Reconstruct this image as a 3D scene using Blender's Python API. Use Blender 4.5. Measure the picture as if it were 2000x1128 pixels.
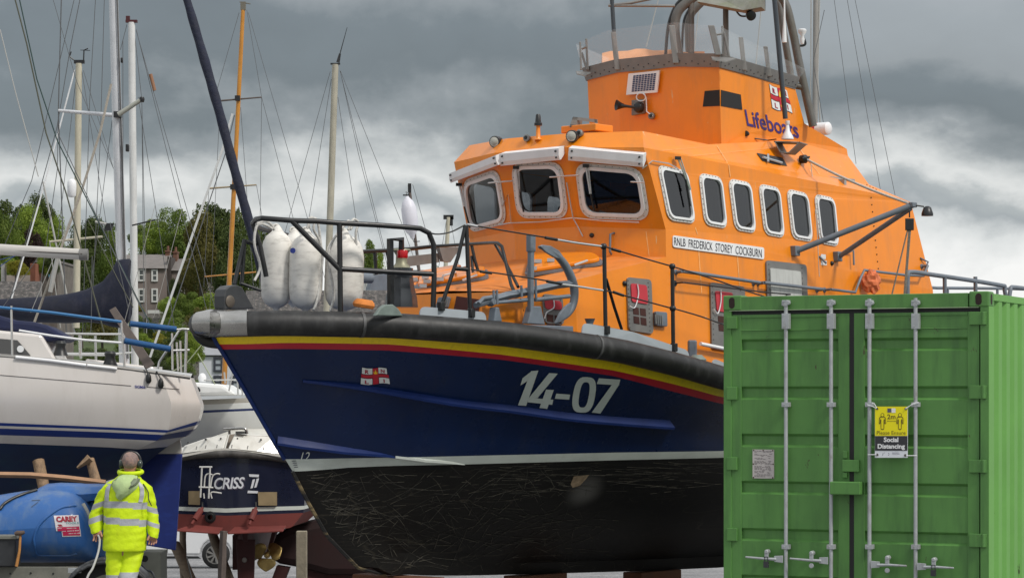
import bpy, bmesh, math, random
import numpy as np
from mathutils import Vector, Matrix
from mathutils.bvhtree import BVHTree
S = bpy.context.scene
for o in list(bpy.data.objects): bpy.data.objects.remove(o)
R = math.radians
# ------------------------------------------------------------------ camera
EYE = Vector((0, 0, 2.15)); FPX = 5000.0; HOR = 770.0
cd = bpy.data.cameras.new('camera'); cam = bpy.data.objects.new('camera', cd)
S.collection.objects.link(cam); S.camera = cam
cam.location = EYE; cam.rotation_euler = (R(90), 0, 0)
cd.lens = 90; cd.sensor_width = 36; cd.shift_y = (HOR - 564) / 2000.0
cd.clip_start = .5; cd.clip_end = 6000
# ------------------------------------------------------------------ world
SUN_EL, SUN_AZ = 48, 128          # azimuth clockwise from +Y (view direction)
wd = bpy.data.worlds.new('World'); S.world = wd; wd.use_nodes = True
nt = wd.node_tree; N = nt.nodes; Lk = nt.links; N.clear()
def wn(t, **k):
    n = N.new(t)
    for a, b in k.items(): setattr(n, a, b)
    return n
out = wn('ShaderNodeOutputWorld'); bg = wn('ShaderNodeBackground'); Lk.new(bg.outputs[0], out.inputs[0])
bg.inputs[1].default_value = .1
sky = wn('ShaderNodeTexSky', sky_type='NISHITA', sun_disc=False)
sky.sun_elevation = R(SUN_EL); sky.sun_rotation = R(SUN_AZ)
tc = wn('ShaderNodeTexCoord'); sep = wn('ShaderNodeSeparateXYZ'); Lk.new(tc.outputs['Generated'], sep.inputs[0])
def wmath(op, a, b, c=None):
    m = wn('ShaderNodeMath', operation=op)
    for i, x in enumerate((a, b, c)):
        if x is None: continue
        if isinstance(x, (int, float)): m.inputs[i].default_value = x
        else: Lk.new(x, m.inputs[i])
    return m.outputs[0]
mp = wn('ShaderNodeMapping'); mp.inputs['Scale'].default_value = (1, 1, 1.7); Lk.new(tc.outputs['Generated'], mp.inputs[0])
n1 = wn('ShaderNodeTexNoise'); n1.inputs['Scale'].default_value = 6.5; n1.inputs['Detail'].default_value = 8; n1.inputs['Roughness'].default_value = .52
n1.inputs['Distortion'].default_value = .15
Lk.new(mp.outputs[0], n1.inputs['Vector'])
n2 = wn('ShaderNodeTexNoise'); n2.inputs['Scale'].default_value = 17; n2.inputs['Detail'].default_value = 6; n2.inputs['Roughness'].default_value = .6
Lk.new(mp.outputs[0], n2.inputs['Vector'])
a1 = wmath('MULTIPLY_ADD', n1.outputs[0], .15, -.075)
a2 = wmath('MULTIPLY_ADD', n2.outputs[0], .026, -.013)
xs = wmath('MULTIPLY', wmath('MAXIMUM', sep.outputs[0], 0), .13)
s0 = wmath('ADD', wmath('ADD', sep.outputs[2], a1), wmath('ADD', a2, xs))
s1 = wmath('MULTIPLY', s0, 2.0)           # elevation .5 -> 1
cr = wn('ShaderNodeValToRGB'); Lk.new(s1, cr.inputs[0]); E = cr.color_ramp.elements
stops = [(0, (.78, .79, .78)), (.12, (.88, .88, .87)), (.145, (.66, .68, .68)), (.163, (.34, .37, .39)), (.176, (.40, .43, .44)), (.19, (.70, .71, .70)), (.207, (.52, .54, .54)),
         (.224, (.28, .305, .32)), (.248, (.165, .19, .205)), (.276, (.18, .208, .225)), (.30, (.29, .315, .33)), (.36, (.33, .36, .38)), (.6, (.62, .64, .66)), (1, (1, 1, 1))]
E[0].position = 0; E[0].color = (*stops[0][1], 1); E[1].position = 1; E[1].color = (.82, .84, .86, 1)
for p, c in stops[1:-1]:
    e = E.new(p); e.color = (*c, 1)
cm = wn('ShaderNodeVectorMath', operation='SCALE'); Lk.new(cr.outputs[0], cm.inputs[0]); cm.inputs[3].default_value = 10.0
mx = wn('ShaderNodeMix', data_type='RGBA'); mx.inputs[0].default_value = .93
Lk.new(sky.outputs[0], mx.inputs[6]); Lk.new(cm.outputs[0], mx.inputs[7]); Lk.new(mx.outputs[2], bg.inputs[0])
# ------------------------------------------------------------------ sun
sd = bpy.data.lights.new('sun', 'SUN'); so = bpy.data.objects.new('sun', sd); S.collection.objects.link(so)
sd.energy = 2.3; sd.angle = R(9); sd.color = (1, .95, .88)
az, el = R(SUN_AZ), R(SUN_EL)
sdir = Vector((math.sin(az) * math.cos(el), math.cos(az) * math.cos(el), math.sin(el)))
so.rotation_euler = sdir.to_track_quat('Z', 'Y').to_euler(); so.location = sdir * 50 + Vector((0, 30, 0))
S.view_settings.view_transform = 'Standard'; S.view_settings.look = 'None'
S.view_settings.exposure = .15; S.view_settings.gamma = 1
S.cycles.max_bounces = 8; S.cycles.transparent_max_bounces = 16

# ------------------------------------------------------------------ materials
MATS = {}
def mat(name, col, rough=.5, metal=0, var=.0, vs=3.0, stain=None, stain_amt=.0, ss=(1, 1, 1), coat=0, bump=0, bs=40, spec=.5, seed=0, emit=None, trans=0, alpha=1, thr=(.5, .7), chips=None):
    """principled paint: base colour broken up by noise; optional stain colour in noise patches stretched by ss"""
    if name in MATS: return MATS[name]
    m = bpy.data.materials.new(name); m.use_nodes = True; t = m.node_tree; P = t.nodes['Principled BSDF']
    P.inputs['Base Color'].default_value = (*col, 1); P.inputs['Roughness'].default_value = rough; P.inputs['Metallic'].default_value = metal
    P.inputs['Coat Weight'].default_value = coat; P.inputs['Coat Roughness'].default_value = .08
    P.inputs['Specular IOR Level'].default_value = spec
    if trans: P.inputs['Transmission Weight'].default_value = trans
    if alpha < 1: P.inputs['Alpha'].default_value = alpha
    g = t.nodes.new('ShaderNodeTexCoord'); mpn = t.nodes.new('ShaderNodeMapping'); t.links.new(g.outputs['Object'], mpn.inputs[0])
    mpn.inputs['Location'].default_value = (seed * 3.1, seed * 1.7, seed); 
    cur = None
    if var or stain:
        a = t.nodes.new('ShaderNodeTexNoise'); a.inputs['Scale'].default_value = vs; a.inputs['Detail'].default_value = 8; a.inputs['Roughness'].default_value = .62
        t.links.new(mpn.outputs[0], a.inputs[0])
        r = t.nodes.new('ShaderNodeMapRange'); r.inputs[1].default_value = .3; r.inputs[2].default_value = .7
        r.inputs[3].default_value = 1 - var; r.inputs[4].default_value = 1 + var; t.links.new(a.outputs[0], r.inputs[0])
        v = t.nodes.new('ShaderNodeVectorMath'); v.operation = 'SCALE'; v.inputs[0].default_value = col; t.links.new(r.outputs[0], v.inputs[3])
        cur = v.outputs[0]
        r2 = t.nodes.new('ShaderNodeMapRange'); r2.inputs[1].default_value = .3; r2.inputs[2].default_value = .7
        r2.inputs[3].default_value = max(0.02, rough - .08); r2.inputs[4].default_value = min(1, rough + .1); t.links.new(a.outputs[0], r2.inputs[0]); t.links.new(r2.outputs[0], P.inputs['Roughness'])
    if stain:
        m2 = t.nodes.new('ShaderNodeMapping'); t.links.new(g.outputs['Object'], m2.inputs[0]); m2.inputs['Scale'].default_value = ss; m2.inputs['Location'].default_value = (seed, seed * 2, 5)
        b = t.nodes.new('ShaderNodeTexNoise'); b.inputs['Scale'].default_value = 2.2; b.inputs['Detail'].default_value = 9; b.inputs['Roughness'].default_value = .66
        t.links.new(m2.outputs[0], b.inputs[0])
        r = t.nodes.new('ShaderNodeMapRange'); r.inputs[1].default_value = thr[0]; r.inputs[2].default_value = thr[1]; r.inputs[3].default_value = 0; r.inputs[4].default_value = stain_amt
        t.links.new(b.outputs[0], r.inputs[0])
        x = t.nodes.new('ShaderNodeMix'); x.data_type = 'RGBA'; t.links.new(r.outputs[0], x.inputs[0]); t.links.new(cur, x.inputs[6]); x.inputs[7].default_value = (*stain, 1)
        cur = x.outputs[2]
    if chips:
        cc, csc, cth, cst = chips; m3 = t.nodes.new('ShaderNodeMapping'); t.links.new(g.outputs['Object'], m3.inputs[0]); m3.inputs['Scale'].default_value = cst; m3.inputs['Location'].default_value = (3, 8, seed)
        b = t.nodes.new('ShaderNodeTexNoise'); b.inputs['Scale'].default_value = csc; b.inputs['Detail'].default_value = 5; b.inputs['Roughness'].default_value = .7; t.links.new(m3.outputs[0], b.inputs[0])
        r = t.nodes.new('ShaderNodeMapRange'); r.inputs[1].default_value = cth; r.inputs[2].default_value = cth + .03; r.inputs[3].default_value = 0; r.inputs[4].default_value = .85; t.links.new(b.outputs[0], r.inputs[0])
        x = t.nodes.new('ShaderNodeMix'); x.data_type = 'RGBA'; t.links.new(r.outputs[0], x.inputs[0]); t.links.new(cur, x.inputs[6]); x.inputs[7].default_value = (*cc, 1); cur = x.outputs[2]
    if cur is not None: t.links.new(cur, P.inputs['Base Color'])
    if bump:
        b = t.nodes.new('ShaderNodeTexNoise'); b.inputs['Scale'].default_value = bs; b.inputs['Detail'].default_value = 6
        t.links.new(mpn.outputs[0], b.inputs[0]); bb = t.nodes.new('ShaderNodeBump'); bb.inputs['Strength'].default_value = bump; bb.inputs['Distance'].default_value = .02
        t.links.new(b.outputs[0], bb.inputs['Height']); t.links.new(bb.outputs[0], P.inputs['Normal'])
    if emit: P.inputs['Emission Color'].default_value = (*emit, 1); P.inputs['Emission Strength'].default_value = 1
    MATS[name] = m; return m
def srgb(r, g, b):
    f = lambda c: ((c / 255 + .055) / 1.055) ** 2.4 if c > 10 else c / 255 / 12.92
    return (f(r), f(g), f(b))

# ------------------------------------------------------------------ mesh building
class MB:
    def __init__(s, T=None): s.v = []; s.f = []; s.m = []; s.T = T or (lambda p: Vector(p))
    def add(s, vs, fs, mi=0):
        n = len(s.v); s.v += [Vector(s.T(p)) for p in vs]; s.f += [tuple(i + n for i in f) for f in fs]; s.m += [mi] * len(fs); return s
    def poly(s, pts, mi=0): return s.add(pts, [tuple(range(len(pts)))], mi)
    def box(s, a, b, mi=0):
        x0, y0, z0 = a; x1, y1, z1 = b
        return s.add([(x0, y0, z0), (x1, y0, z0), (x1, y1, z0), (x0, y1, z0), (x0, y0, z1), (x1, y0, z1), (x1, y1, z1), (x0, y1, z1)],
                     [(0, 3, 2, 1), (4, 5, 6, 7), (0, 1, 5, 4), (1, 2, 6, 5), (2, 3, 7, 6), (3, 0, 4, 7)], mi)
    def hexa(s, p, mi=0):
        return s.add(p, [(0, 3, 2, 1), (4, 5, 6, 7), (0, 1, 5, 4), (1, 2, 6, 5), (2, 3, 7, 6), (3, 0, 4, 7)], mi)
    def obox(s, c, ex, ey, ez, mi=0):
        c, ex, ey, ez = map(Vector, (c, ex, ey, ez))
        return s.hexa([c - ex - ey - ez, c + ex - ey - ez, c + ex + ey - ez, c - ex + ey - ez, c - ex - ey + ez, c + ex - ey + ez, c + ex + ey + ez, c - ex + ey + ez], mi)
    def slab(s, pts, off, mi=0):
        """polygon extruded by vector off"""
        off = Vector(off); n = len(pts); P = [Vector(p) for p in pts]
        return s.add(P + [p + off for p in P], [tuple(range(n))[::-1], tuple(range(n, 2 * n))] + [(i, (i + 1) % n, n + (i + 1) % n, n + i) for i in range(n)], mi)
    def tube(s, path, r, n=8, mi=0, cap=True, flat=1.0, close=False):
        P = [Vector(s.T(p)) for p in path]; K = len(P)
        rs = r if isinstance(r, (list, tuple)) else [r] * K
        rings = []; up = None
        for i in range(K):
            if close: d = P[(i + 1) % K] - P[i - 1]
            else: d = P[min(i + 1, K - 1)] - P[max(i - 1, 0)]
            if d.length < 1e-9: d = Vector((0, 0, 1))
            d.normalize()
            if up is None:
                up = Vector((0, 0, 1)) if abs(d.z) < .9 else Vector((0, 1, 0))
            x = d.cross(up)
            if x.length < 1e-5: x = d.cross(Vector((1, 0, 0)))
            x.normalize(); up = x.cross(d).normalized()
            rings.append([P[i] + (x * math.cos(2 * math.pi * k / n) * flat + up * math.sin(2 * math.pi * k / n)) * rs[i] for k in range(n)])
        b = len(s.v); s.v += [p for q in rings for p in q]
        for i in range(K if close else K - 1):
            j = (i + 1) % K
            for k in range(n):
                s.f.append((b + i * n + k, b + i * n + (k + 1) % n, b + j * n + (k + 1) % n, b + j * n + k)); s.m.append(mi)
        if cap and not close:
            s.f.append(tuple(b + k for k in range(n))[::-1]); s.m.append(mi)
            s.f.append(tuple(b + (K - 1) * n + k for k in range(n))); s.m.append(mi)
        return s
    def lathe(s, base, axis, prof, n=16, mi=0):
        """prof: (radius, distance along axis)"""
        B = Vector(s.T(base)); A = Vector(axis).normalized()
        x = A.cross(Vector((0, 0, 1)) if abs(A.z) < .9 else Vector((0, 1, 0))).normalized(); y = A.cross(x)
        b = len(s.v); K = len(prof)
        for r, h in prof:
            for k in range(n):
                t = 2 * math.pi * k / n; s.v.append(B + A * h + (x * math.cos(t) + y * math.sin(t)) * max(r, 1e-4))
        for i in range(K - 1):
            for k in range(n): s.f.append((b + i * n + k, b + i * n + (k + 1) % n, b + (i + 1) * n + (k + 1) % n, b + (i + 1) * n + k)); s.m.append(mi)
        s.f.append(tuple(b + k for k in range(n))[::-1]); s.m.append(mi); s.f.append(tuple(b + (K - 1) * n + k for k in range(n))); s.m.append(mi)
        return s
    def grid(s, rows, mi=0, fmi=None, flip=False):
        h, w = len(rows), len(rows[0]); b = len(s.v)
        s.v += [Vector(s.T(p)) for r in rows for p in r]
        for i in range(h - 1):
            for j in range(w - 1):
                q = (b + i * w + j, b + i * w + j + 1, b + (i + 1) * w + j + 1, b + (i + 1) * w + j)
                s.f.append(q[::-1] if flip else q); s.m.append(fmi(i, j) if fmi else mi)
        return s
    def bvh(s): return BVHTree.FromPolygons([tuple(v) for v in s.v], s.f)
    def build(s, name, mats, parent=None, origin=None, smooth=None, bevel=0, recalc=True):
        O = Vector(origin) if origin is not None else (world_of(parent) if parent else Vector((0, 0, 0)))
        me = bpy.data.meshes.new(name); me.from_pydata([tuple(v - O) for v in s.v], [], s.f); me.validate(); 
        if len(me.polygons) == len(s.m): me.polygons.foreach_set('material_index', s.m)
        if recalc:
            bm = bmesh.new(); bm.from_mesh(me); bmesh.ops.recalc_face_normals(bm, faces=bm.faces); bm.to_mesh(me); bm.free()
        for m in (mats if isinstance(mats, (list, tuple)) else [mats]): me.materials.append(m)
        if smooth is not None:
            me.polygons.foreach_set('use_smooth', [True] * len(me.polygons)); me.set_sharp_from_angle(angle=R(smooth))
        o = bpy.data.objects.new(name, me); S.collection.objects.link(o)
        if parent: o.parent = parent
        else: o.location = O
        if bevel:
            bv = o.modifiers.new('bevel', 'BEVEL'); bv.width = bevel; bv.segments = 2; bv.limit_method = 'ANGLE'; bv.angle_limit = R(40)
        return o
def world_of(o):
    while o.parent: o = o.parent
    return Vector(o.location)
def tag(o, label=None, cat=None, group=None, kind=None):
    if label: o['label'] = label
    if cat: o['category'] = cat
    if group: o['group'] = group
    if kind: o['kind'] = kind
    return o
def empty(name, loc, label, cat, group=None):
    o = bpy.data.objects.new(name, None); S.collection.objects.link(o); o.location = loc; o.empty_display_size = .2
    return tag(o, label, cat, group)
def copy_tree(o, parent=None):
    c = o.copy(); S.collection.objects.link(c)
    if parent is not None: c.parent = parent
    for ch in o.children: copy_tree(ch, c)
    return c

# ------------------------------------------------------------------ sight lines
def at(px, py, Y): return Vector(((px - 1000) / FPX * Y, Y, EYE.z + (HOR - py) / FPX * Y))
def ray(px, py): return Vector(((px - 1000) / FPX, 1.0, (HOR - py) / FPX))
def hit(bv, px, py, off=0.0):
    d = ray(px, py).normalized(); r = bv.ray_cast(EYE, d)
    if r[0] is None:
        r = bv.find_nearest(EYE + ray(px, py) * 28)
    n = r[1] if r[1].dot(d) < 0 else -r[1]
    return r[0] + n * off, n
def onplane(px, py, p, n):
    d = ray(px, py); t = (Vector(p) - EYE).dot(n) / d.dot(n); return EYE + d * t
class Frame:
    """x' = aft, v = port (towards the viewer), w = up"""
    def __init__(s, o, ang):
        s.o = Vector(o); c, n = math.cos(ang), math.sin(ang)
        s.A = Vector((c, n, 0)); s.P = Vector((n, -c, 0)); s.W = Vector((0, 0, 1))
    def __call__(s, p): return s.o + s.A * p[0] + s.P * p[1] + s.W * p[2]
    def loc(s, X):
        d = Vector(X) - s.o; return (d.dot(s.A), d.dot(s.P), d.z)
    def pv(s, px, py, v):
        return s.loc(onplane(px, py, s.o + s.P * v, s.P))
    def pu(s, px, py, u): return s.loc(onplane(px, py, s.o + s.A * u, s.A))
    def pw(s, px, py, w): return s.loc(onplane(px, py, s.o + s.W * w, s.W))
    def pc(s, px, py, V):
        """curve with half breadth V(u): find u on the sight line's column"""
        lo, hi = -.5, 16.
        k = (px - 1000) / FPX
        f = lambda u: (s.o.x + s.A.x * u + s.P.x * V(u)) - k * (s.o.y + s.A.y * u + s.P.y * V(u))
        for _ in range(60):
            mid = (lo + hi) / 2
            if f(mid) > 0: hi = mid
            else: lo = mid
        q = s((lo, V(lo), 0)); return (lo, V(lo), EYE.z + (HOR - py) / FPX * q.y)
    def pair(s, a, b):
        """symmetric pair seen at pixels a (starboard) and b (port) -> u, v, w"""
        x = np.array([5., 1., 4.])
        def pr(u, v, w):
            q = s((u, v, w)); return [1000 + FPX * q.x / q.y, HOR - FPX * (q.z - EYE.z) / q.y]
        def r(x): return np.array(pr(x[0], -x[1], x[2]) + pr(x[0], x[1], x[2])) - np.array([*a, *b])
        for _ in range(30):
            r0 = r(x); J = np.array([(r(x + 1e-4 * np.eye(3)[i]) - r0) / 1e-4 for i in range(3)]).T
            x = x - np.linalg.lstsq(J, r0, rcond=None)[0]
        return tuple(float(t) for t in x)
def interp(pts):
    xs = [p[0] for p in pts]; ys = [p[1] for p in pts]
    return lambda x: float(np.interp(x, xs, ys))
def spline(pts, n=6):
    P = [Vector(p) for p in pts]; out = []
    for i in range(len(P) - 1):
        a, b, c, d = P[max(i - 1, 0)], P[i], P[i + 1], P[min(i + 2, len(P) - 1)]
        for k in range(n):
            t = k / n; out.append(.5 * ((2 * b) + (c - a) * t + (2 * a - 5 * b + 4 * c - d) * t * t + (3 * b - a - 3 * c + d) * t ** 3))
    return out + [P[-1]]
def quadmap(c, s, t):
    """bilinear in pixel space; c = TL TR BR BL, s across, t down"""
    a = [c[0][i] * (1 - s) + c[1][i] * s for i in (0, 1)]; b = [c[3][i] * (1 - s) + c[2][i] * s for i in (0, 1)]
    return a[0] * (1 - t) + b[0] * t, a[1] * (1 - t) + b[1] * t
def text2d(txt, bold=0.0, shear=0, space=1, extrude=0):
    cu = bpy.data.curves.new('t', 'FONT'); cu.body = txt; cu.size = 1; cu.offset = bold; cu.shear = shear; cu.space_character = space; cu.resolution_u = 3
    o = bpy.data.objects.new('t', cu); S.collection.objects.link(o)
    dg = bpy.context.evaluated_depsgraph_get(); me = bpy.data.meshes.new_from_object(o.evaluated_get(dg))
    v = [(p.co.x, p.co.y) for p in me.vertices]; f = [tuple(p.vertices) for p in me.polygons]
    bpy.data.objects.remove(o); bpy.data.curves.remove(cu); bpy.data.meshes.remove(me)
    x0 = min(p[0] for p in v); x1 = max(p[0] for p in v); y0 = min(p[1] for p in v); y1 = max(p[1] for p in v)
    return [((x - x0) / (x1 - x0), (y1 - y) / max(y1 - y0, 1e-6)) for x, y in v], f
def lettering(mb, txt, quad, surf, bold=0.0, shear=0, mi=0, space=1):
    v, f = text2d(txt, bold, shear, space)
    mb.T = lambda p: Vector(p)
    mb.add([surf(*quadmap(quad, s, t)) for s, t in v], f, mi); return mb
def decal(mb, shape, quad, surf, mi=0):
    """shape: polygon in 0..1 across/down"""
    mb.poly([surf(*quadmap(quad, s, t)) for s, t in shape], mi); return mb
def rect(x0, y0, x1, y1, n=1):
    if n == 1: return [(x0, y0), (x1, y0), (x1, y1), (x0, y1)]
    return [(x0 + (x1 - x0) * i / n, y0) for i in range(n + 1)] + [(x0 + (x1 - x0) * i / n, y1) for i in range(n, -1, -1)]
def ellipse(cx, cy, rx, ry, n=14): return [(cx + rx * math.cos(2 * math.pi * k / n), cy + ry * math.sin(2 * math.pi * k / n)) for k in range(n)]
def stroke(pts, w):
    """thin polygon along a 2d polyline"""
    L = []; Rr = []
    for i, p in enumerate(pts):
        a = pts[max(i - 1, 0)]; b = pts[min(i + 1, len(pts) - 1)]; dx, dy = b[0] - a[0], b[1] - a[1]; l = math.hypot(dx, dy) or 1
        nx, ny = -dy / l * w, dx / l * w; L.append((p[0] + nx, p[1] + ny)); Rr.append((p[0] - nx, p[1] - ny))
    return L + Rr[::-1]
def rounded(corners, r, n=5):
    """corners: coplanar 3d points -> polygon with rounded corners"""
    C = [Vector(c) for c in corners]; out = []
    K = len(C)
    for i in range(K):
        a, b, c = C[i - 1], C[i], C[(i + 1) % K]; rr = min(r, (a - b).length * .48, (c - b).length * .48)
        p = b + (a - b).normalized() * rr; q = b + (c - b).normalized() * rr
        for k in range(n + 1):
            t = k / n; s = .5
            out.append((1 - t) ** 2 * p + 2 * t * (1 - t) * (b * .88 + (p + q) * .06) + t * t * q)
    return out
def inset(C, d):
    """move each edge of a coplanar polygon inwards by d"""
    C = [Vector(c) for c in C]; n = (C[1] - C[0]).cross(C[2] - C[1]).normalized(); K = len(C); out = []
    for i in range(K):
        a, b, c = C[i - 1], C[i], C[(i + 1) % K]; e1 = (b - a).normalized(); e2 = (c - b).normalized()
        n1 = n.cross(e1); n2 = n.cross(e2); k = n1 + n2; out.append(b + k * (d / max(.2, 1 + n1.dot(n2))))
    return out
def ringmesh(mb, outer, inner, off, mi=0):
    n = len(outer); off = Vector(off)
    mb.add(list(outer) + list(inner) + [p + off for p in outer] + [p + off for p in inner],
           [(i, (i + 1) % n, n + (i + 1) % n, n + i) for i in range(n)] + [(2 * n + i, 2 * n + (i + 1) % n, 3 * n + (i + 1) % n, 3 * n + i) for i in range(n)] +
           [(i, (i + 1) % n, 2 * n + (i + 1) % n, 2 * n + i) for i in range(n)] + [(n + i, n + (i + 1) % n, 3 * n + (i + 1) % n, 3 * n + i) for i in range(n)], mi)
    return mb
# ------------------------------------------------------------------ materials for the lifeboat
OR = srgb(236, 122, 16)
M_orange = mat('orange_paint', (.80, .232, .004), .38, var=.06, vs=2.5, stain=(.60, .20, .03), stain_amt=.6, ss=(2.2, 2.2, .5), coat=.2, chips=((.66, .42, .2), 9, .675, (1.6, 1.6, .35)), bump=.03, bs=9)
M_odeck = mat('orange_deck_paint', (.66, .20, .03), .7, var=.12, vs=6, stain=(.42, .25, .15), stain_amt=.4, ss=(1.5, 1.5, 1), bump=.15, bs=120)
M_navy = mat('navy_paint', (.003, .015, .066), .26, var=.15, vs=1.4, stain=(.012, .022, .06), stain_amt=.6, ss=(2.5, 2.5, .5), coat=.12, spec=.3, bump=.02, bs=5)
M_navyrail = mat('skylit_rail_blue', (.008, .024, .12), .5, var=.15, vs=3, spec=.3)  # sky reflection on the rails held in the base colour; plain blue elsewhere
M_red = mat('red_stripe', (.45, .005, .022), .4, var=.12, vs=6, coat=.2)
M_yel = mat('yellow_stripe', (.88, .62, .004), .4, var=.05, vs=5, stain=(.45, .32, .03), stain_amt=.35, ss=(14, 14, .6), coat=.2)
M_boot = mat('off_white_boot_top', (.56, .60, .56), .5, var=.08, vs=3, stain=(.3, .31, .27), stain_amt=.3)
M_black = mat('black_rubber', (.010, .010, .010), .5, var=.25, vs=5, stain=(.05, .05, .05), stain_amt=.7, ss=(3, 3, 1), bump=.08, bs=14)
M_blk = mat('black_coated_steel', (.012, .013, .014), .38, var=.1, vs=10)
M_steel = mat('worn_stainless', (.44, .43, .41), .24, metal=1, var=.15, vs=3, stain=(.25, .24, .21), stain_amt=.5, ss=(1, 1, 4))
M_alu = mat('weathered_aluminium', (.23, .225, .215), .5, metal=.55, var=.12, vs=6, stain=(.2, .18, .15), stain_amt=.5)
M_gal = mat('grey_fitting_paint', (.14, .165, .195), .5, var=.14, vs=9, stain=(.1, .1, .1), stain_amt=.35)
M_lgrey = mat('pale_grey_plate_paint', (.36, .40, .43), .45, var=.06, vs=4)
M_white = mat('white_paint', (.74, .75, .76), .4, var=.04, vs=3, stain=(.45, .43, .4), stain_amt=.3, ss=(1, 1, .4))
M_frame = mat('white_window_ring', (.62, .61, .58), .45, var=.1, vs=20)
M_glass = mat('dark_tinted_glass', (.012, .014, .017), .04, spec=.6, var=.2, vs=1.5)
M_clear = None
def glass_clear():
    m = bpy.data.materials.new('scuffed_clear_acrylic'); m.use_nodes = True; P = m.node_tree.nodes['Principled BSDF']
    P.inputs['Base Color'].default_value = (.8, .84, .86, 1); P.inputs['Roughness'].default_value = .12; P.inputs['Alpha'].default_value = .075; return m
M_clear = glass_clear()
# bottom paint: black antifouling with pale tangled scratches
def scratch_mat():
    m = bpy.data.materials.new('scratched_black_antifouling'); m.use_nodes = True; t = m.node_tree; P = t.nodes['Principled BSDF']
    P.inputs['Roughness'].default_value = .55
    g = t.nodes.new('ShaderNodeTexCoord'); cur = None
    base = t.nodes.new('ShaderNodeTexNoise'); base.inputs['Scale'].default_value = 1.3; base.inputs['Detail'].default_value = 6; t.links.new(g.outputs['Object'], base.inputs[0])
    col = t.nodes.new('ShaderNodeMix'); col.data_type = 'RGBA'; t.links.new(base.outputs[0], col.inputs[0]); col.inputs[6].default_value = (.004, .004, .004, 1); col.inputs[7].default_value = (.012, .011, .010, 1); P.inputs['Specular IOR Level'].default_value = .25
    cur = col.outputs[2]
    for i, (rx, rz, sc, dist, wd, amt) in enumerate([(0, .12, .8, .9, .010, .50), (.5, .9, 1.1, .7, .007, .45), (0, -.5, 1.0, 1.2, .008, .45), (0, 0.02, 1.7, .5, .010, .4), (.9, 2.2, 1.5, .3, .006, .35), (-.8, 1.2, 2.4, .6, .009, .3)]):
        mp_ = t.nodes.new('ShaderNodeMapping'); mp_.inputs['Rotation'].default_value = (rx, rz * 1.0, .7); mp_.inputs['Scale'].default_value = (sc * .28, sc * .28, sc * 2.1); mp_.inputs['Location'].default_value = (i * 3.3, i, i * 7)
        t.links.new(g.outputs['Object'], mp_.inputs[0])
        n = t.nodes.new('ShaderNodeTexNoise'); n.inputs['Scale'].default_value = 2.1; n.inputs['Detail'].default_value = .8; n.inputs['Distortion'].default_value = dist * .22; t.links.new(mp_.outputs[0], n.inputs[0])
        fr = t.nodes.new('ShaderNodeMath'); fr.operation = 'PINGPONG'; fr.inputs[1].default_value = .085; t.links.new(n.outputs[0], fr.inputs[0])
        r = t.nodes.new('ShaderNodeMapRange'); r.inputs[1].default_value = 0; r.inputs[2].default_value = wd * .42; r.inputs[3].default_value = 1; r.inputs[4].default_value = 0; t.links.new(fr.outputs[0], r.inputs[0])
        k = t.nodes.new('ShaderNodeTexNoise'); k.inputs['Scale'].default_value = 2.6; k.inputs['Detail'].default_value = 8; k.inputs['Roughness'].default_value = .75; t.links.new(mp_.outputs[0], k.inputs[0])
        r2 = t.nodes.new('ShaderNodeMapRange'); r2.inputs[1].default_value = .46; r2.inputs[2].default_value = .64; r2.inputs[3].default_value = 0; r2.inputs[4].default_value = amt * .22; t.links.new(k.outputs[0], r2.inputs[0])
        mu = t.nodes.new('ShaderNodeMath'); mu.operation = 'MULTIPLY'; t.links.new(r.outputs[0], mu.inputs[0]); t.links.new(r2.outputs[0], mu.inputs[1])
        x = t.nodes.new('ShaderNodeMix'); x.data_type = 'RGBA'; t.links.new(mu.outputs[0], x.inputs[0]); t.links.new(cur, x.inputs[6]); x.inputs[7].default_value = (.40, .35, .25, 1); cur = x.outputs[2]
    # soft round grey patch, fading outwards into the black
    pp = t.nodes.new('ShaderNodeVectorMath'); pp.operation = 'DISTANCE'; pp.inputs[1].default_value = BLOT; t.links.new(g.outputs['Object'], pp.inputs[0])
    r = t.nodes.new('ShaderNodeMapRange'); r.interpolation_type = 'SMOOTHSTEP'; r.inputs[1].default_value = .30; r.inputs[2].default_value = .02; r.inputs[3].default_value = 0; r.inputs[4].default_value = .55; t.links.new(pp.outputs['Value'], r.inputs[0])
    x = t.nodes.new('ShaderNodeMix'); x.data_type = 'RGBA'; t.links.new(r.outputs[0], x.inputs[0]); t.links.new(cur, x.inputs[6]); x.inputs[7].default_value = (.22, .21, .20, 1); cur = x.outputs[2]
    t.links.new(cur, P.inputs['Base Color']); return m
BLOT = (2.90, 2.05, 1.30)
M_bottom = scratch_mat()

# ------------------------------------------------------------------ LIFEBOAT
LA = R(50); Y0 = 25.0
LB = Frame(((385 - 1000) / FPX * Y0, Y0, 0), LA)
boat = empty('lifeboat', LB((0, 0, 0)), 'large orange and navy blue lifeboat 14-07 hauled out behind the green container', 'lifeboat')
def ground_z(X, Y):
    s = min(max((X + 3) / 4.0, 0), 1); s = s * s * (3 - 2 * s)
    z = .14 - .3 * (1 - s) - .045 * (min(max(Y, 22), 62) - 22)
    return z
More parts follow.
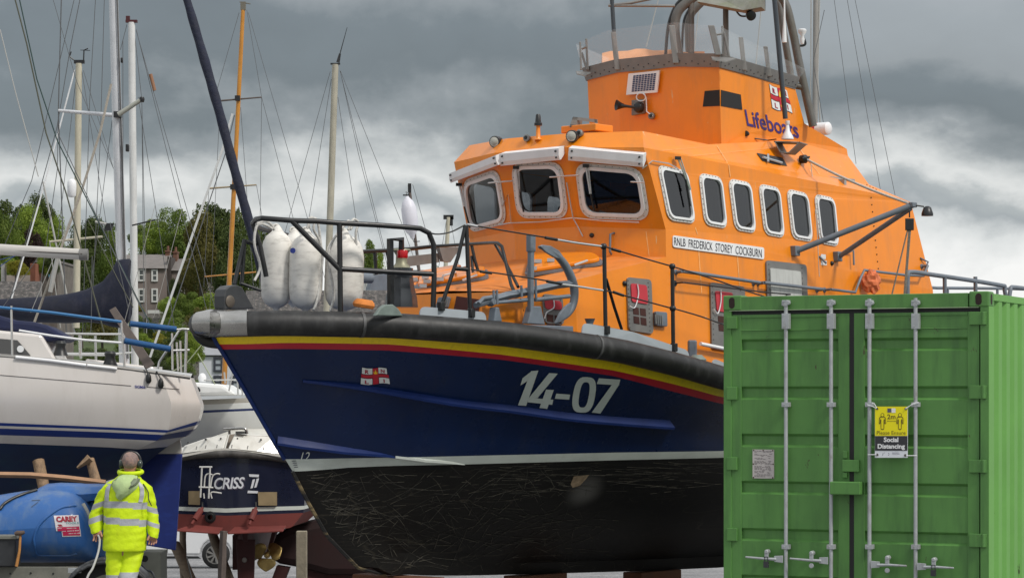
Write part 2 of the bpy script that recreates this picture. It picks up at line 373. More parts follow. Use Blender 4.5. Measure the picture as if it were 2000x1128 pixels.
# --- hull rows
def Vs(u): s = min(max(u / 7.0, 0), 1); return .02 + 2.12 * (1 - (1 - s) ** 2.4) ** .75
def VL(B, u0, L, p=1.9, q=.9): return lambda u: .02 + B * (1 - (1 - min(max((u - u0) / L, 0), 1)) ** p) ** q
stem_px = [(418, 657), (426, 672), (433, 682), (470, 745), (530, 850), (557, 896), (572, 920), (605, 985), (640, 1046), (700, 1108), (753, 1122)]
stem = [LB.pv(x, y, 0) for x, y in stem_px]
def row(px, V, ext):
    pts = [LB.pc(x, y, V) for x, y in px]; f = [(p[0], p[2]) for p in pts]
    last = f[-1]; f += [(last[0] + du, last[1] + dw) for du, dw in ext]
    return interp(f)
ext = [(1.2, -.14), (3, -.26), (6, -.30), (9.5, -.2)]
V1 = VL(2.10, stem[0][0], 7, 2.4, .75); V2 = VL(2.07, stem[1][0], 7, 2.4, .78); V3 = VL(2.05, stem[2][0], 7, 2.4, .80)
Vw = VL(1.84, stem[5][0], 7.2, 2.0, .98); Vw2 = VL(1.80, stem[6][0], 7.2, 2.0, 1.0)
w1 = row([(418, 657), (540, 654.5), (760, 658.5), (980, 675), (1200, 706), (1310, 732), (1411, 761)], V1, ext)
w2 = row([(426, 672), (540, 668.6), (760, 671.7), (980, 692), (1200, 723), (1310, 748), (1411, 775.5)], V2, ext)
w3 = row([(433, 682), (540, 680.5), (760, 684), (980, 702), (1200, 734), (1310, 763), (1411, 788.7)], V3, ext)
ex2 = [(9.5, .1)]
w4 = row([(557, 896), (760, 893), (980, 888), (1200, 883), (1411, 880)], Vw, ex2)
w5 = row([(571, 917), (760, 909), (910, 906), (980, 904), (1200, 898), (1411, 893)], Vw2, ex2)
kp = [LB.pv(x, y, .05) for x, y in [(753, 1122), (904, 1123), (1033, 1120), (1248, 1114), (1411, 1107)]]
wk = interp([(p[0], p[2]) for p in kp] + [(12.5, kp[-1][2] + .1), (14, kp[-1][2] + .3)])
rows = []; NT = 46; UE = 14.0
def tline(u0, V, W, st=None, nt=NT):
    out = []
    for i in range(nt):
        t = i / (nt - 1); u = u0 + (UE - u0) * t ** 1.45
        w = W(u)
        if st and u < st[0] + .5: k = (u - st[0]) / .5; w = st[1] * (1 - k) + w * k
        out.append((u, V(u) if i else 0.0, w))
    return out
def lerpf(fa, fb, t): return lambda u: fa(u) * (1 - t) + fb(u) * t
def S0(i): return (stem[i][0], stem[i][2])
lines = [tline(stem[0][0], V1, w1, S0(0)), tline(stem[1][0], V2, w2, S0(1)), tline(stem[2][0], V3, w3, S0(2))]
for k, t in ((3, .27), (None, .52), (4, .78)):
    if k is None: us = (stem[3][0] + stem[4][0]) / 2; ws = (stem[3][2] + stem[4][2]) / 2
    else: us, ws = stem[k][0], stem[k][2]
    B = 2.05 * (1 - t) + 1.84 * t - .10 * math.sin(math.pi * t)
    lines.append(tline(us, VL(B, us, 7.1, 2.4 - .4 * t, .80 + .2 * t), lerpf(w3, w4, t), (us, ws)))
lines += [tline(stem[5][0], Vw, w4, S0(5)), tline(stem[6][0], Vw2, w5, S0(6))]
lines.append(tline(stem[7][0], VL(1.62, stem[7][0], 7.2, 1.9, 1.05), lerpf(w5, wk, .30), S0(7)))
lines.append(tline(stem[8][0], VL(1.25, stem[8][0], 7.4, 1.8, 1.1), lerpf(w5, wk, .56), S0(8)))
lines.append(tline(stem[9][0], VL(.70, stem[9][0], 7.4, 1.6, 1.2), lerpf(w5, wk, .80), S0(9)))
lines.append(tline(stem[9][0] + .2, VL(.10, stem[9][0], 1.5, 1.6, 1.0), lerpf(w5, wk, .90), (stem[9][0], stem[9][2] - .04)))
lines.append(tline(stem[10][0], lambda u: .06, wk, S0(10)))
hm = [1, 2] + [0] * 4 + [3] + [4] * 5
hull = MB(LB)
hull.grid(lines, fmi=lambda i, j: hm[i])
hull.grid([[(p[0], -p[1], p[2]) for p in l] for l in lines], fmi=lambda i, j: hm[i], flip=True)
tr = [l[-1] for l in lines]; hull.poly(tr + [(p[0], -p[1], p[2]) for p in tr[::-1]], 0)
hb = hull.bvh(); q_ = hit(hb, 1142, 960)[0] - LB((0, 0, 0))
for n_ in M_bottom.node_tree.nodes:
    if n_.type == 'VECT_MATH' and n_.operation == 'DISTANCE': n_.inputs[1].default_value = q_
rnd_ = random.Random(21)
def scratch(x, y, L_, a, cur, wid):
    n = max(3, int(L_ / 12)); P = []; dx = math.cos(a); dy = -math.sin(a)
    for i in range(n + 1):
        t = i / n - .5; P.append((x + dx * L_ * t - dy * cur * 4 * t * t * L_ + rnd_.uniform(-.3, .3), y + dy * L_ * t + dx * cur * 4 * t * t * L_ + rnd_.uniform(-.3, .3)))
    for i in range(n):
        if rnd_.random() < .16: continue
        (x0, y0), (x1, y1) = P[i], P[i + 1]
        if min(y0, y1) < 915 - (x0 - 575) * .022 or max(y0, y1) > 1116 or x0 < 585 + (y0 - 915) * .62 + max(0, y0 - 1040) * .6: continue
        w = wid * rnd_.uniform(.5, 1.2); l = math.hypot(x1 - x0, y1 - y0) or 1; nx, ny = -(y1 - y0) / l * w, (x1 - x0) / l * w
        V_ = [hit(hb, px, py, .003)[0] for px, py in ((x0 + nx, y0 + ny), (x1 + nx * .7, y1 + ny * .7), (x1 - nx * .7, y1 - ny * .7), (x0 - nx, y0 - ny))]
        if max((p - V_[0]).length for p in V_) < .3: k = len(hull.v); hull.v += V_; hull.f.append((k, k + 1, k + 2, k + 3)); hull.m.append(rnd_.choice((5, 6, 6)))
for k in range(230):
    x = 600 + 560 * rnd_.random() ** 1.25; y = rnd_.uniform(925, 1105); q = rnd_.random()
    if q < .5: scratch(x, y, rnd_.uniform(40, 170), R(rnd_.gauss(-2, 9)), rnd_.uniform(-.10, .14), .55)
    elif q < .75: scratch(x, y, rnd_.uniform(50, 200), R(rnd_.uniform(20, 48)), rnd_.uniform(-.12, .12), .5)
    elif q < .9: scratch(x, y, rnd_.uniform(30, 90), R(rnd_.uniform(-70, -30)), rnd_.uniform(-.2, .2), .5)
    else: scratch(x, y, rnd_.uniform(30, 80), R(rnd_.uniform(66, 84)), rnd_.uniform(-.05, .05), .5)
for k in range(60): scratch(rnd_.uniform(980, 1400), rnd_.uniform(903, 960), rnd_.uniform(40, 150), R(rnd_.gauss(-1, 4)), 0, .5)
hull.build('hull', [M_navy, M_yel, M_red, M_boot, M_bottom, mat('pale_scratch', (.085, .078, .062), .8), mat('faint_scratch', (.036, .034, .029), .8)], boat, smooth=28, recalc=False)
# --- deck
def wS(u): return w1(u) + .17
dk = MB(LB); us = [stem[0][0] + (13.98 - stem[0][0]) * (i / 40) ** 1.4 for i in range(41)]
dk.grid([[(u, (V1(u) - .01) * s, wS(u) + .03 * (1 - s * s)) for s in (-1, -.7, -.35, 0, .35, .7, 1)] for u in us])
dk.grid([[(u, -(V1(u) - .01), wS(u)) for u in us], [(u, -(V1(u) - .01), w1(u)) for u in us]]); dk.grid([[(u, (V1(u) - .01), wS(u)) for u in us], [(u, (V1(u) - .01), w1(u)) for u in us]])
dk.build('deck', mat('blue_deck_paint', (.035, .055, .11), .6, var=.12, vs=5, bump=.1, bs=80), boat, smooth=30)
# --- rubber belt
def beltpt(u, sgn): return (u, sgn * (V1(u) + .055), w1(u) + .118)
bl = MB(LB)
for sgn in (1, -1):
    us = [-.02] + [.12 + 13.8 * (i / 60) ** 1.5 for i in range(61)]
    path = [(max(u, stem[0][0] - .12) if u < .1 else u, sgn * (V1(max(u, stem[0][0])) + .05) if u > .1 else sgn * .02, w1(u) + .118) for u in us]
    bl.tube(path, .128, 14)
bl.tube(spline([LB.pv(x, y, v) for x, y, v in ((408, 628, -.05), (392, 636, -.12), (388, 650, -.2), (402, 664, -.15), (425, 668, -.05))], 4), .065, 10)
bl.build('rubber_fender_belt', M_black, boat, smooth=50)
cl = MB(LB)
for px in (706, 1163):
    q = LB.pc(px, 640, lambda u: V1(u) + .055); u = q[0]; bd = Vector((.05, (V1(u + .05) - V1(u - .05)) / 2, (w1(u + .05) - w1(u - .05)) / 2))
    a = Vector((u, V1(u) + .055, w1(u) + .118)); cl.tube([a - bd * .25, a + bd * .25], .131, 14)
cl.build('belt_clamp', mat('dark_grey_band', (.07, .07, .07), .5, var=.3, vs=9), boat, smooth=40)
bp = MB(LB)
ub = LB.pc(484, 630, lambda u: V1(u) + .055)[0]; bw = [beltpt(ub * k, 1) for k in (.25, .45, .65, .85, 1)]
bp.tube([(.02, .0, w1(.1) + .13), (.04, .14, w1(.1) + .13)] + [(p[0], p[1], p[2] + .01) for p in bw], [.11, .130, .137, .139, .139, .138, .137], 16)
bp.build('bow_plate', M_steel, boat, smooth=40)
# keel stem bar, worn
sb = MB(LB); sb.tube([(s[0] - .012, 0, s[2]) for s in stem[:6]], .02, 6); sb.build('stem_bar', M_navyrail, boat, smooth=40)
sb = MB(LB); sb.tube([(s[0] - .006, 0, s[2]) for s in stem[6:]], .020, 6); sb.build('stem_bar', mat('chafed_stem', (.16, .12, .06), .7, var=.4, vs=8, stain=(.01, .01, .01), stain_amt=1, ss=(1, 1, 4), thr=(.4, .5)), boat, smooth=40)
# --- spray rails: triangular section lying on the hull
def hullrail(name, pts, drop, out, m, endcap=True):
    a = []; b = []; c = []
    P = [tuple(p) for p in spline([(x, y, 0) for x, y in pts], 7)]
    D = interp([(p[0], d) for p, d in zip(pts, drop)])
    for x, y, _ in P:
        t, n = hit(hb, x, y, -.01); s, n2 = hit(hb, x, y + D(x), -.01)
        nn = Vector((n.x, n.y, 0)).normalized(); k = min(1, D(x) / max(drop) * 1.3)
        a.append(t); b.append(s + nn * out * k + Vector((0, 0, .012))); c.append(s + nn * out * k * .9 - Vector((0, 0, .012)))
        
    g = MB(); d = [hit(hb, x, y + D(x) + 3, -.01)[0] for x, y, _ in P]
    g.grid([a, b, c, d]); g.poly([a[-1], b[-1], c[-1], d[-1]]); g.poly([a[0], b[0], c[0], d[0]])
    g.build(name, m, boat, smooth=35)
hullrail('spray_rail', [(591, 741), (700, 750), (800, 765), (900, 780), (1000, 790), (1100, 803), (1200, 812), (1308, 819)], [4, 10, 13, 14, 16, 17, 17, 18], .10, M_navyrail)
hullrail('spray_rail', [(533, 848), (584, 856), (672, 871), (738, 882), (772, 891)], [18, 18, 14, 8, 2], .08, M_navyrail); hullrail('spray_rail', [(772, 891), (830, 895), (908, 905)], [2, 6, 1], .04, M_boot)
# --- numbers and flag on the bow
def hs(px, py): return hit(hb, px, py, .008)[0]
M_num = mat('number_white', (.62, .66, .62), .5, var=.05)
g = MB()
def glyph(g, shapes, quad, surf, mi=0):
    for sh in shapes:
        # subdivide long polygons by quads
        g.poly([surf(*quadmap(quad, s, t)) for s, t in sh], mi)
one = [[(.55, 0), (.88, 0), (.62, 1), (.30, 1)], [(.62, .0), (.52, .28), (.08, .42), (.14, .22)]]
four = [[(.62, 0), (.86, 0), (.22, .70), (0, .70)], [(0, .62), (1.0, .62), (.97, .78), (0, .78)], [(.66, .36), (.90, .36), (.76, 1), (.5, 1)]]
dash = [[(0, 0), (1, 0), (.94, 1), (-.06, 1)]]
def ring2(cx, cy, rx, ry, th, shear=.14, n=28):
    o = []; i = []
    for k in range(n):
        t = 2 * math.pi * k / n; c = math.copysign(abs(math.cos(t)) ** .62, math.cos(t)); s_ = math.copysign(abs(math.sin(t)) ** .8, math.sin(t))
        y = cy + ry * s_; o.append((cx + rx * c - shear * (y - cy), y)); yi = cy + (ry - th * .9) * s_; i.append((cx + (rx - th * 1.5) * c - shear * (yi - cy), yi))
    return [[o[k], o[(k + 1) % n], i[(k + 1) % n], i[k]] for k in range(n)]
zero = ring2(.5, .5, .42, .5, .16)
seven = [[(.10, 0), (1.02, 0), (1.0, .18), (.06, .18)], [(.72, .14), (1.0, .17), (.52, 1), (.22, 1)]]
for sh in ([(1037, 723), (1051, 722), (1027, 791), (1011, 790)], [(1038, 723), (1043, 724), (1037, 738), (1016, 751), (1020, 737)], [(1072, 727), (1089, 728), (1049, 776), (1032, 776)], [(1032, 775), (1080, 779), (1078, 789), (1030, 784)], [(1066, 759), (1081, 760), (1068, 797), (1053, 795)], [(1086, 767), (1113, 769), (1111, 779), (1083, 777)], [(1169, 737), (1211, 740), (1208, 751), (1165, 748)], [(1195, 749), (1209, 749), (1172, 806), (1155, 804)]): g.poly([hs(*p) for p in sh])
glyph(g, zero, [(1117, 733), (1168, 736), (1164, 806), (1112, 803)], hs)
g.build('hull_number', M_num, boat)
g = MB(); hs2 = lambda a, b: hit(hb, a, b, .006)[0]
lettering(g, '12', [(588, 882), (605, 881), (603, 899), (586, 899)], hs, .0, .2); g.build('draught_number', M_num, boat)
g = MB()
for i in range(4): decal(g, rect(0, 0, 1, 1), [(570 + i * 1.5, 898 + 4 * i), (578 + i * 1.2, 898 + 4 * i), (578 + i * 1.2, 899.2 + 4 * i), (570 + i * 1.5, 899.2 + 4 * i)], hs)
g.build('draught_marks', mat('navy_marks', (.01, .015, .05), .5), boat)
M_flagw = mat('flag_white', (.72, .74, .72), .5); M_flagr = mat('flag_red', (.50, .012, .03), .5); M_flagb = mat('flag_navy_line', (.02, .01, .05), .5); M_flagy = mat('flag_gold', (.85, .50, .01), .5)
def house_flag(name, quad, surf0, parent):
    def sf(k): return lambda x, y: surf0(x, y, k)
    g = MB(); wv = lambda s: .05 * math.sin(s * math.pi * 2)
    def wr(x0, y0, x1, y1, n=6): return [(x0 + (x1 - x0) * i / n, y0 + wv(x0 + (x1 - x0) * i / n)) for i in range(n + 1)] + [(x0 + (x1 - x0) * i / n, y1 + wv(x0 + (x1 - x0) * i / n)) for i in range(n, -1, -1)]
    for q in ((.02, .02, .405, .37), (.635, .02, .95, .37), (0, .63, .40, .98), (.64, .63, 1, .98)):
        decal(g, wr(q[0] - .012, q[1] - .015, q[2] + .012, q[3] + .025), quad, sf(0), 3); decal(g, wr(*q), quad, sf(1), 0)
    decal(g, wr(0, .41, 1, .59), quad, sf(1), 1); decal(g, wr(.42, .03, .62, .99), quad, sf(2), 1)
    for ch, (a, b, c, d) in {'R': (.13, .1, .26, .32), 'N': (.72, .1, .86, .32), 'L': (.14, .71, .28, .92), 'I': (.79, .71, .83, .92)}.items():
        lettering(g, ch, [quadmap(quad, a, b + wv(a)), quadmap(quad, c, b + wv(c)), quadmap(quad, c, d + wv(c)), quadmap(quad, a, d + wv(a))], sf(3), .02, 0, 1)
    # crown and anchor
    decal(g, [(.44, .22), (.48, .30), (.50, .18), (.52, .1), (.54, .18), (.57, .30), (.60, .22), (.585, .42), (.455, .42)], quad, sf(3), 2)
    for st in ([(.52, .50), (.52, .84)], [(.47, .60), (.57, .60)], [(.44, .74), (.475, .83), (.52, .86), (.565, .83), (.60, .74)]): decal(g, stroke(st, .013), quad, sf(3), 2)
    return g.build(name, [M_flagw, M_flagr, M_flagy, M_flagb], parent)
# lettering with dark red glyph on white needs its own index
def house_flag_letters(quad, surf0, parent, m):
    g = MB(); wv = lambda s: .05 * math.sin(s * math.pi * 2)
    for ch, (a, b, c, d) in {'R': (.14, .1, .27, .32), 'N': (.72, .1, .86, .32), 'L': (.14, .71, .27, .92), 'I': (.79, .71, .83, .92)}.items():
        lettering(g, ch, [quadmap(quad, a, b + wv(a)), quadmap(quad, c, b + wv(c)), quadmap(quad, c, d + wv(c)), quadmap(quad, a, d + wv(a))], lambda x, y: surf0(x, y, 4), .02)
    g.build('flag_letters', m, parent)
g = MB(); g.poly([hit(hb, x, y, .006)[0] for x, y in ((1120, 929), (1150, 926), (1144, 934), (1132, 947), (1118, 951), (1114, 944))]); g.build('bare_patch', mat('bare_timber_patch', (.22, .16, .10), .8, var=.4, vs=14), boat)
fq = [(706, 715), (757, 718), (761, 749), (704, 749)]
fo = house_flag('house_flag', fq, lambda x, y, k: hit(hb, x, y, .008 + .0015 * k)[0], boat)
house_flag_letters(fq, lambda x, y, k: hit(hb, x, y, .008 + .0015 * k)[0], fo, mat('flag_letter_red', (.35, .01, .04), .5))

# ------------------------------------------------------------------ deckhouse
b4 = LB.pair((887, 319), (1257, 286)); b2 = LB.pair((965, 300), (1107, 286)); c4 = LB.pair((917, 468), (1300, 447)); c2 = LB.pair((996, 448), (1124, 442.5))
d4 = LB.pair((924, 518), (1288, 502)); d2 = LB.pair((991, 505), (1106, 500)); t4 = LB.pair((917, 286), (1254, 254)); t2 = LB.pair((996, 271), (1118, 262))
d4 = (d4[0], c4[1] - .01, d4[2])
def planar(p, a, b, c):
    A_, B_, C_ = Vector(a), Vector(b), Vector(c); n = (B_ - A_).cross(C_ - A_); return (A_.x - (n.y * (p[1] - A_.y) + n.z * (p[2] - A_.z)) / n.x, p[1], p[2])
c2 = planar(c2, b2, b4, c4); t2 = planar(t2, b2, b4, t4); d2 = planar(d2, c2, c4, d4)
for nme, q in dict(b4=b4, b2=b2, c4=c4, c2=c2, d4=d4, d2=d2, t4=t4, t2=t2).items(): print(nme, [round(x, 2) for x in q])
mir = lambda p: (p[0], -p[1], p[2])
B6 = LB.pv(1779, 395, b4[1] - .05); B5 = LB.pv(1757, 387, b4[1] - .045); A1 = LB.pv(1822, 566, c4[1] + .02); A0 = (A1[0] + .03, A1[1] + .05, 2.0)
F1 = (d4[0] + .02, c4[1] + .10, wS(d4[0]) - .05)
# upper bridge
f12t = LB.pair((1207, 140), (1323, 128)); f03t = LB.pair((1145, 157), (1407, 128)); f12b = LB.pair((1190, 256), (1308, 249)); f03b = LB.pair((1156, 256), (1407, 249.5))
f12b = (f12b[0], f12b[1], t2[2] - .02); f03b = (f03b[0], f03b[1] + .02, t2[2] - .02); f12b = planar(f12b, f12t, f03t, f03b)
f03t = (f03t[0], f03t[1] - .02, f03t[2]); g1t = LB.pv(1552, 169, f03t[1] - .02); g1m = LB.pv(1571, 241, f03t[1] - .01); g1b = LB.pv(1654, 291, f03b[1] - .05); g2b = LB.pv(1656, 304, f03b[1] - .04); g2c = LB.pv(1547, 274, f03b[1] - .02); g2a = LB.pv(1459, 260, f03b[1] - .01)
r5 = LB.pv(1697, 360, b4[1] - .22)
print('aft', [[round(x, 2) for x in q] for q in (B5, B6, A1, g1t, g1b, g2b, r5, f03t, f12t, f03b, f12b)])
dh = MB(LB)
def both(pts, mi=0):
    dh.poly(pts, mi); dh.poly([mir(p) for p in pts][::-1], mi)
def plv(p, a, b, c):
    A_, B_, C_ = Vector(a), Vector(b), Vector(c); n = (B_ - A_).cross(C_ - A_); return (p[0], A_.y - (n.x * (p[0] - A_.x) + n.z * (p[2] - A_.z)) / n.y, p[2])
F1 = plv(F1, c4, A1, (c4[0], c4[1] + .10, 2.4)); A0 = plv(A0, c4, A1, F1); d4 = plv(d4, c4, A1, F1)
# raked window front
both([b2, b4, c4, c2]); dh.poly([mir(b2), b2, c2, mir(c2)])
both([c2, c4, d4, d2]); dh.poly([mir(c2), c2, d2, mir(d2)])
both([b4, B5, B6, A1, c4])                                  # wheelhouse side
# chamfer round the roof (brow)
both([b2, t2, t4, b4]); dh.poly([b2, mir(b2), mir(t2), t2])
f03c = (f03b[0], f03b[1], f03b[2])
both([b4, t4, f03c]); both([b4, f03c, g2a, g2c]); both([b4, g2c, g2b, r5]); both([b4, r5, B5])
both([t2, t4, f03c]); dh.poly([t2, mir(t2), mir(f03c), f03c])
both([r5, B6, B5]); dh.poly([g2b, mir(g2b), mir(r5), r5][::-1]); dh.poly([r5, mir(r5), mir(B6), B6][::-1])
both([c4, A1, A0, F1, d4])                                  # lower side
dh.poly([B6, mir(B6), mir(A1), A1][::-1]); dh.poly([A1, mir(A1), mir(A0), A0][::-1])
# coach roof sloping down forward of the windows
e0 = LB.pair((756, 577), (1000, 569)); e1 = (4.35, 1.30, 0)
print('e0', e0)
e0 = (e0[0], min(e0[1], 1.15), e0[2]); ep = LB.pv(1122, 547, 1.30)
print('ep', ep)
both([d4, ep, (ep[0], 0, ep[2] + .01), (d2[0], 0, d2[2]), d2], 1)
both([ep, e0, (e0[0], 0, e0[2] + .03), (ep[0], 0, ep[2] + .01)], 1)
G1 = plv((ep[0], 0, wS(ep[0]) - .05), d4, F1, ep); G0 = plv((e0[0] - .10, 0, wS(e0[0]) - .03), ep, G1, e0)
both([d4, F1, G1, ep]); both([ep, G1, G0, e0]); dh.poly([e0, G0, mir(G0), mir(e0)])
db = dh.bvh()
SIDEW = [[(1282, 321), (1342, 334), (1358, 437), (1304, 430)], [(1363, 337), (1409, 346), (1420, 447), (1375, 439)], [(1421, 348), (1466, 357), (1476, 456), (1434, 449)],
        [(1480, 358), (1522, 367), (1532, 465), (1492, 458)], [(1535, 368), (1577, 378), (1587, 473), (1546, 466)], [(1589, 378), (1629, 387), (1638, 482), (1600, 475)]]
FRONTW = [[(1122, 316), (1254, 327), (1271, 431), (1136, 426)], [(998, 318), (1098, 315), (1112, 426), (1011, 426)], [(903, 353), (974, 328), (992, 435), (918, 455)]]
from mathutils.geometry import tessellate_polygon
def wmir(p): q = LB.loc(p); return LB((q[0], -q[1], q[2]))
def nmir(n): return n - LB.P * 2 * n.dot(LB.P)
holes = {}
def corners(quad, off=.004):
    c, n = hit(db, *quadmap(quad, .5, .5)); C = [onplane(x, y, c + n * off, n) for x, y in quad]
    if (C[1] - C[0]).cross(C[2] - C[1]).dot(n) < 0: C = C[::-1]
    return C, n
for q in SIDEW + FRONTW:
    wd_, rd_ = (.05, .11) if q in SIDEW else (.075, .16); C, n = corners(q, 0); idx = db.ray_cast(EYE, ray(*quadmap(q, .5, .5)).normalized())[2]
    h_ = rounded(inset(C, wd_ * .85), rd_ - wd_ * .5, 4); holes.setdefault(idx, []).append(h_)
    if q in SIDEW: holes.setdefault(idx + 1, []).append([wmir(p) for p in h_])
dh2 = MB(); dh2.v = list(dh.v); lin = MB()
for k, f in enumerate(dh.f):
    if k not in holes: dh2.f.append(f); dh2.m.append(dh.m[k]); continue
    loops = [[dh.v[i] for i in f]] + holes[k]; flat = [p for l in loops for p in l]; b_ = len(dh2.v); dh2.v += flat
    tris = tessellate_polygon(loops); nf = (flat[1] - flat[0]).cross(flat[2] - flat[1]).normalized(); cen = LB((8, 0, 4.3)); 
    if nf.dot(cen - flat[0]) < 0: nf = -nf
    for t in tris: dh2.f.append(tuple(b_ + i for i in t)); dh2.m.append(0)
    lin.add([p + nf * .05 for p in flat], [tuple(t) for t in tris])
house = dh2.build('deckhouse', [M_orange, M_odeck], boat, bevel=.012)
M_lin = mat('grey_cabin_lining', (.30, .30, .29), .7, var=.1)
lin.build('cabin_lining', M_lin, house)
g = MB(LB); g.box((5.6, -1.32, 3.50), (10.1, 1.32, 3.55)); g.box((5.5, -1.2, 4.80), (10, 1.2, 4.83)); g.box((9.6, -1.3, 3.55), (9.65, 1.3, 4.8)); g.build('cabin_floor_and_ceiling', M_lin, house)
M_cons = mat('dark_console', (.02, .022, .028), .5, var=.2)
g = MB(LB); g.box((5.75, -1.0, 3.55), (6.25, 1.0, 4.12)); g.box((5.95, -.3, 4.12), (6.1, .15, 4.34)); g.box((5.95, .4, 4.12), (6.1, .8, 4.3)); g.build('helm_console', M_cons, house, bevel=.03)
for u, v in ((6.9, .62), (6.9, -.55), (7.8, .7), (7.8, -.7), (8.8, .75), (8.8, -.75)):
    g = MB(LB); g.box((u - .22, v - .22, 3.55), (u + .22, v + .22, 3.98)); g.box((u + .14, v - .22, 3.98), (u + .26, v + .22, 4.55)); g.box((u + .12, v - .13, 4.55), (u + .24, v + .13, 4.72)); g.build('crew_seat', mat('navy_seat', (.02, .03, .07), .7), house, bevel=.04)
def tint():
    m = bpy.data.materials.new('tinted_cabin_glass'); m.use_nodes = True; t = m.node_tree; t.nodes.clear(); o = t.nodes.new('ShaderNodeOutputMaterial'); a = t.nodes.new('ShaderNodeBsdfTransparent'); a.inputs[0].default_value = (.40, .42, .44, 1); b = t.nodes.new('ShaderNodeBsdfGlossy'); b.inputs[0].default_value = (1, 1, 1, 1); b.inputs[1].default_value = .03
    lw = t.nodes.new('ShaderNodeLayerWeight'); lw.inputs[0].default_value = .5; pw = t.nodes.new('ShaderNodeMath'); pw.operation = 'POWER'; t.links.new(lw.outputs['Facing'], pw.inputs[0]); pw.inputs[1].default_value = 3.0; f = t.nodes.new('ShaderNodeMath'); f.operation = 'MULTIPLY_ADD'; t.links.new(pw.outputs[0], f.inputs[0]); f.inputs[1].default_value = .8; f.inputs[2].default_value = .05; x = t.nodes.new('ShaderNodeMixShader'); t.links.new(f.outputs[0], x.inputs[0]); t.links.new(a.outputs[0], x.inputs[1]); t.links.new(b.outputs[0], x.inputs[2]); t.links.new(x.outputs[0], o.inputs[0]); return m
M_tint = tint()
fb = MB(LB)
def bothf(pts): fb.poly(pts); fb.poly([mir(p) for p in pts][::-1])
bothf([f12t, f03t, f03c, f12b]); fb.poly([mir(f12t), f12t, f12b, mir(f12b)])
bothf([f03t, g1t, g1m, g2a, f03c]); bothf([g1m, g1b, g2b, g2c, g2a])
fb.poly([g1t, mir(g1t), mir(g1m), g1m][::-1]); fb.poly([g1m, mir(g1m), mir(g1b), g1b][::-1]); fb.poly([g1b, mir(g1b), mir(g2b), g2b][::-1])
fb.poly([f12t, f03t, g1t, mir(g1t), mir(f03t), mir(f12t)])
fbb = fb.bvh()
fly = fb.build('upper_bridge', M_orange, boat, bevel=.01)
up = MB(); up.T = lambda p: Vector(p)
allv = MB(); allv.v = dh.v + fb.v; allv.f = dh.f + [tuple(i + len(dh.v) for i in f) for f in fb.f]; ab = allv.bvh()
# blue base strip along the side deck
st = MB(LB); n_ = 12
for sg in (1, -1):
    st.grid([[(d4[0] + (A1[0] - d4[0]) * i / n_, sg * (c4[1] + .125), wS(d4[0] + (A1[0] - d4[0]) * i / n_) + .16) for i in range(n_ + 1)],
             [(d4[0] + (A1[0] - d4[0]) * i / n_, sg * (c4[1] + .14), wS(d4[0] + (A1[0] - d4[0]) * i / n_) - .06) for i in range(n_ + 1)]])
st.build('base_strip', M_navyrail, boat)

# --- windows
def window(quad, bv, parent=boat, wd_=.05, rad=.11, hgt=.03, Cn=None):
    C, n = Cn or corners(quad)
    g = MB(); o = rounded(C, rad, 6); i1 = rounded(inset(C, wd_), rad - wd_ * .55, 6); i0 = rounded(inset(C, wd_ * .5), rad - wd_ * .3, 6)
    ringmesh(g, o, i0, n * (hgt * .4), 0); ringmesh(g, i0, i1, n * hgt, 1)
    f = g.build('window', [M_frame, M_white], parent, smooth=30)
    p = MB(); pl = rounded(inset(C, wd_ * .9), rad - wd_ * .5, 6); p.poly([q + n * .006 for q in pl]); p.build('pane', M_tint, f)
    # bolt heads round the ring
    b = MB(); K = 30
    mid = rounded(inset(C, wd_ * .26), rad - wd_ * .2, 6); L = [0]
    for k in range(len(mid)): L.append(L[-1] + (mid[(k + 1) % len(mid)] - mid[k]).length)
    for k in range(K):
        d = L[-1] * k / K; j = max(i for i in range(len(mid)) if L[i] <= d); a, e = mid[j], mid[(j + 1) % len(mid)]; t = (d - L[j]) / max(1e-6, L[j + 1] - L[j]); q = a.lerp(e, t)
        b.lathe(q + n * hgt * .38, n, [(.0055, 0), (.0045, .006)], 6)
    b.build('bolts', mat('dark_bolt_heads', (.12, .12, .12), .4, metal=.6), f)
    return f, C, n
for q in SIDEW:
    window(q, db); C, n = corners(q); window(None, db, Cn=([wmir(p) for p in C][::-1], nmir(n)))
FW = [window(q, db, wd_=.075, rad=.16) for q in FRONTW]
# sun visors over the front windows
def visor(quad, dep=.16):
    c, n = hit(db, *quadmap(quad, .5, .62)); nh = Vector((n.x, n.y, 0)).normalized()
    TL, TR, BR, BL = [onplane(x, y, c + n * .10, n) for x, y in quad]
    g = MB(); dn = n * -.11
    def prof(T, B): return [T, T + (B - T) * .62 + n * .015, B + n * .005, B - n * .02, T + (B - T) * .6 + dn, T + dn]
    a, b = prof(TL, BL), prof(TR, BR)
    g.grid([a + [a[0]], b + [b[0]]]); g.poly(a); g.poly(b)
    v = g.build('sun_visor', M_white, boat)
    e = MB(); ex = (TR - TL).normalized()
    for T, B, sg in ((TL, BL, 1), (TR, BR, -1)):
        for t in (.2, .75): e.lathe(T + (B - T) * t + ex * sg * .04 + n * .016, n, [(.012, -.02), (.01, .008)], 8)
    e.build('visor_bolts', M_blk, v); return v
visor([(1111, 289), (1256, 302), (1256, 326), (1110, 313)]); visor([(976, 300.6), (1091, 289.5), (1094, 312), (978, 324)]); visor([(877, 339), (968, 303), (974, 322), (881, 357)])
def wiper(pts, r=.009, off=.07):
    w = MB(); P = [hit(db, x, y, off + (.0 if i else -.02))[0] for i, (x, y) in enumerate(pts)]
    w.tube(P, r, 6); return w.build('wiper', M_blk, boat)
M_silver = mat('bright_rod', (.6, .6, .6), .3, metal=.7)
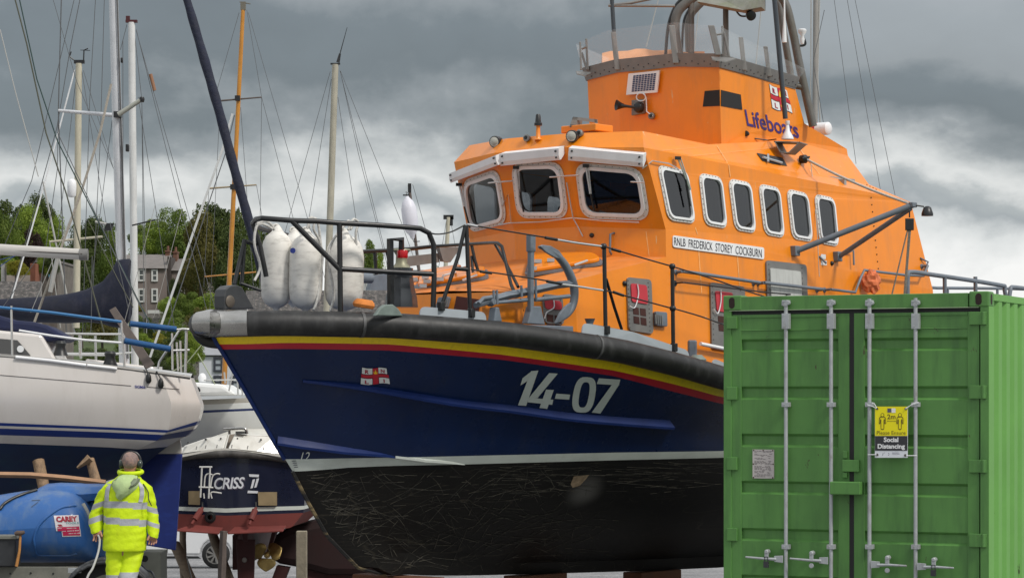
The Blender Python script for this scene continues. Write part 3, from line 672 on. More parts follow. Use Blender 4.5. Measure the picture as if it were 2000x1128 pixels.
def wip2(top, el, end):
    g = MB(); a = hit(db, *top, .05)[0]; b = hit(db, *el, .07)[0]; c = hit(db, *end, .06)[0]; s = Vector((.03, .01, 0))
    g.tube([a, b], .011, 6); g.tube([a + s, b + s * .3], .008, 6); o = g.build('wiper', M_silver, boat)
    k = MB(); k.tube([b + (a - b) * .35, c], .010, 6); k.obox(a, (.035, .012, 0), (0, .02, 0), (0, 0, .018)); k.build('wiper_blade', M_blk, o)
wip2((1147, 322), (1157, 375), (1164, 408)); wip2((1013, 325), (1021, 378), (1029, 411)); wip2((903, 358), (916, 400), (926, 442))
wip2((1317, 310), (1338, 372), (1340, 404))
# washer pipes and small rods below the front windows
g = MB()
for pp in ([(978, 438), (1000, 434), (1060, 432), (1122, 424), (1180, 430), (1250, 433)], [(1122, 424), (1131, 440), (1140, 462)], [(985, 400), (996, 378), (1001, 432)], [(1110, 355), (1122, 422)], [(1256, 328), (1270, 315), (1302, 320), (1320, 330)]):
    g.tube([hit(db, x, y, .03)[0] for x, y in pp], .0075, 6)
for a, b in (((966, 353), (1010, 349)), ((1083, 342), (1136, 338)), ((1237, 351), (1262, 352))): g.tube([hit(db, *a, .09)[0], hit(db, *b, .09)[0]], .009, 6)
g.build('washer_pipe', M_silver, boat, smooth=40)
# spotlights
def spot(x, y, r, dr):
    c = hit(ab, x, y + r * 1.2 if y > 0 else y, .0)[0]; Y = c.y; c = at(x, y, Y - .08); d = Vector(dr).normalized(); g = MB()
    g.lathe(c, d, [(r * .5, -.10), (r * .9, -.07), (r, -.02), (r, .03), (r * .86, .035)], 20); o = g.build('spotlight', M_blk, boat, smooth=35)
    l = MB(); l.lathe(c, d, [(r * .84, .036), (r * .5, .05), (.001, .055)], 20); l.build('lens', mat('lamp_lens', (.45, .44, .38), .15, metal=.3), o, smooth=60)
    k = MB(); k.tube([c - d * .04 + Vector((0, 0, -r * .8)), c - d * .02 + Vector((.01, .02, -r * 1.75))], .015, 6); k.build('bracket', M_silver, o)
spot(968, 277, .068, (-.55, -1, -.15)); spot(1118, 266, .068, (-.45, -1, -.12))
def small_cam(x, y, bv=ab):
    c, n = hit(bv, x, y, .03); g = MB(); g.lathe(c, Vector((-.6, -1, .1)), [(.03, -.04), (.04, -.01), (.042, .02), (.03, .03)], 12)
    o = g.build('deck_camera', M_alu, boat, smooth=40); k = MB(); k.lathe(c, Vector((-.6, -1, .1)), [(.022, .031), (.02, .036)], 12); k.build('lens', M_blk, o)
for x, y in ((1032, 273), (1134, 264), (1276, 227)): small_cam(x, y)
# beacon
c = at(1051, 268, hit(ab, 1051, 274)[0].y); g = MB(); g.lathe(c, (0, 0, 1), [(.05, -.03), (.028, 0), (.022, .10), (.022, .13)], 12); o = g.build('navigation_beacon', M_orange, boat, smooth=40)
g = MB(); g.lathe(c + Vector((0, 0, .13)), (0, 0, 1), [(.045, 0), (.045, .03), (.034, .04), (.026, .12), (.02, .13)], 12); g.build('lamp', M_blk, o, smooth=40)
# vent bracket on the roof
q0 = LB.loc(at(1140, 252, hit(ab, 1140, 262)[0].y + .2)); g = MB(LB); g.box((q0[0] - .1, q0[1] - .25, q0[2] - .04), (q0[0] + .22, q0[1] + .25, q0[2] + .04)); rb = g.build('roof_box', M_orange, boat, bevel=.01)
g = MB()
P4 = [onplane(x, y, LB((q0[0], q0[1], q0[2])), Vector((.1, -1, 0)).normalized()) for x, y in ((1119, 228), (1164, 233), (1166, 256), (1112, 248))]
bx = Vector((.06, .10, 0))
g.slab([P4[0], P4[1], P4[1].lerp(P4[2], .28), P4[0].lerp(P4[3], .28)], bx * .2); g.slab([P4[0].lerp(P4[3], .72), P4[1].lerp(P4[2], .72), P4[2], P4[3]], bx * .2)
g.slab([P4[0], P4[0].lerp(P4[1], .2), P4[3].lerp(P4[2], .26), P4[3]], bx); g.slab([P4[0].lerp(P4[1], .93), P4[1], P4[2], P4[3].lerp(P4[2], .93)], bx * .3)
g.build('louvre', M_alu, rb)
g = MB()
for ln in ([(1380, 252), (1400, 285), (1423, 322), (1426, 345)], [(1357, 442), (1362, 458)], [(1364, 486), (1370, 572)], [(1440, 500), (1444, 560)], [(1545, 270), (1600, 340)], [(1262, 452), (1268, 500)]):
    Q = [p for a, b in zip(ln, ln[1:]) for p in [(a[0] + (b[0] - a[0]) * i / 5, a[1] + (b[1] - a[1]) * i / 5) for i in range(6)]]
    g.grid([[hit(db, x - .7, y, .003)[0] for x, y in Q], [hit(db, x + .7, y, .003)[0] for x, y in Q]])
g.build('weld_seam', mat('worn_seam', (.80, .42, .16), .6, var=.3, vs=12), house)
# name board
def dsurf(off): return lambda x, y: hit(db, x, y, off)[0]
def board(quad, bv, th, m, name, parent, rad=.03):
    c, n = hit(bv, *quadmap(quad, .5, .5)); C = [onplane(x, y, c + n * .003, n) for x, y in quad]
    g = MB(); g.slab(rounded(C, rad, 4), n * th); o = g.build(name, m, parent); return o, c, n
nb, c, n = board([(1313, 459.5), (1491, 483.5), (1491, 506.5), (1313, 482.5)], db, .012, M_white, 'name_board', boat)
g = MB(); lettering(g, 'RNLB  FREDERICK  STOREY  COCKBURN', [(1317, 463), (1488, 487), (1488, 503), (1317, 478.5)], lambda x, y: onplane(x, y, c + n * .018, n), .0, 0, 0, 1.0)
g.build('name_letters', mat('black_lettering', (.02, .02, .03), .5), nb)
# ports with red covers along the lower side
def vent(quad, redq, gridq, bars=True, rope=None):
    c, n = hit(db, *quadmap(quad, .5, .5)); P_ = lambda x, y, o=.0: onplane(x, y, c + n * o, n)
    g = MB(); g.slab(rounded([P_(x, y, .004) for x, y in quad], .05, 5), n * .02); o = g.build('port_frame', M_alu, boat)
    g = MB(); g.slab(rounded([P_(x, y, .025) for x, y in redq], .03, 4), n * .012); g.build('red_cover', mat('red_cover', (.48, .03, .045), .5, var=.1), o)
    if gridq:
        g = MB()
        for i in (0, 1):
            for j in (0, 1):
                q = [quadmap(gridq, a, b) for a, b in ((i * .55, j * .55), (i * .55 + .44, j * .55), (i * .55 + .44, j * .55 + .44), (i * .55, j * .55 + .44))]
                g.slab([P_(x, y, .025) for x, y in q], n * .003)
        g.build('vent_opening', mat('dark_red_opening', (.045, .008, .004), .7), o)
    b = MB()
    for i in range(12):
        t = i / 12; s_ = [(.1, .05 + t), (.9, .05 + t)]
        for s, tt in ((.09, .06 + .88 * i / 11), (.91, .06 + .88 * i / 11)): b.lathe(P_(*quadmap(quad, s, tt), .024), n, [(.007, 0), (.006, .006)], 6)
    b.build('bolts', mat('dark_bolt_heads', (.12, .12, .12), .4), o)
    if rope:
        g = MB(); g.tube(spline([P_(x, y, .05) for x, y in rope], 6), .007, 6); g.build('lanyard', M_white, o, smooth=60)
vent([(1222, 541), (1270, 546), (1274, 652), (1226, 645)], [(1231, 553), (1262, 557), (1265, 594), (1233, 589)], [(1236, 599), (1261, 603), (1263, 636), (1238, 631)], rope=[(1245, 555), (1247, 575), (1240, 600), (1230, 598)])
vent([(1058, 573), (1098, 578), (1101, 635), (1062, 630)], [(1063, 584), (1096, 588), (1098, 605), (1065, 603)], [(1068, 613), (1096, 617), (1097, 650), (1069, 645)], rope=[(1081, 583), (1082, 600), (1068, 610), (1064, 622)])
vent([(1385, 551), (1452, 560), (1456, 690), (1388, 680)], [(1396, 568), (1430, 572), (1432, 612), (1399, 607)], [(1402, 616), (1430, 620), (1432, 650), (1404, 646)], rope=[(1408, 566), (1408, 590), (1402, 612), (1395, 604)])
vent([(1494, 508), (1573, 517), (1577, 640), (1498, 630)], [(1503, 523), (1563, 530), (1566, 600), (1506, 595)], None)
bpy.data.objects['red_cover.003'].data.materials[0] = mat('bare_door_panel', (.46, .47, .45), .55, var=.1, vs=3, stain=(.3, .3, .28), stain_amt=.6, ss=(12, 12, .4)); bpy.data.objects['red_cover.003'].name = 'door_panel'; bpy.data.objects['port_frame.003'].name = 'door'
def louv(quad):
    c, n = hit(db, *quadmap(quad, .5, .5)); g = MB(); g.slab(rounded([onplane(x, y, c, n) for x, y in quad], .02, 3), n * .05); o = g.build('side_vent', M_gal, boat, bevel=.006)
    g = MB()
    for i in range(4):
        q = [quadmap(quad, a, b) for a, b in ((.16 + i * .18, .2), (.26 + i * .18, .2), (.26 + i * .18, .85), (.16 + i * .18, .85))]
        g.slab([onplane(x, y, c + n * .051, n) for x, y in q], n * .01)
    g.build('vent_slats', M_alu, o)
louv([(1275, 608), (1297, 610), (1298, 638), (1276, 636)]); 
g = MB()
for pp in ([(1200, 455), (1195, 458), (1194, 492), (1194, 496)], [(1600, 500), (1607, 515)], [(1797, 504), (1806, 512), (1798, 534)], [(1651, 496), (1660, 490), (1661, 518)]): g.tube([hit(db, x, y, o_)[0] for (x, y), o_ in zip(pp, (.0, .05, .05, 0))], .013, 8)
g.build('hand_grip', M_gal, boat, smooth=50)
g = MB()
for x, y in ((1156, 459.5), (1624, 514), (1219, 553)): 
    p, n = hit(db, x, y); g.lathe(p, n, [(.028, 0), (.025, .02), (.012, .03)], 12)
g.build('hull_fitting', M_blk, boat, smooth=40)
g = MB()
for q in ([(1603, 496), (1612, 497), (1612, 506), (1603, 505)], [(1603, 508), (1614, 509), (1614, 518), (1603, 517)]):
    p, n = hit(db, *quadmap(q, .5, .5)); g.slab([onplane(x, y, p, n) for x, y in q], n * .006)
g.build('small_plate', M_white, boat)
# rivet line down the after side
g = MB()
for i in range(14):
    x, y = 1700 + 18 * i / 13, 372 + 180 * i / 13; p, n = hit(db, x, y); g.lathe(p, n, [(.010, 0), (.007, .007)], 7)
for i in range(4): p, n = hit(db, 1693 + 6 * i, 361 + 3 * i); g.lathe(p, n, [(.010, 0), (.007, .007)], 7)
g.build('rivets', M_blk, boat)
# recess with grey linkage in the upper chamfer
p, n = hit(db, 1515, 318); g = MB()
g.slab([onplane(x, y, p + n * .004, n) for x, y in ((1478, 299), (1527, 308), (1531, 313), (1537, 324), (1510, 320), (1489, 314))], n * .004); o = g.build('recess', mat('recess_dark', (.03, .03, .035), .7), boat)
g = MB(); g.tube([onplane(1490, 307, p + n * .03, n), onplane(1527, 318, p + n * .03, n)], .015, 6); g.tube([onplane(1500, 302, p + n * .03, n), onplane(1500, 316, p + n * .03, n)], .015, 6); g.build('linkage', M_lgrey, o)

# ------------------------------------------------------------------ upper bridge fittings
def fs(off): return lambda x, y: hit(fbb, x, y, off)[0]
# window slot wrapping the corner
g = MB()
def slot(quad):
    p, n = hit(fbb, *quadmap(quad, .5, .5)); g.slab([onplane(x, y, p + n * .003, n) for x, y in quad], n * .004)
slot([(1376.6, 178), (1406, 175.5), (1406, 207), (1372.7, 208.5)]); slot([(1408, 175.8), (1446.5, 185), (1449.5, 214.5), (1408, 207)])
g.build('look_out_slot', mat('slot_dark', (.012, .012, .013), .7), fly)
fq = [(1501, 163), (1538, 178), (1547, 222), (1508, 211)]
fo = house_flag('house_flag', fq, lambda x, y, k: fs(.005 + .0015 * k)(x, y), fly); house_flag_letters(fq, lambda x, y, k: fs(.005 + .0015 * k)(x, y), fo, MATS['flag_letter_red'])
g = MB(); lettering(g, 'Lifeboats', [(1453, 213), (1555, 238), (1561, 271), (1459, 246)], fs(.006), .015, 0)
g.build('lifeboats_lettering', mat('violet_lettering', (.045, .02, .16), .45), fly)
# solar panel
pc, pn = hit(fbb, 1258, 160); SQ = [(1229.5, 144.5), (1290, 138), (1285, 181), (1225, 186)]
g = MB(); g.slab([onplane(x, y, pc + pn * .03, pn) for x, y in SQ], pn * .025); sp = g.build('solar_panel', M_white, fly, bevel=.004)
g = MB()
for i in range(8):
    for j in range(9):
        q = [quadmap(SQ, a, b) for a, b in ((.13 + i * .094, .1 + j * .087), (.13 + i * .094 + .078, .1 + j * .087), (.13 + i * .094 + .078, .1 + j * .087 + .068), (.13 + i * .094, .1 + j * .087 + .068))]
        g.poly([onplane(x, y, pc + pn * .0575, pn) for x, y in q])
g.build('solar_cells', mat('solar_cell', (.012, .02, .09), .15), sp)
# horn
hc = hit(fbb, 1250, 209)[0]; g = MB(); P_ = lambda x, y, o: onplane(x, y, hc + pn * o, pn)
g.slab([P_(1239, 196, 0), P_(1262, 194, 0), P_(1262, 222, 0), P_(1239, 226, 0)], pn * .06); hn = g.build('horn_bracket', M_alu, fly, bevel=.006)
g = MB(); a = P_(1209, 206, .16); b = P_(1244, 210, .12); d = (a - b).normalized() + Vector((-.2, -1.2, -.1)).normalized() * .8
g.tube([b, b.lerp(a, .55), a], [.014, .018, .03], 10); g.lathe(a, d, [(.025, -.06), (.04, -.02), (.062, .03), (.066, .035), (.05, .02), (.02, -.01)], 18); g.lathe(P_(1250, 210, .06), pn, [(.066, 0), (.068, .03), (.055, .06), (.02, .075)], 18)
g.build('horn', M_blk, hn, smooth=40)
g = MB(); ring = [P_(1252 + 9 * math.cos(t * .52), 190 + 8 * math.sin(t * .52), .06) for t in range(12)]; g.tube(ring, .008, 6, close=True); g.tube([P_(1262, 190, .05), P_(1263, 218, .06), P_(1275, 227, .05)], .008, 6); g.build('conduit', M_white, hn, smooth=60)
# steel coaming round the open bridge
band_b = [(1148, 152), (1207, 139), (1323, 128), (1407, 128), (1552, 169)]; band_t = [(1150, 128), (1205, 115), (1316, 105), (1404, 102), (1548, 147)]
bt = LB.pair(band_t[1], band_t[2]); bt3 = LB.pair(band_t[0], band_t[3]); 
hh = .0
def grow(p, k, dw=0): return (p[0] - (k if p[0] < 7.9 else -k), p[1] * (1 + k / 1.0), p[2] + dw)
ring_b = [mir(g1t), mir(f03t), mir(f12t), f12t, f03t, g1t]; ring_b = [grow(p, .015, -.015) for p in ring_b]
ring_t = [grow(p, .035, .155) for p in ring_b]; ring_t[0] = (ring_t[0][0], ring_t[0][1], ring_b[0][2] + .13); ring_t[-1] = mir(ring_t[0])
g = MB(LB); g.grid([ring_b, ring_t]); 
tin = [grow(p, -.04, -.0) for p in ring_t]; g.grid([ring_t, tin]); g.grid([tin, [(p[0], p[1], p[2] - .15) for p in tin]])
cbv = g.bvh(); coam = g.build('coaming', M_alu, fly)
g = MB()
for i in range(5):
    a0, a1 = Vector(ring_b[i]), Vector(ring_b[i + 1]); e0_, e1_ = Vector(ring_t[i]), Vector(ring_t[i + 1]); L_ = (a1 - a0).length; K = max(2, int(L_ / .075))
    for k in range(K):
        t = (k + .5) / K; h = .22 if k % 2 else .42; q = a0.lerp(a1, t).lerp(e0_.lerp(e1_, t), h); nn = (LB(a1) - LB(a0)).cross(Vector((0, 0, 1))); c_ = LB((8, 0, 6))
        if nn.dot(LB(q) - c_) < 0: nn = -nn
        g.lathe(LB(q), nn.normalized(), [(.008, -.003), (.006, .008)], 6)
g.build('rivets', M_blk, coam)
# clear wind screen panels and posts
def upr(p, h, outw): 
    c_ = Vector((8.0, 0, 0)); d = Vector((p[0] - 8.0, p[1], 0)); d.normalize(); return (p[0] + d.x * outw, p[1] + d.y * outw, p[2] + h)
hts = [.08, .34, .42, .42, .34, .08]
scr_t = [upr(p, h, .07) for p, h in zip(ring_t, (.09, .29, .35, .35, .29, .09))]
for i in range(5):
    g = MB(LB); a, b, c_, d = ring_t[i], ring_t[i + 1], scr_t[i + 1], scr_t[i]
    g.slab([a, b, c_, d], (0, 0, .004)); g.build('wind_screen', M_clear, coam)
def post(b, t, w=.035, d=.02, name='screen_post'):
    B = onplane(*b, hit(cbv, *b)[0], Vector((0, -1, 0))); Y = B.y; g = MB(); T = at(*t, Y - .02); B = at(*b, Y - .02)
    ax = (T - B); ex = Vector((w, 0, 0)); g.hexa([B - ex - Vector((0, d, 0)), B + ex - Vector((0, d, 0)), B + ex + Vector((0, d, 0)), B - ex + Vector((0, d, 0)), T - ex - Vector((0, d, 0)), T + ex - Vector((0, d, 0)), T + ex + Vector((0, d, 0)), T - ex + Vector((0, d, 0))])
    g.build(name, M_alu, fly, bevel=.005)
for b, t, w in (((1206, 137), (1198, 63), .031), ((1320, 124), (1312, 50), .036), ((1403, 108), (1389, 50), .036), ((1454, 138), (1447, 73), .026), ((1503, 150), (1495, 91), .024), ((1148, 138), (1145, 76), .014), ((1135, 137), (1133, 82), .012), ((1412, 108), (1411, 51), .013)): post(b, t, w)
g = MB()
for pts in ([(1136, 103), (1146, 136)], [(1414, 62), (1424, 110)], [(1136, 96), (1145, 92)], [(1400, 68), (1411, 66)]): 
    g.tube([at(x, y, hit(cbv, 1150 if x < 1300 else 1405, 135 if x < 1300 else 115)[0].y - .03) for x, y in pts], .014, 6)
g.build('post_brace', M_alu, fly)
g = MB()
for cx, cy, w in ((1141, 143, 16), (1413, 115, 24)):
    Y = hit(cbv, 1150 if cx < 1300 else 1405, 135 if cx < 1300 else 115)[0].y - .05; g.slab([at(cx - w, cy - 2, Y), at(cx + w, cy + 1, Y), at(cx + w * .2, cy + 7, Y - .1), at(cx - w * .9, cy + 3, Y - .1)], (0, 0, .015))
g.build('step_bracket', M_alu, fly)
# gantry tubes
g = MB(); Yg = 31.4
def T3(pts, r, n=10, Y=Yg): g.tube(spline([at(x, y, (Y if len(p_) == 0 else p_[0])) for x, y, *p_ in pts], 5), r, n)
T3([(1327, 118), (1318, 60), (1323, 25), (1345, 2), (1385, -28)], .062); T3([(1348, 112, 32.0), (1346, 40, 32.0), (1362, 12, 32.0), (1400, -20, 32.0)], .055, 8, 32.0); T3([(1350, 104), (1350, -30)], .038); T3([(1418, 110), (1417, -30)], .035)
T3([(1500, -30), (1532, 4), (1548, 60), (1562, 130), (1588, 247)], .052); T3([(1542, 166), (1572, 171)], .04); T3([(1480, -30, 32.2), (1518, 2, 32.2), (1530, 60, 32.2), (1545, 150, 32.2)], .045, 8, 32.2)
g.build('gantry', mat('grey_gantry_paint', (.13, .125, .115), .5, metal=.2, var=.15, vs=5, stain=(.09, .08, .05), stain_amt=.6), fly, smooth=50)
g = MB(); T3([(1300, 108), (1306, 48), (1322, 8), (1350, -14)], .02, 7); T3([(1332, 100, 31.9), (1336, 40, 31.9), (1352, 10, 31.9)], .016, 7, 31.9); T3([(1530, 0), (1545, 26), (1549, 70), (1560, 88), (1573, 86), (1567, 68)], .016, 7); T3([(1437, 20), (1446, 31), (1460, 32)], .012, 6)
g.build('cable', M_blk, fly, smooth=50)
g = MB(); g.slab([at(1385, -14, 31.3), at(1487, -30, 31.0), at(1487, 14, 31.0), at(1452, 20, 30.8), at(1360, 3, 31.1)], (0.1, .5, .03)); g.build('radar_platform', mat('mossy_platform', (.2, .2, .17), .8, var=.2, vs=9, stain=(.12, .15, .05), stain_amt=.8), fly)
g = MB(); c = at(1466, 30, 31.0); g.lathe(c, Vector((.25, -1, -.5)), [(.012, -.09), (.04, -.06), (.058, -.02), (.062, .03), (.05, .035)], 14); g.tube([c + Vector((0, .04, 0)), at(1466, 16, 31.1)], .012, 6); g.build('loudhailer', M_blk, fly, smooth=40)
g = MB()
def T4(pts, r, Y=30.9, n=8): g.tube([at(x, y, Y) for x, y in pts], r, n)
T4([(1194, -20), (1199, 63)], .026); g.build('antenna_pole', mat('dark_grey_pole', (.04, .05, .06), .4), fly, smooth=50)
g = MB(); T4([(1188, 11), (1232, 6), (1285, -5)], .018); T4([(1188, 11), (1318, 12)], .017); g.build('antenna_arm', M_alu, fly, smooth=50)
YW_ = hit(ab, 1538, 290)[0].y - .42; g = MB(); T4([(1511, -20), (1518, 60), (1526, 150), (1534, 232)], .03, YW_); wp = g.build('whip_antenna', mat('dark_grey_pole', (.04, .05, .06), .4), fly, smooth=50)
g = MB(); g.lathe(at(1538, 272, YW_), (0, 0, 1), [(.075, 0), (.07, .03), (.03, .10), (.02, .17), (.028, .18), (.028, .22)], 14); g.build('antenna_base', M_white, wp, smooth=40)
g = MB(); Y = YW_; A_ = [at(1511, 275, Y), at(1563, 277, Y), at(1540, 299, Y), at(1524, 298, Y)]
bk = Vector((.12, .28, 0)); g.slab([A_[0], A_[1], A_[1] + bk, A_[0] + bk], (0, 0, -.012)); g.slab([A_[0], A_[3], A_[3] + bk * .9, A_[0] + bk], (.012, 0, 0)); g.slab([A_[1], A_[2], A_[2] + bk * .9, A_[1] + bk], (-.012, 0, 0)); g.slab([A_[3], A_[2], A_[2] + bk * .9, A_[3] + bk * .9], (0, 0, .012)); g.build('antenna_bracket', M_alu, wp)
g = MB(); g.tube([at(1516, 272, YW_), at(1500, 274, YW_ + .1), hit(ab, 1474, 272, .01)[0]], .008, 6); g.lathe(hit(ab, 1458, 266, .03)[0], Vector((-.5, -1, 0)), [(.03, -.02), (.035, .02), (.028, .025)], 10); g.build('cable', M_blk, wp)
g = MB(); c = at(1567, 86, 31.0); g.lathe(c, (0, 0, 1), [(.02, 0), (.03, .06), (.02, .10), (.05, .14), (.052, .17), (.04, .18)], 14); g.lathe(at(1532, 75, 31.0), (0, 0, 1), [(.03, -.05), (.022, .1), (.014, .2), (.008, .5), (.004, .9)], 8); g.build('gps_aerial', M_white, fly, smooth=40)
# canister life raft behind the bridge
c0 = LB(LB.pv(1603, 252, -.2)); g = MB(); ax = LB.P; g.tube([c0 - ax * .42, c0 - ax * .40, c0 + ax * .12, c0 + ax * .14], [.06, .085, .085, .06], 16); lr = g.build('life_raft', M_white, fly, smooth=50)
g = MB(); g.tube([c0 - ax * .10, c0 - ax * .05], .088, 16); g.build('strap', M_flagr, lr, smooth=50)
# orange canvas cover behind the screen
g = MB(); rows_ = []
for i in range(9):
    r_ = []
    for j in range(13):
        s, t = j / 12, i / 8; x = 1176 + 200 * s; top = 104 - 12 * math.sin(min(1, s * 1.9) * math.pi * .55) + 10 * s; y = top + 34 * t
        r_.append(at(x, y, 31.9 - .25 * t - .5 * s + .05 * math.sin(9 * s + 4 * t) * math.sin(5 * s)) + Vector((0, 0, .012 * math.sin(21 * s + 3 * t))))
    rows_.append(r_)
g.grid(rows_); g.grid([[p + Vector((0, .8, -.25)) for p in rows_[0]], rows_[0]]); g.build('canvas_cover', mat('faded_orange_canvas', (.68, .33, .17), .8, var=.12, vs=5), fly, smooth=60)

# ------------------------------------------------------------------ rails, stanchions, lifelines
def deckpt(px, py_base=None, inb=.10):
    q = LB.pc(px, 640, lambda u: V1(u) - inb); return q
def railtube(mb, pts, r, n=8, sp=0):
    P = [LB(p) for p in pts]; mb.T = lambda p: Vector(p); mb.tube(spline(P, sp) if sp else P, r, n)
g = MB(); Vr = lambda u: V1(u) - .12
top = [LB.pc(x, y, Vr) for x, y in ((512, 426), (569, 430.5), (620, 432), (663, 435.6), (731, 439), (800, 444), (821, 446), (838, 455), (847, 478), (848, 540), (846, 600))]
nose = [LB.pv(492, 437, -.05), LB.pv(497, 428, .12)]; nose = [LB.pv(500, 428, .1)]
stb = [LB.pv(x, y, -v) for x, y, v in ((494, 436, .12), (502, 443, .35), (530, 452, .62), (575, 462, .85))]
railtube(g, stb[::-1] + nose + top, .027, 10)
railtube(g, [LB.pc(x, y, Vr) for x, y in ((663, 437), (665, 612))], .027); railtube(g, [LB.pc(x, y, Vr) for x, y in ((569, 430), (663, 525))], .027)
railtube(g, [LB.pc(x, y, Vr) for x, y in ((663, 525), (750, 530), (847, 535))], .026)
railtube(g, [LB.pv(494, 437, .0), LB.pv(508, 480, .05), LB.pv(520, 540, .1)], .025)
railtube(g, [LB.pv(478, 468, .0), LB.pv(458, 555, .0)], .022); railtube(g, [LB.pv(478, 468, .0), LB.pv(472, 555, .0)], .02); railtube(g, [LB.pv(476, 470, 0), LB.pv(500, 478, 0)], .02); railtube(g, [LB.pv(470, 553, 0), LB.pv(510, 567, .1)], .015)
g.build('bow_rail', M_blk, boat, smooth=50)
g = MB(); Vst = lambda u: -V1(u) + .25
railtube(g, [LB.pv(x, y, -1.05) for x, y in ((700, 492), (710, 491), (755, 489), (800, 486), (845, 481))], .022)
railtube(g, [LB.pv(755, 489, -1.05), LB.pv(764, 515, -1.05), LB.pv(780, 590, -1.05)], .02); railtube(g, [LB.pv(732, 491, -1.05), LB.pv(735, 540, -1.05)], .02)
railtube(g, [LB.pv(845, 481, -1.0), LB.pv(918, 476.5, -.4), LB.pv(960, 474, .3), LB.pv(972, 474.5, .5), LB.pv(980, 481, .6), LB.pv(985, 500, .65), LB.pv(998, 555, .85), LB.pv(1020, 606, 1.25)], .019)
railtube(g, [LB.pv(967, 476, .4), LB.pv(990, 517, .55), LB.pv(1012, 560, .95)], .018)
railtube(g, [LB.pv(921, 478, -.35), LB.pv(928, 510, -.3), LB.pv(944, 562, -.25)], .018); railtube(g, [LB.pv(921, 500, -.35), LB.pv(927, 570, -.25)], .016)
g.build('hoop_rail', M_blk, boat, smooth=50)
# bulwark plates
def plate(pts, th=.012):
    g = MB(); P = [LB.pc(x, y, lambda u: V1(u) - .03) for x, y in pts]; g.T = lambda p: Vector(p); W_ = [LB(p) for p in P]; g.slab(rounded(W_, .06, 4), LB.P * -th); return g.build('bulwark_plate', M_lgrey, boat)
plate([(817, 640), (822, 598), (949, 609), (951, 650)]); plate([(1133, 680), (1139, 630), (1165, 634), (1235, 647), (1345, 684), (1349, 722)]); plate([(1385, 745), (1393, 699), (1480, 735), (1490, 790)])
def stan(pts_top, pts_bot, mb): railtube(mb, [LB.pc(*pts_top, lambda u: V1(u) - .045), LB.pc(*pts_bot, lambda u: V1(u) - .045)], .021)
Vq = lambda u: V1(u) - .045
def stanchion(lines):
    g = MB()
    for a in lines: railtube(g, [LB.pc(x, y, Vq) for x, y in a], .022 if abs(a[0][0] - a[-1][0]) < 45 else .02)
    o = g.build('stanchion', M_blk, boat, smooth=50)
    k = MB()
    for a in lines:
        for e in (a[-1],):
            if abs(a[0][1] - a[-1][1]) > 60:
                c = LB(LB.pc(e[0], e[1] - 6, Vq)); k.obox(c - LB.P * -.01, LB.A * .032, LB.P * .03, Vector((0, 0, .045)))
    k.build('foot_clamp', M_blk, o, bevel=.008); return o
stanchion([[(909, 440), (895, 500), (860, 604)], [(911, 440), (914, 520), (919, 617)], [(888, 524), (915, 526)]])
stanchion([[(1180, 481), (1182, 600), (1183, 650)]]); stanchion([[(1313, 520), (1314, 600), (1315, 684)]])
g = MB(); railtube(g, [LB.pc(1184, 545, Vq), LB.pv(1200, 600, 1.75), LB.pv(1214, 642, 1.7)], .018); g.build('stanchion_brace', M_blk, boat, smooth=50)
g = MB()
for x, y in ((1179, 481), (1313, 520), (1314, 602)): p = LB(LB.pc(x, y, Vq)); g.lathe(p - Vector((0, 0, .03)), (0, 0, 1), [(.02, 0), (.034, .015), (.034, .045), (.02, .06)], 12)
g.build('stanchion_collar', M_blk, boat, smooth=40)
def wire(pts, r=.0085, m=None, name='lifeline', par=boat, V=Vq):
    g = MB(); railtube(g, [LB.pc(x, y, V) for x, y in pts], r, 6, 4); return g.build(name, m or M_blk, par, smooth=60)
wire([(828, 449), (850, 457), (880, 453), (908, 439)]); wire([(912, 438), (1050, 461), (1179, 481)]); wire([(1180, 481), (1250, 502), (1313, 520)]); wire([(1313, 520), (1400, 547), (1474, 573), (1600, 610)])
wire([(920, 526), (1050, 545), (1179, 567)]); wire([(1183, 567), (1250, 585), (1313, 602)]); wire([(1315, 602), (1370, 618), (1430, 640)])
wire([(1065, 464), (1088, 468)], .017); wire([(938, 530), (960, 533)], .016); wire([(1068, 549), (1096, 554)], .017); wire([(1195, 486), (1212, 491)], .016); wire([(1198, 570), (1218, 577)], .016)
wire([(1088, 468), (1130, 475), (1176, 481)], .012, M_silver, 'turnbuckle'); wire([(1098, 555), (1140, 561), (1178, 567)], .012, M_silver, 'turnbuckle'); wire([(912, 438), (932, 442)], .014, M_silver, 'turnbuckle')
# grab rails on the side
def side_rail(pts, r=.02, stand=.09, m=M_gal, bv=None):
    g = MB(); P = [hit(db, x, y, stand)[0] for x, y in pts]; g.tube(P, r, 8)
    for e in (0, -1):
        q, n = hit(db, *pts[e]); g.tube([q, P[e]], r, 8); g.lathe(q, n, [(.035, 0), (.03, .012)], 10)
    g.build('grab_rail', m, boat, smooth=50)
side_rail([(1320, 531), (1350, 535), (1471, 553)]); side_rail([(1480, 553), (1595, 566)]); side_rail([(1610, 566), (1658, 572), (1668, 545), (1676, 529), (1760, 539), (1792, 540), (1800, 520)], .017)
side_rail([(1318, 553), (1322, 553), (1480, 572), (1530, 576)], .009, .1, M_blk)
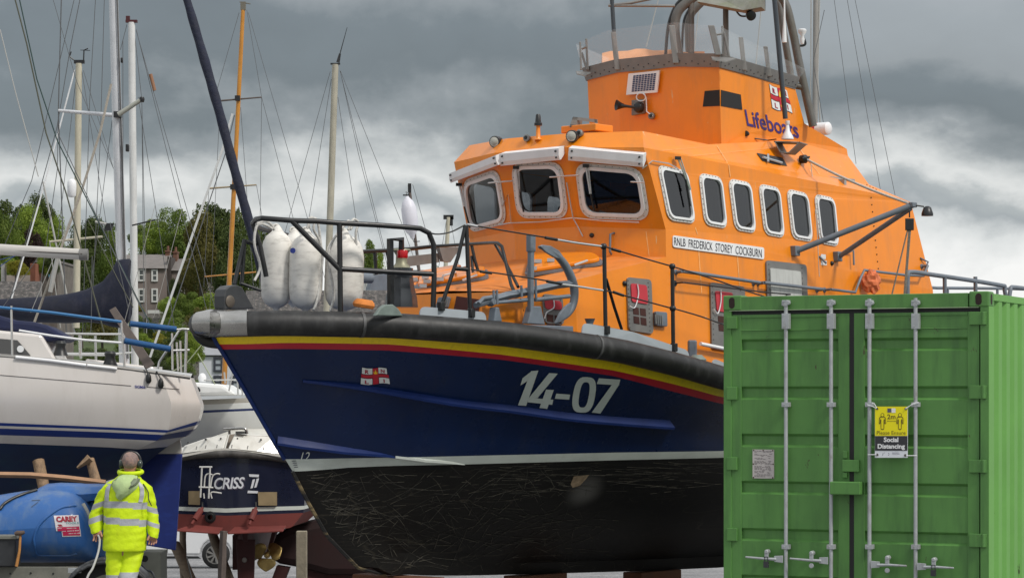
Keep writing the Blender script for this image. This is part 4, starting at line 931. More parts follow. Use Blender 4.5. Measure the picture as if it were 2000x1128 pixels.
# after deck rails
g = MB(); Va = lambda u: V1(u) - .1
railtube(g, [LB.pc(x, y, Va) for x, y in ((1773, 600), (1773, 540), (1780, 531), (1820, 536), (1950, 556), (1962, 566), (1970, 620))], .028, 10, 3)
railtube(g, [LB.pc(x, y, Va) for x, y in ((1968, 620), (1973, 568), (1985, 561), (2060, 572))], .028, 10, 3)
for x in (1845, 1905): railtube(g, [LB.pc(x, 540, Va), LB.pc(x + 1, 620, Va)], .026, 8)
Vb = lambda u: -1.6
railtube(g, [LB.pv(x, y, -1.7) for x, y in ((1800, 560), (1830, 562), (1960, 563), (2050, 566))], .024)
for x in (1851, 1948): railtube(g, [LB.pv(x, 563, -1.7), LB.pv(x, 600, -1.7)], .022)
g.build('stern_rail', M_gal, boat, smooth=50)
# davit booms
dv0 = hit(db, 1549, 490, 0)[0]; dv1 = hit(db, 1632, 501, 0)[0]; tip = at(1783, 400, 30.2)
g = MB(); g.tube([dv0 + LB.P * .05, tip], [.035, .037], 10); g.tube([dv1 + LB.P * .05, tip + Vector((-.03, 0, -.04))], [.03, .032], 10); dv = g.build('davit_boom', M_gal, boat, smooth=50)
g = MB(); g.obox(dv0 + LB.P * .03, LB.A * .05, LB.P * .04, Vector((0, 0, .06))); g.obox(dv1 + LB.P * .03, LB.A * .05, LB.P * .04, Vector((0, 0, .06))); g.obox(tip, LB.A * .05, LB.P * .03, Vector((0, 0, .03))); g.build('hinge_plate', M_gal, dv, bevel=.008)
g = MB(); a = hit(db, 1564, 318, .08)[0]; g.tube(spline([a, a.lerp(tip, .33) - Vector((0, 0, .03)), a.lerp(tip, .66) - Vector((0, 0, .03)), tip], 4), .016, 7); g.build('topping_lift', mat('pale_rope', (.42, .40, .36), .8, var=.3, vs=60), dv, smooth=60)
g = MB(); g.lathe(a, LB.P, [(.05, -.07), (.055, 0), (.03, .03)], 10); g.tube([a + LB.A * -.08, a + LB.A * .08 + Vector((0, 0, .03))], .014, 6); g.build('winch', M_blk, dv, smooth=40)
g = MB(); t2_ = tip + Vector((-.04, 0, -.15)); g.tube([tip + Vector((-.04, 0, -.02)), t2_], .01, 6); g.obox(t2_ - Vector((0, 0, .08)), (.05, 0, 0), (0, .02, 0), (0, 0, .07)); g.build('tackle_block', M_blk, dv, bevel=.008)
g = MB()
for x1, x0 in ((1771, 1766), (1775, 1768), (1768, 1742)): g.tube([t2_ - Vector((0, 0, .12)) + Vector(((x1 - 1772) * .004, 0, 0)), at(x0, 575, 30.2)], .009, 6)
g.build('tackle_rope', mat('grey_rope', (.2, .18, .15), .85, var=.4, vs=60), dv, smooth=60)
g = MB(); g.tube([hit(db, 1577, 325, .06)[0], hit(db, 1588, 455, .06)[0], hit(db, 1592, 541, .06)[0]], .005, 6); g.build('hanging_line', MATS['pale_rope'], dv)
g = MB(); g.lathe(tip + Vector((.17, 0, -.13)), (0, 0, 1), [(.07, 0), (.07, .03), (.045, .10), (.02, .115)], 14); g.tube([tip, tip + Vector((.13, 0, -.02))], .01, 6); g.build('deck_lamp', M_blk, dv, smooth=40)
g = MB(); rag = hit(db, 1686, 552, .12)[0]
bm = bmesh.new(); bmesh.ops.create_icosphere(bm, subdivisions=3, radius=.12); random.seed(4)
for v in bm.verts: v.co = Vector((v.co.x * .95, v.co.y * .5, v.co.z * 1.15)) * (1 + .45 * (random.random() - .5))
g.add([rag + v.co for v in bm.verts], [tuple(x.index for x in f.verts) for f in bm.faces]); bm.free()
g.build('canvas_bundle', mat('orange_red_canvas', (.66, .17, .06), .7, var=.2, vs=9), boat)
tag(bpy.data.objects['canvas_bundle'])
# hatches on the coach roof
def hatch(quad, lean=0):
    c, n = hit(db, *quadmap(quad, .5, .5)); P_ = lambda x, y, o: onplane(x, y, c + n * o, n)
    C = [P_(x, y, .0) for x, y in quad]; g = MB(); g.slab(rounded(inset(C, -.03), .12, 5), n * .03); o = g.build('hatch', M_gal, boat)
    g = MB(); C2 = [p + n * .03 for p in C]; g.slab(rounded(C2, .12, 5), n * .05); g.build('hatch_lid', M_orange, o, bevel=.015)
    g = MB(); m_ = [quadmap(quad, a, b) for a, b in ((.66, .6), (.86, .25))]; a, b = [P_(*m, .12) for m in m_]; g.tube([P_(*m_[0], .08), a, b, P_(*m_[1], .08)], .014, 8)
    for s, t in ((.05, .55), (.1, .15), (.3, .1)): g.obox(P_(*quadmap(quad, s, t), .10), (.04, 0, 0), (0, .03, 0), (0, 0, .02))
    g.build('hatch_handle', M_silver, o, smooth=40)
hatch([(1040, 505), (1160, 505), (1176, 517), (1030, 540)]); hatch([(822, 548), (948, 531), (950, 545), (818, 568)]); hatch([(800, 545), (905, 527), (900, 533), (790, 560)])
# recess, locker and fittings on the fore part
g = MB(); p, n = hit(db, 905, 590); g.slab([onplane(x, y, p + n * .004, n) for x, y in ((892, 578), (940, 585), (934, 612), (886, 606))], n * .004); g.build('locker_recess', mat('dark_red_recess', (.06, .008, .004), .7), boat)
g = MB(); lk = LB.pv(975, 600, 1.35); g.box((lk[0] - .35, lk[1] - .2, lk[2] - .45), (lk[0] + .45, lk[1] + .08, lk[2] - .02)); 
q1 = [LB(LB.pv(x, y, 1.32)) for x, y in ((942, 592), (1000, 574), (1022, 583), (966, 607), (966, 640), (1022, 640))]
g = MB(); g.poly([q1[0], q1[1], q1[2], q1[3]]); g.poly([q1[0], q1[3], q1[4], q1[0] - Vector((0, 0, .25))]); g.poly([q1[3], q1[2], q1[5], q1[4]]); g.build('deck_locker', M_orange, boat)
louv([(861, 582), (882, 580), (876, 602), (855, 604)])
# ------------------------------------------------------------------ things lying or hanging on the lifeboat
M_fend = mat('scuffed_white_vinyl', (.70, .68, .63), .5, var=.06, vs=4, stain=(.22, .20, .17), stain_amt=.45, ss=(3, 3, 9), bump=.04, bs=12)
M_rope = mat('white_rope', (.50, .49, .46), .85, var=.3, vs=50)
def fender(x, y0, y1, hw, V, label, badge=False, ropes=()):
    c = LB(LB.pv(x, (y0 + y1) / 2, V)); k = c.y / FPX; H = (y1 - y0) * k; r = hw * k
    base = Vector((c.x, c.y, c.z - H / 2)); e = empty('fender', base, label, 'fender', 'white boat fenders hung on the bow rail')
    g = MB(); pr = [(.02, 0), (.03, .02), (.045, .035), (r * .5, .05), (r * .76, .085), (r * .92, .14), (r * .99, .22), (r, H * .35), (r, H * .66), (r * .98, H - .25), (r * .9, H - .17), (r * .72, H - .11), (r * .42, H - .07), (.05, H - .045), (.035, H - .02), (.02, H)]
    g.lathe(base, (.02, 0, 1), pr, 24); g.build('fender_body', M_fend, e, smooth=50)
    g = MB(); t = base + Vector((0, -.01, H - .02)); g.tube([t + Vector((.03 * math.cos(a * .785), 0, .03 * math.sin(a * .785))) for a in range(8)], .012, 6, close=True)
    g.build('eye', M_fend, e, smooth=60)
    for rp in ropes:
        g = MB(); g.tube(spline([LB(LB.pv(a, b, V + .17)) for a, b in rp], 5), .014, 7); g.build('rope', M_rope, e, smooth=60)
    if badge:
        g = MB(); bc = at(572, 489, c.y - r - .0); g.lathe(Vector((bc.x, c.y - r * .93, bc.z)), (-.3, -1, 0), [(.028, 0), (.028, .006)], 16); b_ = g.build('maker_badge', mat('badge_blue', (.02, .04, .25), .4), e)
    return e
fender(539, 440, 607, 31, -.08, 'leftmost scuffed white fender hanging under the bow rail', ropes=[[(532, 447), (520, 440), (508, 437), (500, 445), (497, 478), (508, 520), (497, 548)], [(536, 449), (528, 437), (515, 432), (500, 438)]])
fender(572, 446, 600, 29, -.5, 'scuffed white fender tucked behind the left two, mostly hidden')
fender(596, 446, 610, 33, .22, 'middle white fender with small blue round badge', True, ropes=[[(605, 446), (602, 432), (608, 424), (614, 432), (613, 449), (624, 470), (630, 500), (625, 545), (618, 590), (612, 605)], [(600, 446), (606, 428), (618, 428), (622, 440), (627, 480)]])
fender(671, 449, 612, 38, .48, 'rightmost, widest white fender stained yellow near its foot', ropes=[[(680, 449), (686, 434), (692, 428), (700, 436), (695, 455), (697, 500)], [(684, 448), (688, 440), (682, 432), (676, 436), (650, 470), (641, 505), (648, 545), (652, 580), (645, 606)]])
# --- windlass, roller, tripod on the fore deck (parts of the boat)
g = MB(LB)
p0 = LB.pv(479, 604, .0); w0 = p0[2]; pts = [LB.pv(x, y, .12) for x, y in ((439, 603), (438, 578), (441, 565), (449, 558), (462, 556), (473, 560), (480, 572), (497, 603))]
g.slab([LB(p) for p in pts] if False else [Vector(p) for p in pts], (0, -.15, 0)); br = g.build('bow_roller_cheek', mat('dark_grey_casting', (.04, .042, .045), .4, var=.2, vs=8), boat, bevel=.01)
g = MB(LB); q = LB.pv(450, 588, .13); g.T = lambda p: Vector(p); g.lathe(LB(q), LB.P, [(.055, -.02), (.06, .0), (.045, .008), (.02, .012)], 16); g.build('bow_roller', mat('worn_bronze_roller', (.12, .10, .08), .5, metal=.4), br, smooth=40)
# inverted U post
g = MB(); V = .9
def pvs(pts, v): return [LB(LB.pv(x, y, v)) for x, y in pts]
g.tube(pvs([(763, 598), (762, 467), (784, 467), (784, 500)], V), .035, 4); g.build('towing_post', M_blk, boat)
g = MB(); c = LB(LB.pv(786, 504, .95)); g.lathe(c, (0, 0, 1), [(.05, 0), (.055, .01), (.055, .07), (.05, .08)], 16); g.build('red_lamp', mat('red_lens', (.45, .005, .01), .2, var=.1), boat, smooth=40)
g = MB(); c = LB(LB.pv(784, 600, .75)); k = c.y / FPX
g.lathe(c, (0, 0, 1), [(.17, 0), (.16, .10), (.13, .22), (.12, .30)], 8); g.lathe(c + Vector((0, 0, .30)), (0, 0, 1), [(.12, 0), (.12, .10), (.08, .11)], 16); cp = g.build('windlass', mat('dark_glossy_casting', (.025, .03, .035), .25, coat=.5), boat, smooth=35)
g = MB(); g.lathe(c + Vector((0, 0, .40)), (0, 0, 1), [(.10, 0), (.085, .02), (.06, .05), (.055, .13), (.08, .17), (.10, .18), (.09, .195), (.04, .20)], 18); g.build('capstan_drum', mat('dull_bronze', (.26, .25, .17), .5, metal=.4), cp, smooth=40)
g = MB(); g.tube(pvs([(668, 542), (724, 543)], -.1), .055, 14); g.build('windlass_motor', M_gal, cp, smooth=40)
g = MB(); P = pvs([(700, 600), (712, 560), (730, 538), (762, 534), (782, 548), (823, 560), (800, 567), (722, 566)], -.2); g.slab(P[2:], LB.P * -.06); g.build('anchor_fluke_stowed', M_gal, boat)
g = MB(); P = pvs([(783, 520), (800, 500), (858, 494), (858, 512), (800, 520), (785, 536)], -.35); g.slab(P, LB.P * -.05); P = pvs([(858, 483), (900, 482), (880, 512), (866, 510)], -.3); g.slab(P, LB.P * -.05); g.build('davit_head', M_alu, boat)
g = MB(); P = pvs([(734, 616), (742, 603), (752, 595), (768, 594), (779, 603), (788, 617)], 1.25); g.slab(P, LB.P * -.05); g.build('fairlead', mat('grey_green_casting', (.16, .20, .18), .5, var=.2, vs=9), boat, bevel=.01)
g = MB(); P = LB.pc(1362, 705, lambda u: V1(u) - .05); c = LB(P); g.lathe(c - Vector((0, 0, .10)), (0, 0, 1), [(.11, 0), (.09, .08), (.10, .12), (.05, .17)], 14); g.build('fairlead', MATS['grey_green_casting'], boat, smooth=40)
g = MB(); c = LB(LB.pv(710, 601, .9)); g.lathe(c, (.15, 0, 1), [(.10, 0), (.115, .03), (.105, .06), (.08, .085), (.03, .075)], 9); g.build('vent_cover', mat('orange_canvas', (.60, .20, .04), .8, var=.2, vs=14), boat, smooth=30)
g = MB(); c = LB(LB.pv(1152, 632, 1.55)); g.lathe(c, (0, 0, 1), [(.04, -.1), (.035, 0), (.055, .05), (.06, .055)], 12); g.build('bollard', M_gal, boat, smooth=40)
g = MB(); c = LB(LB.pv(1352, 690, 1.72)); g.obox(c + Vector((0, 0, .05)), (.05, 0, 0), (0, .05, 0), (0, 0, .10)); g.build('bollard', M_gal, boat, bevel=.02)
g = MB(); g.tube([LB(LB.pv(1368, 671, 1.6)), LB(LB.pv(1470, 692, 1.6))], .022, 8); g.build('white_pipe', M_white, boat, smooth=50)
# --- anchor
an = empty('anchor', LB(LB.pv(1036, 632, 1.45)), 'grey iron anchor lashed upright on the fore deck behind the lifelines', 'anchor')
Va_ = 1.45
g = MB(); P = pvs([(1122, 553), (1090, 556), (1036, 568), (990, 577), (968, 583)], Va_); g.tube(P, [.035, .04, .042, .042, .04], 4); g.build('shank', M_gal, an)
g = MB(); P = pvs([(1052, 482), (1072, 488), (1092, 503), (1108, 525), (1119, 552), (1122, 575), (1118, 598), (1106, 616), (1084, 630)], Va_); P = spline(P, 4)
g.tube(P, [.012 + .035 * math.sin(math.pi * min(1, max(.0, i / (len(P) - 1)))) ** .6 for i in range(len(P))], 8); g.build('arm', M_gal, an, smooth=50)
def fluke(px):
    g = MB(); A_ = pvs(px, Va_); g.slab(A_, LB.P * .03); b_ = g.build('fluke', M_gal, an, bevel=.008)
fluke([(1051, 481), (1056, 478), (1072, 480), (1088, 489), (1096, 500), (1093, 507), (1078, 502), (1062, 492)]); fluke([(1081, 631), (1090, 612), (1102, 597), (1112, 590), (1113, 603), (1105, 618), (1093, 628)])
g = MB(); P = pvs([(1036, 632), (1036, 600), (1037, 484)], Va_ + .06); g.obox((P[0] + P[2]) / 2, LB.A * .028, LB.P * .028, (P[2] - P[0]) / 2); P = pvs([(1037, 492), (1037, 458)], Va_ + .06); g.obox((P[0] + P[1]) / 2, LB.A * .042, LB.P * .035, (P[1] - P[0]) / 2); g.build('stock_post', M_gal, an, bevel=.012)
g = MB(); P = pvs([(965, 591), (1030, 585)], Va_ + .03); g.tube(P, [.018, .022], 8); P = pvs([(1045, 585), (1112, 578)], Va_ + .03); g.tube(P, .022, 8); g.build('stock', M_gal, an, smooth=50)
g = MB(); P = pvs([(968, 583), (948, 588), (928, 596)], Va_); g.tube(P, [.05, .045, .03], 8); P = pvs([(960, 580), (944, 582), (935, 592)], Va_ + .05); g.tube(P, .02, 8); c = pvs([(960, 589)], Va_ + .03)[0]; g.lathe(c, LB.P, [(.045, -.04), (.05, 0), (.03, .04)], 12); g.build('shackle', M_gal, an, smooth=40)
g = MB(); P = pvs([(1018, 632), (1027, 598), (1044, 598), (1052, 634)], Va_); g.slab(P, LB.P * .09); P = pvs([(1008, 634), (1100, 637), (1100, 655), (1008, 640)], Va_ - .05); g.slab(P, LB.P * .14); g.build('chock', M_gal, an, bevel=.01)
g = MB(); P = pvs([(952, 628), (956, 600), (962, 600), (968, 628)], Va_); g.slab(P, LB.P * .09); g.build('chock', M_gal, an, bevel=.01)
for a in ((964, 566, 594), (970, 566, 594), (1046, 545, 588), (1018, 557, 580)):
    g = MB(); P = pvs([(a[0], a[1]), (a[0] + 1, a[2])], Va_ + .06); g.tube(P, .014, 7); g.build('clamp_bolt', M_gal, an, smooth=50)

# ------------------------------------------------------------------ GREEN CONTAINER
TH = R(25); YC = 23.0
CO = at(1413, 577, YC); ex = Vector((math.cos(TH), -math.sin(TH), 0)); ey = Vector((math.sin(TH), math.cos(TH), 0)); ez = Vector((0, 0, 1)); ZT = CO.z; CN = -ey
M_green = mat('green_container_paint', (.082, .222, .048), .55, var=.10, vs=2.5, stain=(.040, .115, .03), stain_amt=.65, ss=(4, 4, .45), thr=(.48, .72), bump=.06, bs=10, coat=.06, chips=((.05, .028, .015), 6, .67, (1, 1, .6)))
def side_mat():
    m = mat('green_container_lit_side', (.17, .40, .095), .5, var=.08, vs=2, stain=(.06, .03, .015), stain_amt=.85, ss=(3, 3, 1.5), thr=(.70, .73), bump=.05, bs=16)
    return m
M_gside = mat('green_container_lit_side', (.13, .33, .07), .5, var=.07, vs=2, stain=(.05, .025, .015), stain_amt=.85, ss=(3.5, 3.5, 1.6), thr=(.71, .73), bump=.05, bs=16, chips=((.03, .02, .012), 4, .665, (1, 1, .35)))  # lighter copy of the front green; the side's brighter light is in this colour
M_galv = mat('galvanised_rod', (.40, .42, .43), .45, metal=.35, var=.1, vs=12, stain=(.18, .15, .12), stain_amt=.6, ss=(6, 6, 2), thr=(.55, .7))
M_rubber = mat('black_door_seal', (.012, .012, .012), .7)
def CT(p): return Vector((CO.x, CO.y, 0)) + ex * p[0] + ey * p[1] + ez * p[2]
def cx(px, py, d=0.0):
    X = onplane(px, py, Vector((CO.x, CO.y, 0)) + ey * d, ey) - Vector((CO.x, CO.y, 0)); return X.dot(ex), X.z
CW = cx(1931, 566)[0]; ZB = ground_z(3, 22); CL = 6.06
con = empty('shipping_container', Vector((CO.x, CO.y, ZB)), 'green steel shipping container with closed double doors and grey lock rods', 'container')
zt = ZT; zh = cx(1500, 606)[1]
g = MB(CT)
g.box((.0, .0, ZB), (.075, .12, zt - .13)); g.box((CW - .075, 0, ZB), (CW, .14, zt - .13))         # corner posts
g.box((.16, .0, zh), (CW - .18, .10, zt - .012)); g.box((.07, .005, ZB), (CW - .07, .1, ZB + .16))
g.box((0.01, CL - .1, ZB), (CW - .01, CL, zt)); g.box((.03, .12, zt - .05), (CW - .03, CL - .05, zt - .03)); g.box((.03, .12, ZB + .1), (CW - .03, CL - .05, ZB + .14))
g.box((.01, .18, ZB), (.05, CL - .18, zt - .02)); 
g.build('frame', M_green, con, bevel=.006)
g = MB(CT); g.box((CW - .05, .18, zt - .075), (CW - .004, CL - .18, zt - .015)); g.box((CW - .05, .18, ZB), (CW - .004, CL - .18, ZB + .16)); g.box((CW - .001, .0, ZB), (CW + .002, .14, zt - .13)); g.build('side_rail', M_gside, con, bevel=.004)  # last box: thin sheet putting the lit side green on the corner post
# corrugated side wall
prof = []; yy = .14
while yy < CL - .3:
    for dy, dx in ((0, 0), (.085, 0), (.125, -.042), (.205, -.042), (.245, 0)): prof.append((yy + dy, dx))
    yy += .278
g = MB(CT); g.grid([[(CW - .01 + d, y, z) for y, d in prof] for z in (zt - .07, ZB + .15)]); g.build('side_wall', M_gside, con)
# corner castings
def casting(x0, holes):
    g = MB(CT); g.box((x0, -.006, zt - .135), (x0 + .175, .17, zt)); o = g.build('corner_casting', M_green if x0 < 1 else M_green, con, bevel=.012)
    h = MB(CT)
    cxx = x0 + .085; pts = [(cxx + .028 * math.cos(t) , -.008, zt - .068 + .022 * math.sign(math.sin(t)) if False else zt - .068 + .028 * math.sin(t) + (.022 if math.sin(t) > 0 else -.022)) for t in [2 * math.pi * k / 16 for k in range(16)]]
    h.poly(pts); 
    if x0 > 1: h.poly([(x0 + .1765, .082 + .026 * math.cos(t), zt - .068 + .026 * math.sin(t) + (.02 if math.sin(t) > 0 else -.02)) for t in [2 * math.pi * k / 16 for k in range(16)]])
    h.build('casting_hole', mat('rusty_dark_hole', (.02, .008, .006), .8), o)
casting(-.003, 1); casting(CW - .172, 2)
# doors
rec = [(662, 687), (754, 780), (846, 872), (938, 964), (1030, 1055), (1121, 1146), (1213, 1238)]
zs = [(cx(1450, a)[1], cx(1450, b)[1]) for a, b in rec]
def door(x0, x1, s0, s1):
    zd = zh - .035; g = MB(CT); g.box((x0, .012, ZB + .17), (s0, .06, zd)); g.box((s1, .012, ZB + .17), (x1, .06, zd)); g.box((s0, .012, zd - .03), (s1, .06, zd)); g.box((s0, .012, ZB + .17), (s1, .06, ZB + .20))
    d = g.build('door', M_green, con, bevel=.004)
    pr = [(zd - .03, .020)]
    for a, b in zs:
        if b - .03 < ZB + .2: break
        pr += [(a + .001, .020), (a - .022, .048), (b + .022, .048), (b, .020)]
    pr.append((ZB + .19, .020)); g = MB(CT); g.grid([[(x, y, z) for z, y in pr] for x in (s0, s1)]); g.build('door_panel', M_green, d)
    g = MB(CT); zz = cx(1450, 645)[1]; g.tube([(s0, .017, zz), (s1, .017, zz)], .005, 6); g.build('weld_line', M_green, d); return d
mid0 = cx(1658, 800)[0]; mid1 = cx(1667, 800)[0]
L_ = cx(1424, 800)[0]; Rr_ = cx(1912, 800)[0]
dl = door(L_, mid0, cx(1447, 800)[0], cx(1636, 800)[0]); dr = door(mid1, Rr_, cx(1688, 800)[0], cx(1889, 800)[0])
g = MB(CT); g.box((L_ - .02, .022, zh - .04), (Rr_ + .02, .07, zh - .001)); g.box((mid0, .016, ZB + .16), (mid1, .07, zh - .03)); g.box((L_ - .02, .03, ZB + .16), (L_, .07, zh)); g.box((Rr_, .03, ZB + .16), (Rr_ + .02, .07, zh)); g.build('door_seal', M_rubber, con)
# pale chipped lip above the seal
g = MB(CT); g.tube([(L_, -.001, zh + .001), (1.1, -.001, zh + .003), (Rr_, -.001, zh + .001)], .003, 5); g.build('chipped_edge', mat('worn_edge', (.30, .38, .24), .6), con)
for i, (px, hx, hpy) in enumerate(((1537, 1461, 1091), (1625, 1547, 1094), (1700, 1775, 1101), (1790, 1867, 1105))):
    x = cx(px, 800)[0]; sg = -1 if i < 2 else 1
    g = MB(CT); g.tube([(x, -.028, zt - .05), (x, -.028, ZB + .06)], .0175, 12); rd = g.build('lock_rod', M_galv, con, smooth=50)
    g = MB(CT); za = cx(px, 585)[1]; g.box((x - .035, -.045, za - .025), (x + .035, -.002, za - .005)); g.box((x - .038, -.04, za - .055), (x - .018, -.002, za - .02)); g.tube([(x + .022, -.05, za - .03), (x + .022, -.01, za - .03)], .02, 8); g.box((x - .02, -.05, za - .06), (x + .02, -.03, za - .03)); g.build('cam_keeper', M_galv, rd, bevel=.004)
    for y0, y1, w in ((612, 642, .033), (785, 794, .034), (1062, 1071, .034)):
        z0, z1 = cx(px, y1)[1], cx(px, y0)[1]; g = MB(CT); g.box((x - w, -.05, z0), (x + w, .012, z1)); 
        for zz in ((z0 + .02, z1 - .02) if z1 - z0 > .08 else ((z0 + z1) / 2,)): g.tube([(x - w * .3, -.054, zz), (x - w * .3, -.05, zz)], .008, 6)
        g.build('rod_guide', M_galv, rd, bevel=.006)
    zz = cx(px, hpy)[1]; xe, ze = cx(hx, hpy - 3 * 1)[0], cx(px, hpy)[1]; xm = (x + xe) / 2 + .02 * sg
    g = MB(CT); g.hexa([(x + sg * .02, -.06, zz - .03), (x + sg * .10, -.06, zz - .022), (x + sg * .10, -.045, zz - .022), (x + sg * .02, -.045, zz - .03), (x + sg * .02, -.06, zz + .035), (x + sg * .10, -.06, zz + .03), (x + sg * .10, -.045, zz + .03), (x + sg * .02, -.045, zz + .035)])
    g.tube([(x + sg * .08, -.055, zz), (xm, -.062, zz + .004), (xe, -.065, zz + (.014 if sg < 0 else .0))], [.016, .013, .009], 6); g.build('door_handle', M_galv, rd, bevel=.003)
    g = MB(CT); xk = x + sg * .17; g.lathe((xk, -.01, zz + .065), -ey, [(.022, 0), (.02, .06), (.012, .065)], 10); g.box((xk - .018, -.07, zz + .0), (xk + .018, -.05, zz + .07)); g.lathe((xk, -.055, zz - .045), -ey, [(.024, 0), (.022, .012)], 12); g.build('handle_catch', M_galv, rd, bevel=.004)
    if i in (0, 3): g = MB(CT); g.box((xk - .022, -.085, zz - .075), (xk + .022, -.055, zz - .02)); g.tube([(xk - .015, -.07, zz - .02), (xk - .015, -.07, zz + .02), (xk + .015, -.07, zz + .02), (xk + .015, -.07, zz - .02)], .005, 6); g.build('padlock', mat('black_padlock', (.03, .03, .035), .4), rd, bevel=.005)
for x0, x1, ys in ((1420, 1440, ((618, 642), (755, 780), (892, 917), (1030, 1055), (1168, 1192))), (1893, 1927, ((609, 634), (752, 778), (897, 922), (1041, 1067), (1180, 1205)))):
    for a, b in ys:
        g = MB(CT); xa, xb = cx(x0, a)[0], cx(x1, a)[0]; za, zb_ = cx(x0, a)[1], cx(x0, b)[1]
        g.box((xa, -.014, zb_), (xb, .012, za)); 
        if x0 > 1500: g.tube([(xb - .025, -.004, zb_), (xb - .025, -.004, za)], .022, 10)
        g.build('hinge', M_green, con, bevel=.004)
g = MB(CT); q = lambda x0, y0, x1, y1, d: g.box((cx(x0, y1)[0], -d, cx(x0, y1)[1]), (cx(x1, y1)[0], .012, cx(x0, y0)[1]))
q(1646, 897, 1679, 920, .02); q(1646, 880, 1655, 894, .012); q(1646, 922, 1655, 932, .012); g.build('door_stop', M_green, con, bevel=.004)
g = MB(CT); q(1627, 939, 1686, 964, .10); g.build('lock_box', M_green, con, bevel=.008)
# approval plate
g = MB(CT); xa, za = cx(1469, 877); xb, zb_ = cx(1511, 934); g.box((xa, .008, zb_), (xb, .019, za)); pl = g.build('approval_plate', mat('aged_plate', (.50, .46, .44), .4, metal=.2, var=.1, vs=9), con, bevel=.002)
g = MB(CT); rnd = random.Random(3)
for r_ in range(26):
    z = za - .015 - (za - zb_ - .03) * r_ / 25; x = xa + .02; 
    if r_ in (2, 6, 9, 14): continue
    while x < xb - .03:
        w = rnd.uniform(.008, .03); 
        if rnd.random() < .68: g.poly([(x, .0065, z), (min(x + w, xb - .015), .0065, z), (min(x + w, xb - .015), .0065, z + .0045), (x, .0065, z + .0045)])
        x += w + .006
g.build('stamped_text', mat('faded_print', (.16, .14, .14), .6), pl)
g = MB(CT)
for a, b in ((.06, .97), (.5, .97), (.95, .97), (.04, .5), (.96, .5), (.05, .03), (.95, .03)): g.lathe((xa + (xb - xa) * a, .008, zb_ + (za - zb_) * b), -ey, [(.007, 0), (.006, .004)], 7)
g.build('rivets', mat('rust', (.05, .02, .012), .8), pl)
# ------------------------------------------------------------------ distancing sign tied to the lock rods
SQn = [(1709, 793.3), (1773.6, 793.3), (1773, 893), (1709, 893)]
def sg_(d): return lambda x, y: onplane(x, y, CT((0, -.062 - d, 0)), ey)
sgn = empty('distancing_sign', onplane(1741, 893, CT((0, -.062, 0)), ey), 'yellow and black social distancing notice tied to the container door rods', 'sign')
g = MB(); C = [sg_(0)(x, y) for x, y in SQn]; g.slab(C, -ey * .004); g.build('board', mat('sign_white', (.70, .72, .76), .4), sgn)
g = MB(); decal(g, rect(0.0, 0, .985, .573), SQn, sg_(.006)); g.build('yellow_field', mat('sign_yellow', (.83, .73, .0), .45), sgn)
g = MB(); decal(g, rect(0.0, .577, .985, .863), SQn, sg_(.006)); g.build('black_field', mat('sign_black', (.03, .03, .035), .45), sgn)
M_sgt = mat('sign_dark', (.10, .07, .005), .5); M_sgw = mat('sign_letter_white', (.78, .78, .78), .5)
qd = lambda x0, y0, x1, y1: [quadmap(SQn, a, b) for a, b in ((x0, y0), (x1, y0), (x1, y1), (x0, y1))]
g = MB(); lettering(g, '2m', qd(.37, .15, .62, .245), sg_(.008), .015); lettering(g, 'Please Ensure', qd(.055, .475, .93, .55), sg_(.008)); g.build('black_lettering', M_sgt, sgn)
g = MB(); lettering(g, 'Social', qd(.265, .60, .71, .695), sg_(.008), .035); lettering(g, 'Distancing', qd(.08, .73, .91, .85), sg_(.008), .035); g.build('white_lettering', M_sgw, sgn)
g = MB()
for cx_ in (.225, .755):
    g.poly([sg_(.008)(*quadmap(SQn, cx_ + .055 * math.cos(t), .165 + .038 * math.sin(t))) for t in [2 * math.pi * k / 14 for k in range(14)]])
    body = [(-.045, .20), (.045, .20), (.09, .225), (.10, .33), (.085, .335), (.068, .33), (.06, .25), (.045, .26), (.045, .43), (.03, .445), (-.03, .445), (-.045, .43), (-.045, .26), (-.06, .25), (-.068, .33), (-.085, .335), (-.10, .33), (-.09, .225)]
    pts = [(cx_ + a, b) for a, b in body]; K = len(pts)
    for i in range(K): decal(g, stroke([pts[i], pts[(i + 1) % K]], .009), SQn, sg_(.008))
decal(g, stroke([(.38, .285), (.62, .285)], .004), SQn, sg_(.008)); decal(g, [(.36, .285), (.40, .275), (.40, .295)], SQn, sg_(.008)); decal(g, [(.64, .285), (.60, .275), (.60, .295)], SQn, sg_(.008))
g.build('pictogram', M_sgt, sgn)
g = MB()
for cx_ in (.225, .755): g.poly([sg_(.0095)(*quadmap(SQn, cx_ + .038 * math.cos(t), .165 + .027 * math.sin(t))) for t in [2 * math.pi * k / 14 for k in range(14)]])
g.build('pictogram_face', MATS['sign_yellow'], sgn)
g = MB(); decal(g, rect(.375, .035, .49, .115), SQn, sg_(.008)); decal(g, stroke([(.25, .91), (.235, .935), (.23, .955)], .006), SQn, sg_(.008)); decal(g, stroke([(.27, .905), (.30, .905)], .004), SQn, sg_(.008)); decal(g, stroke([(.40, .91), (.43, .92), (.42, .95), (.40, .95)], .005), SQn, sg_(.008)); decal(g, rect(.52, .90, .72, .907), SQn, sg_(.008)); decal(g, rect(.52, .922, .75, .929), SQn, sg_(.008)); g.build('emblem', mat('sign_emblem', (.08, .08, .14), .5), sgn)
g = MB(); decal(g, rect(.50, .035, .62, .12), SQn, sg_(.008)); g.build('emblem_panel', M_sgw, sgn)
g = MB()
for a, b in ((.065, .043), (.93, .045), (.065, .942), (.925, .955)): g.lathe(sg_(.004)(*quadmap(SQn, a, b)), -ey, [(.012, 0), (.010, .006)], 10)
g.build('eyelets', mat('eyelet', (.10, .09, .08), .4, metal=.5), sgn)
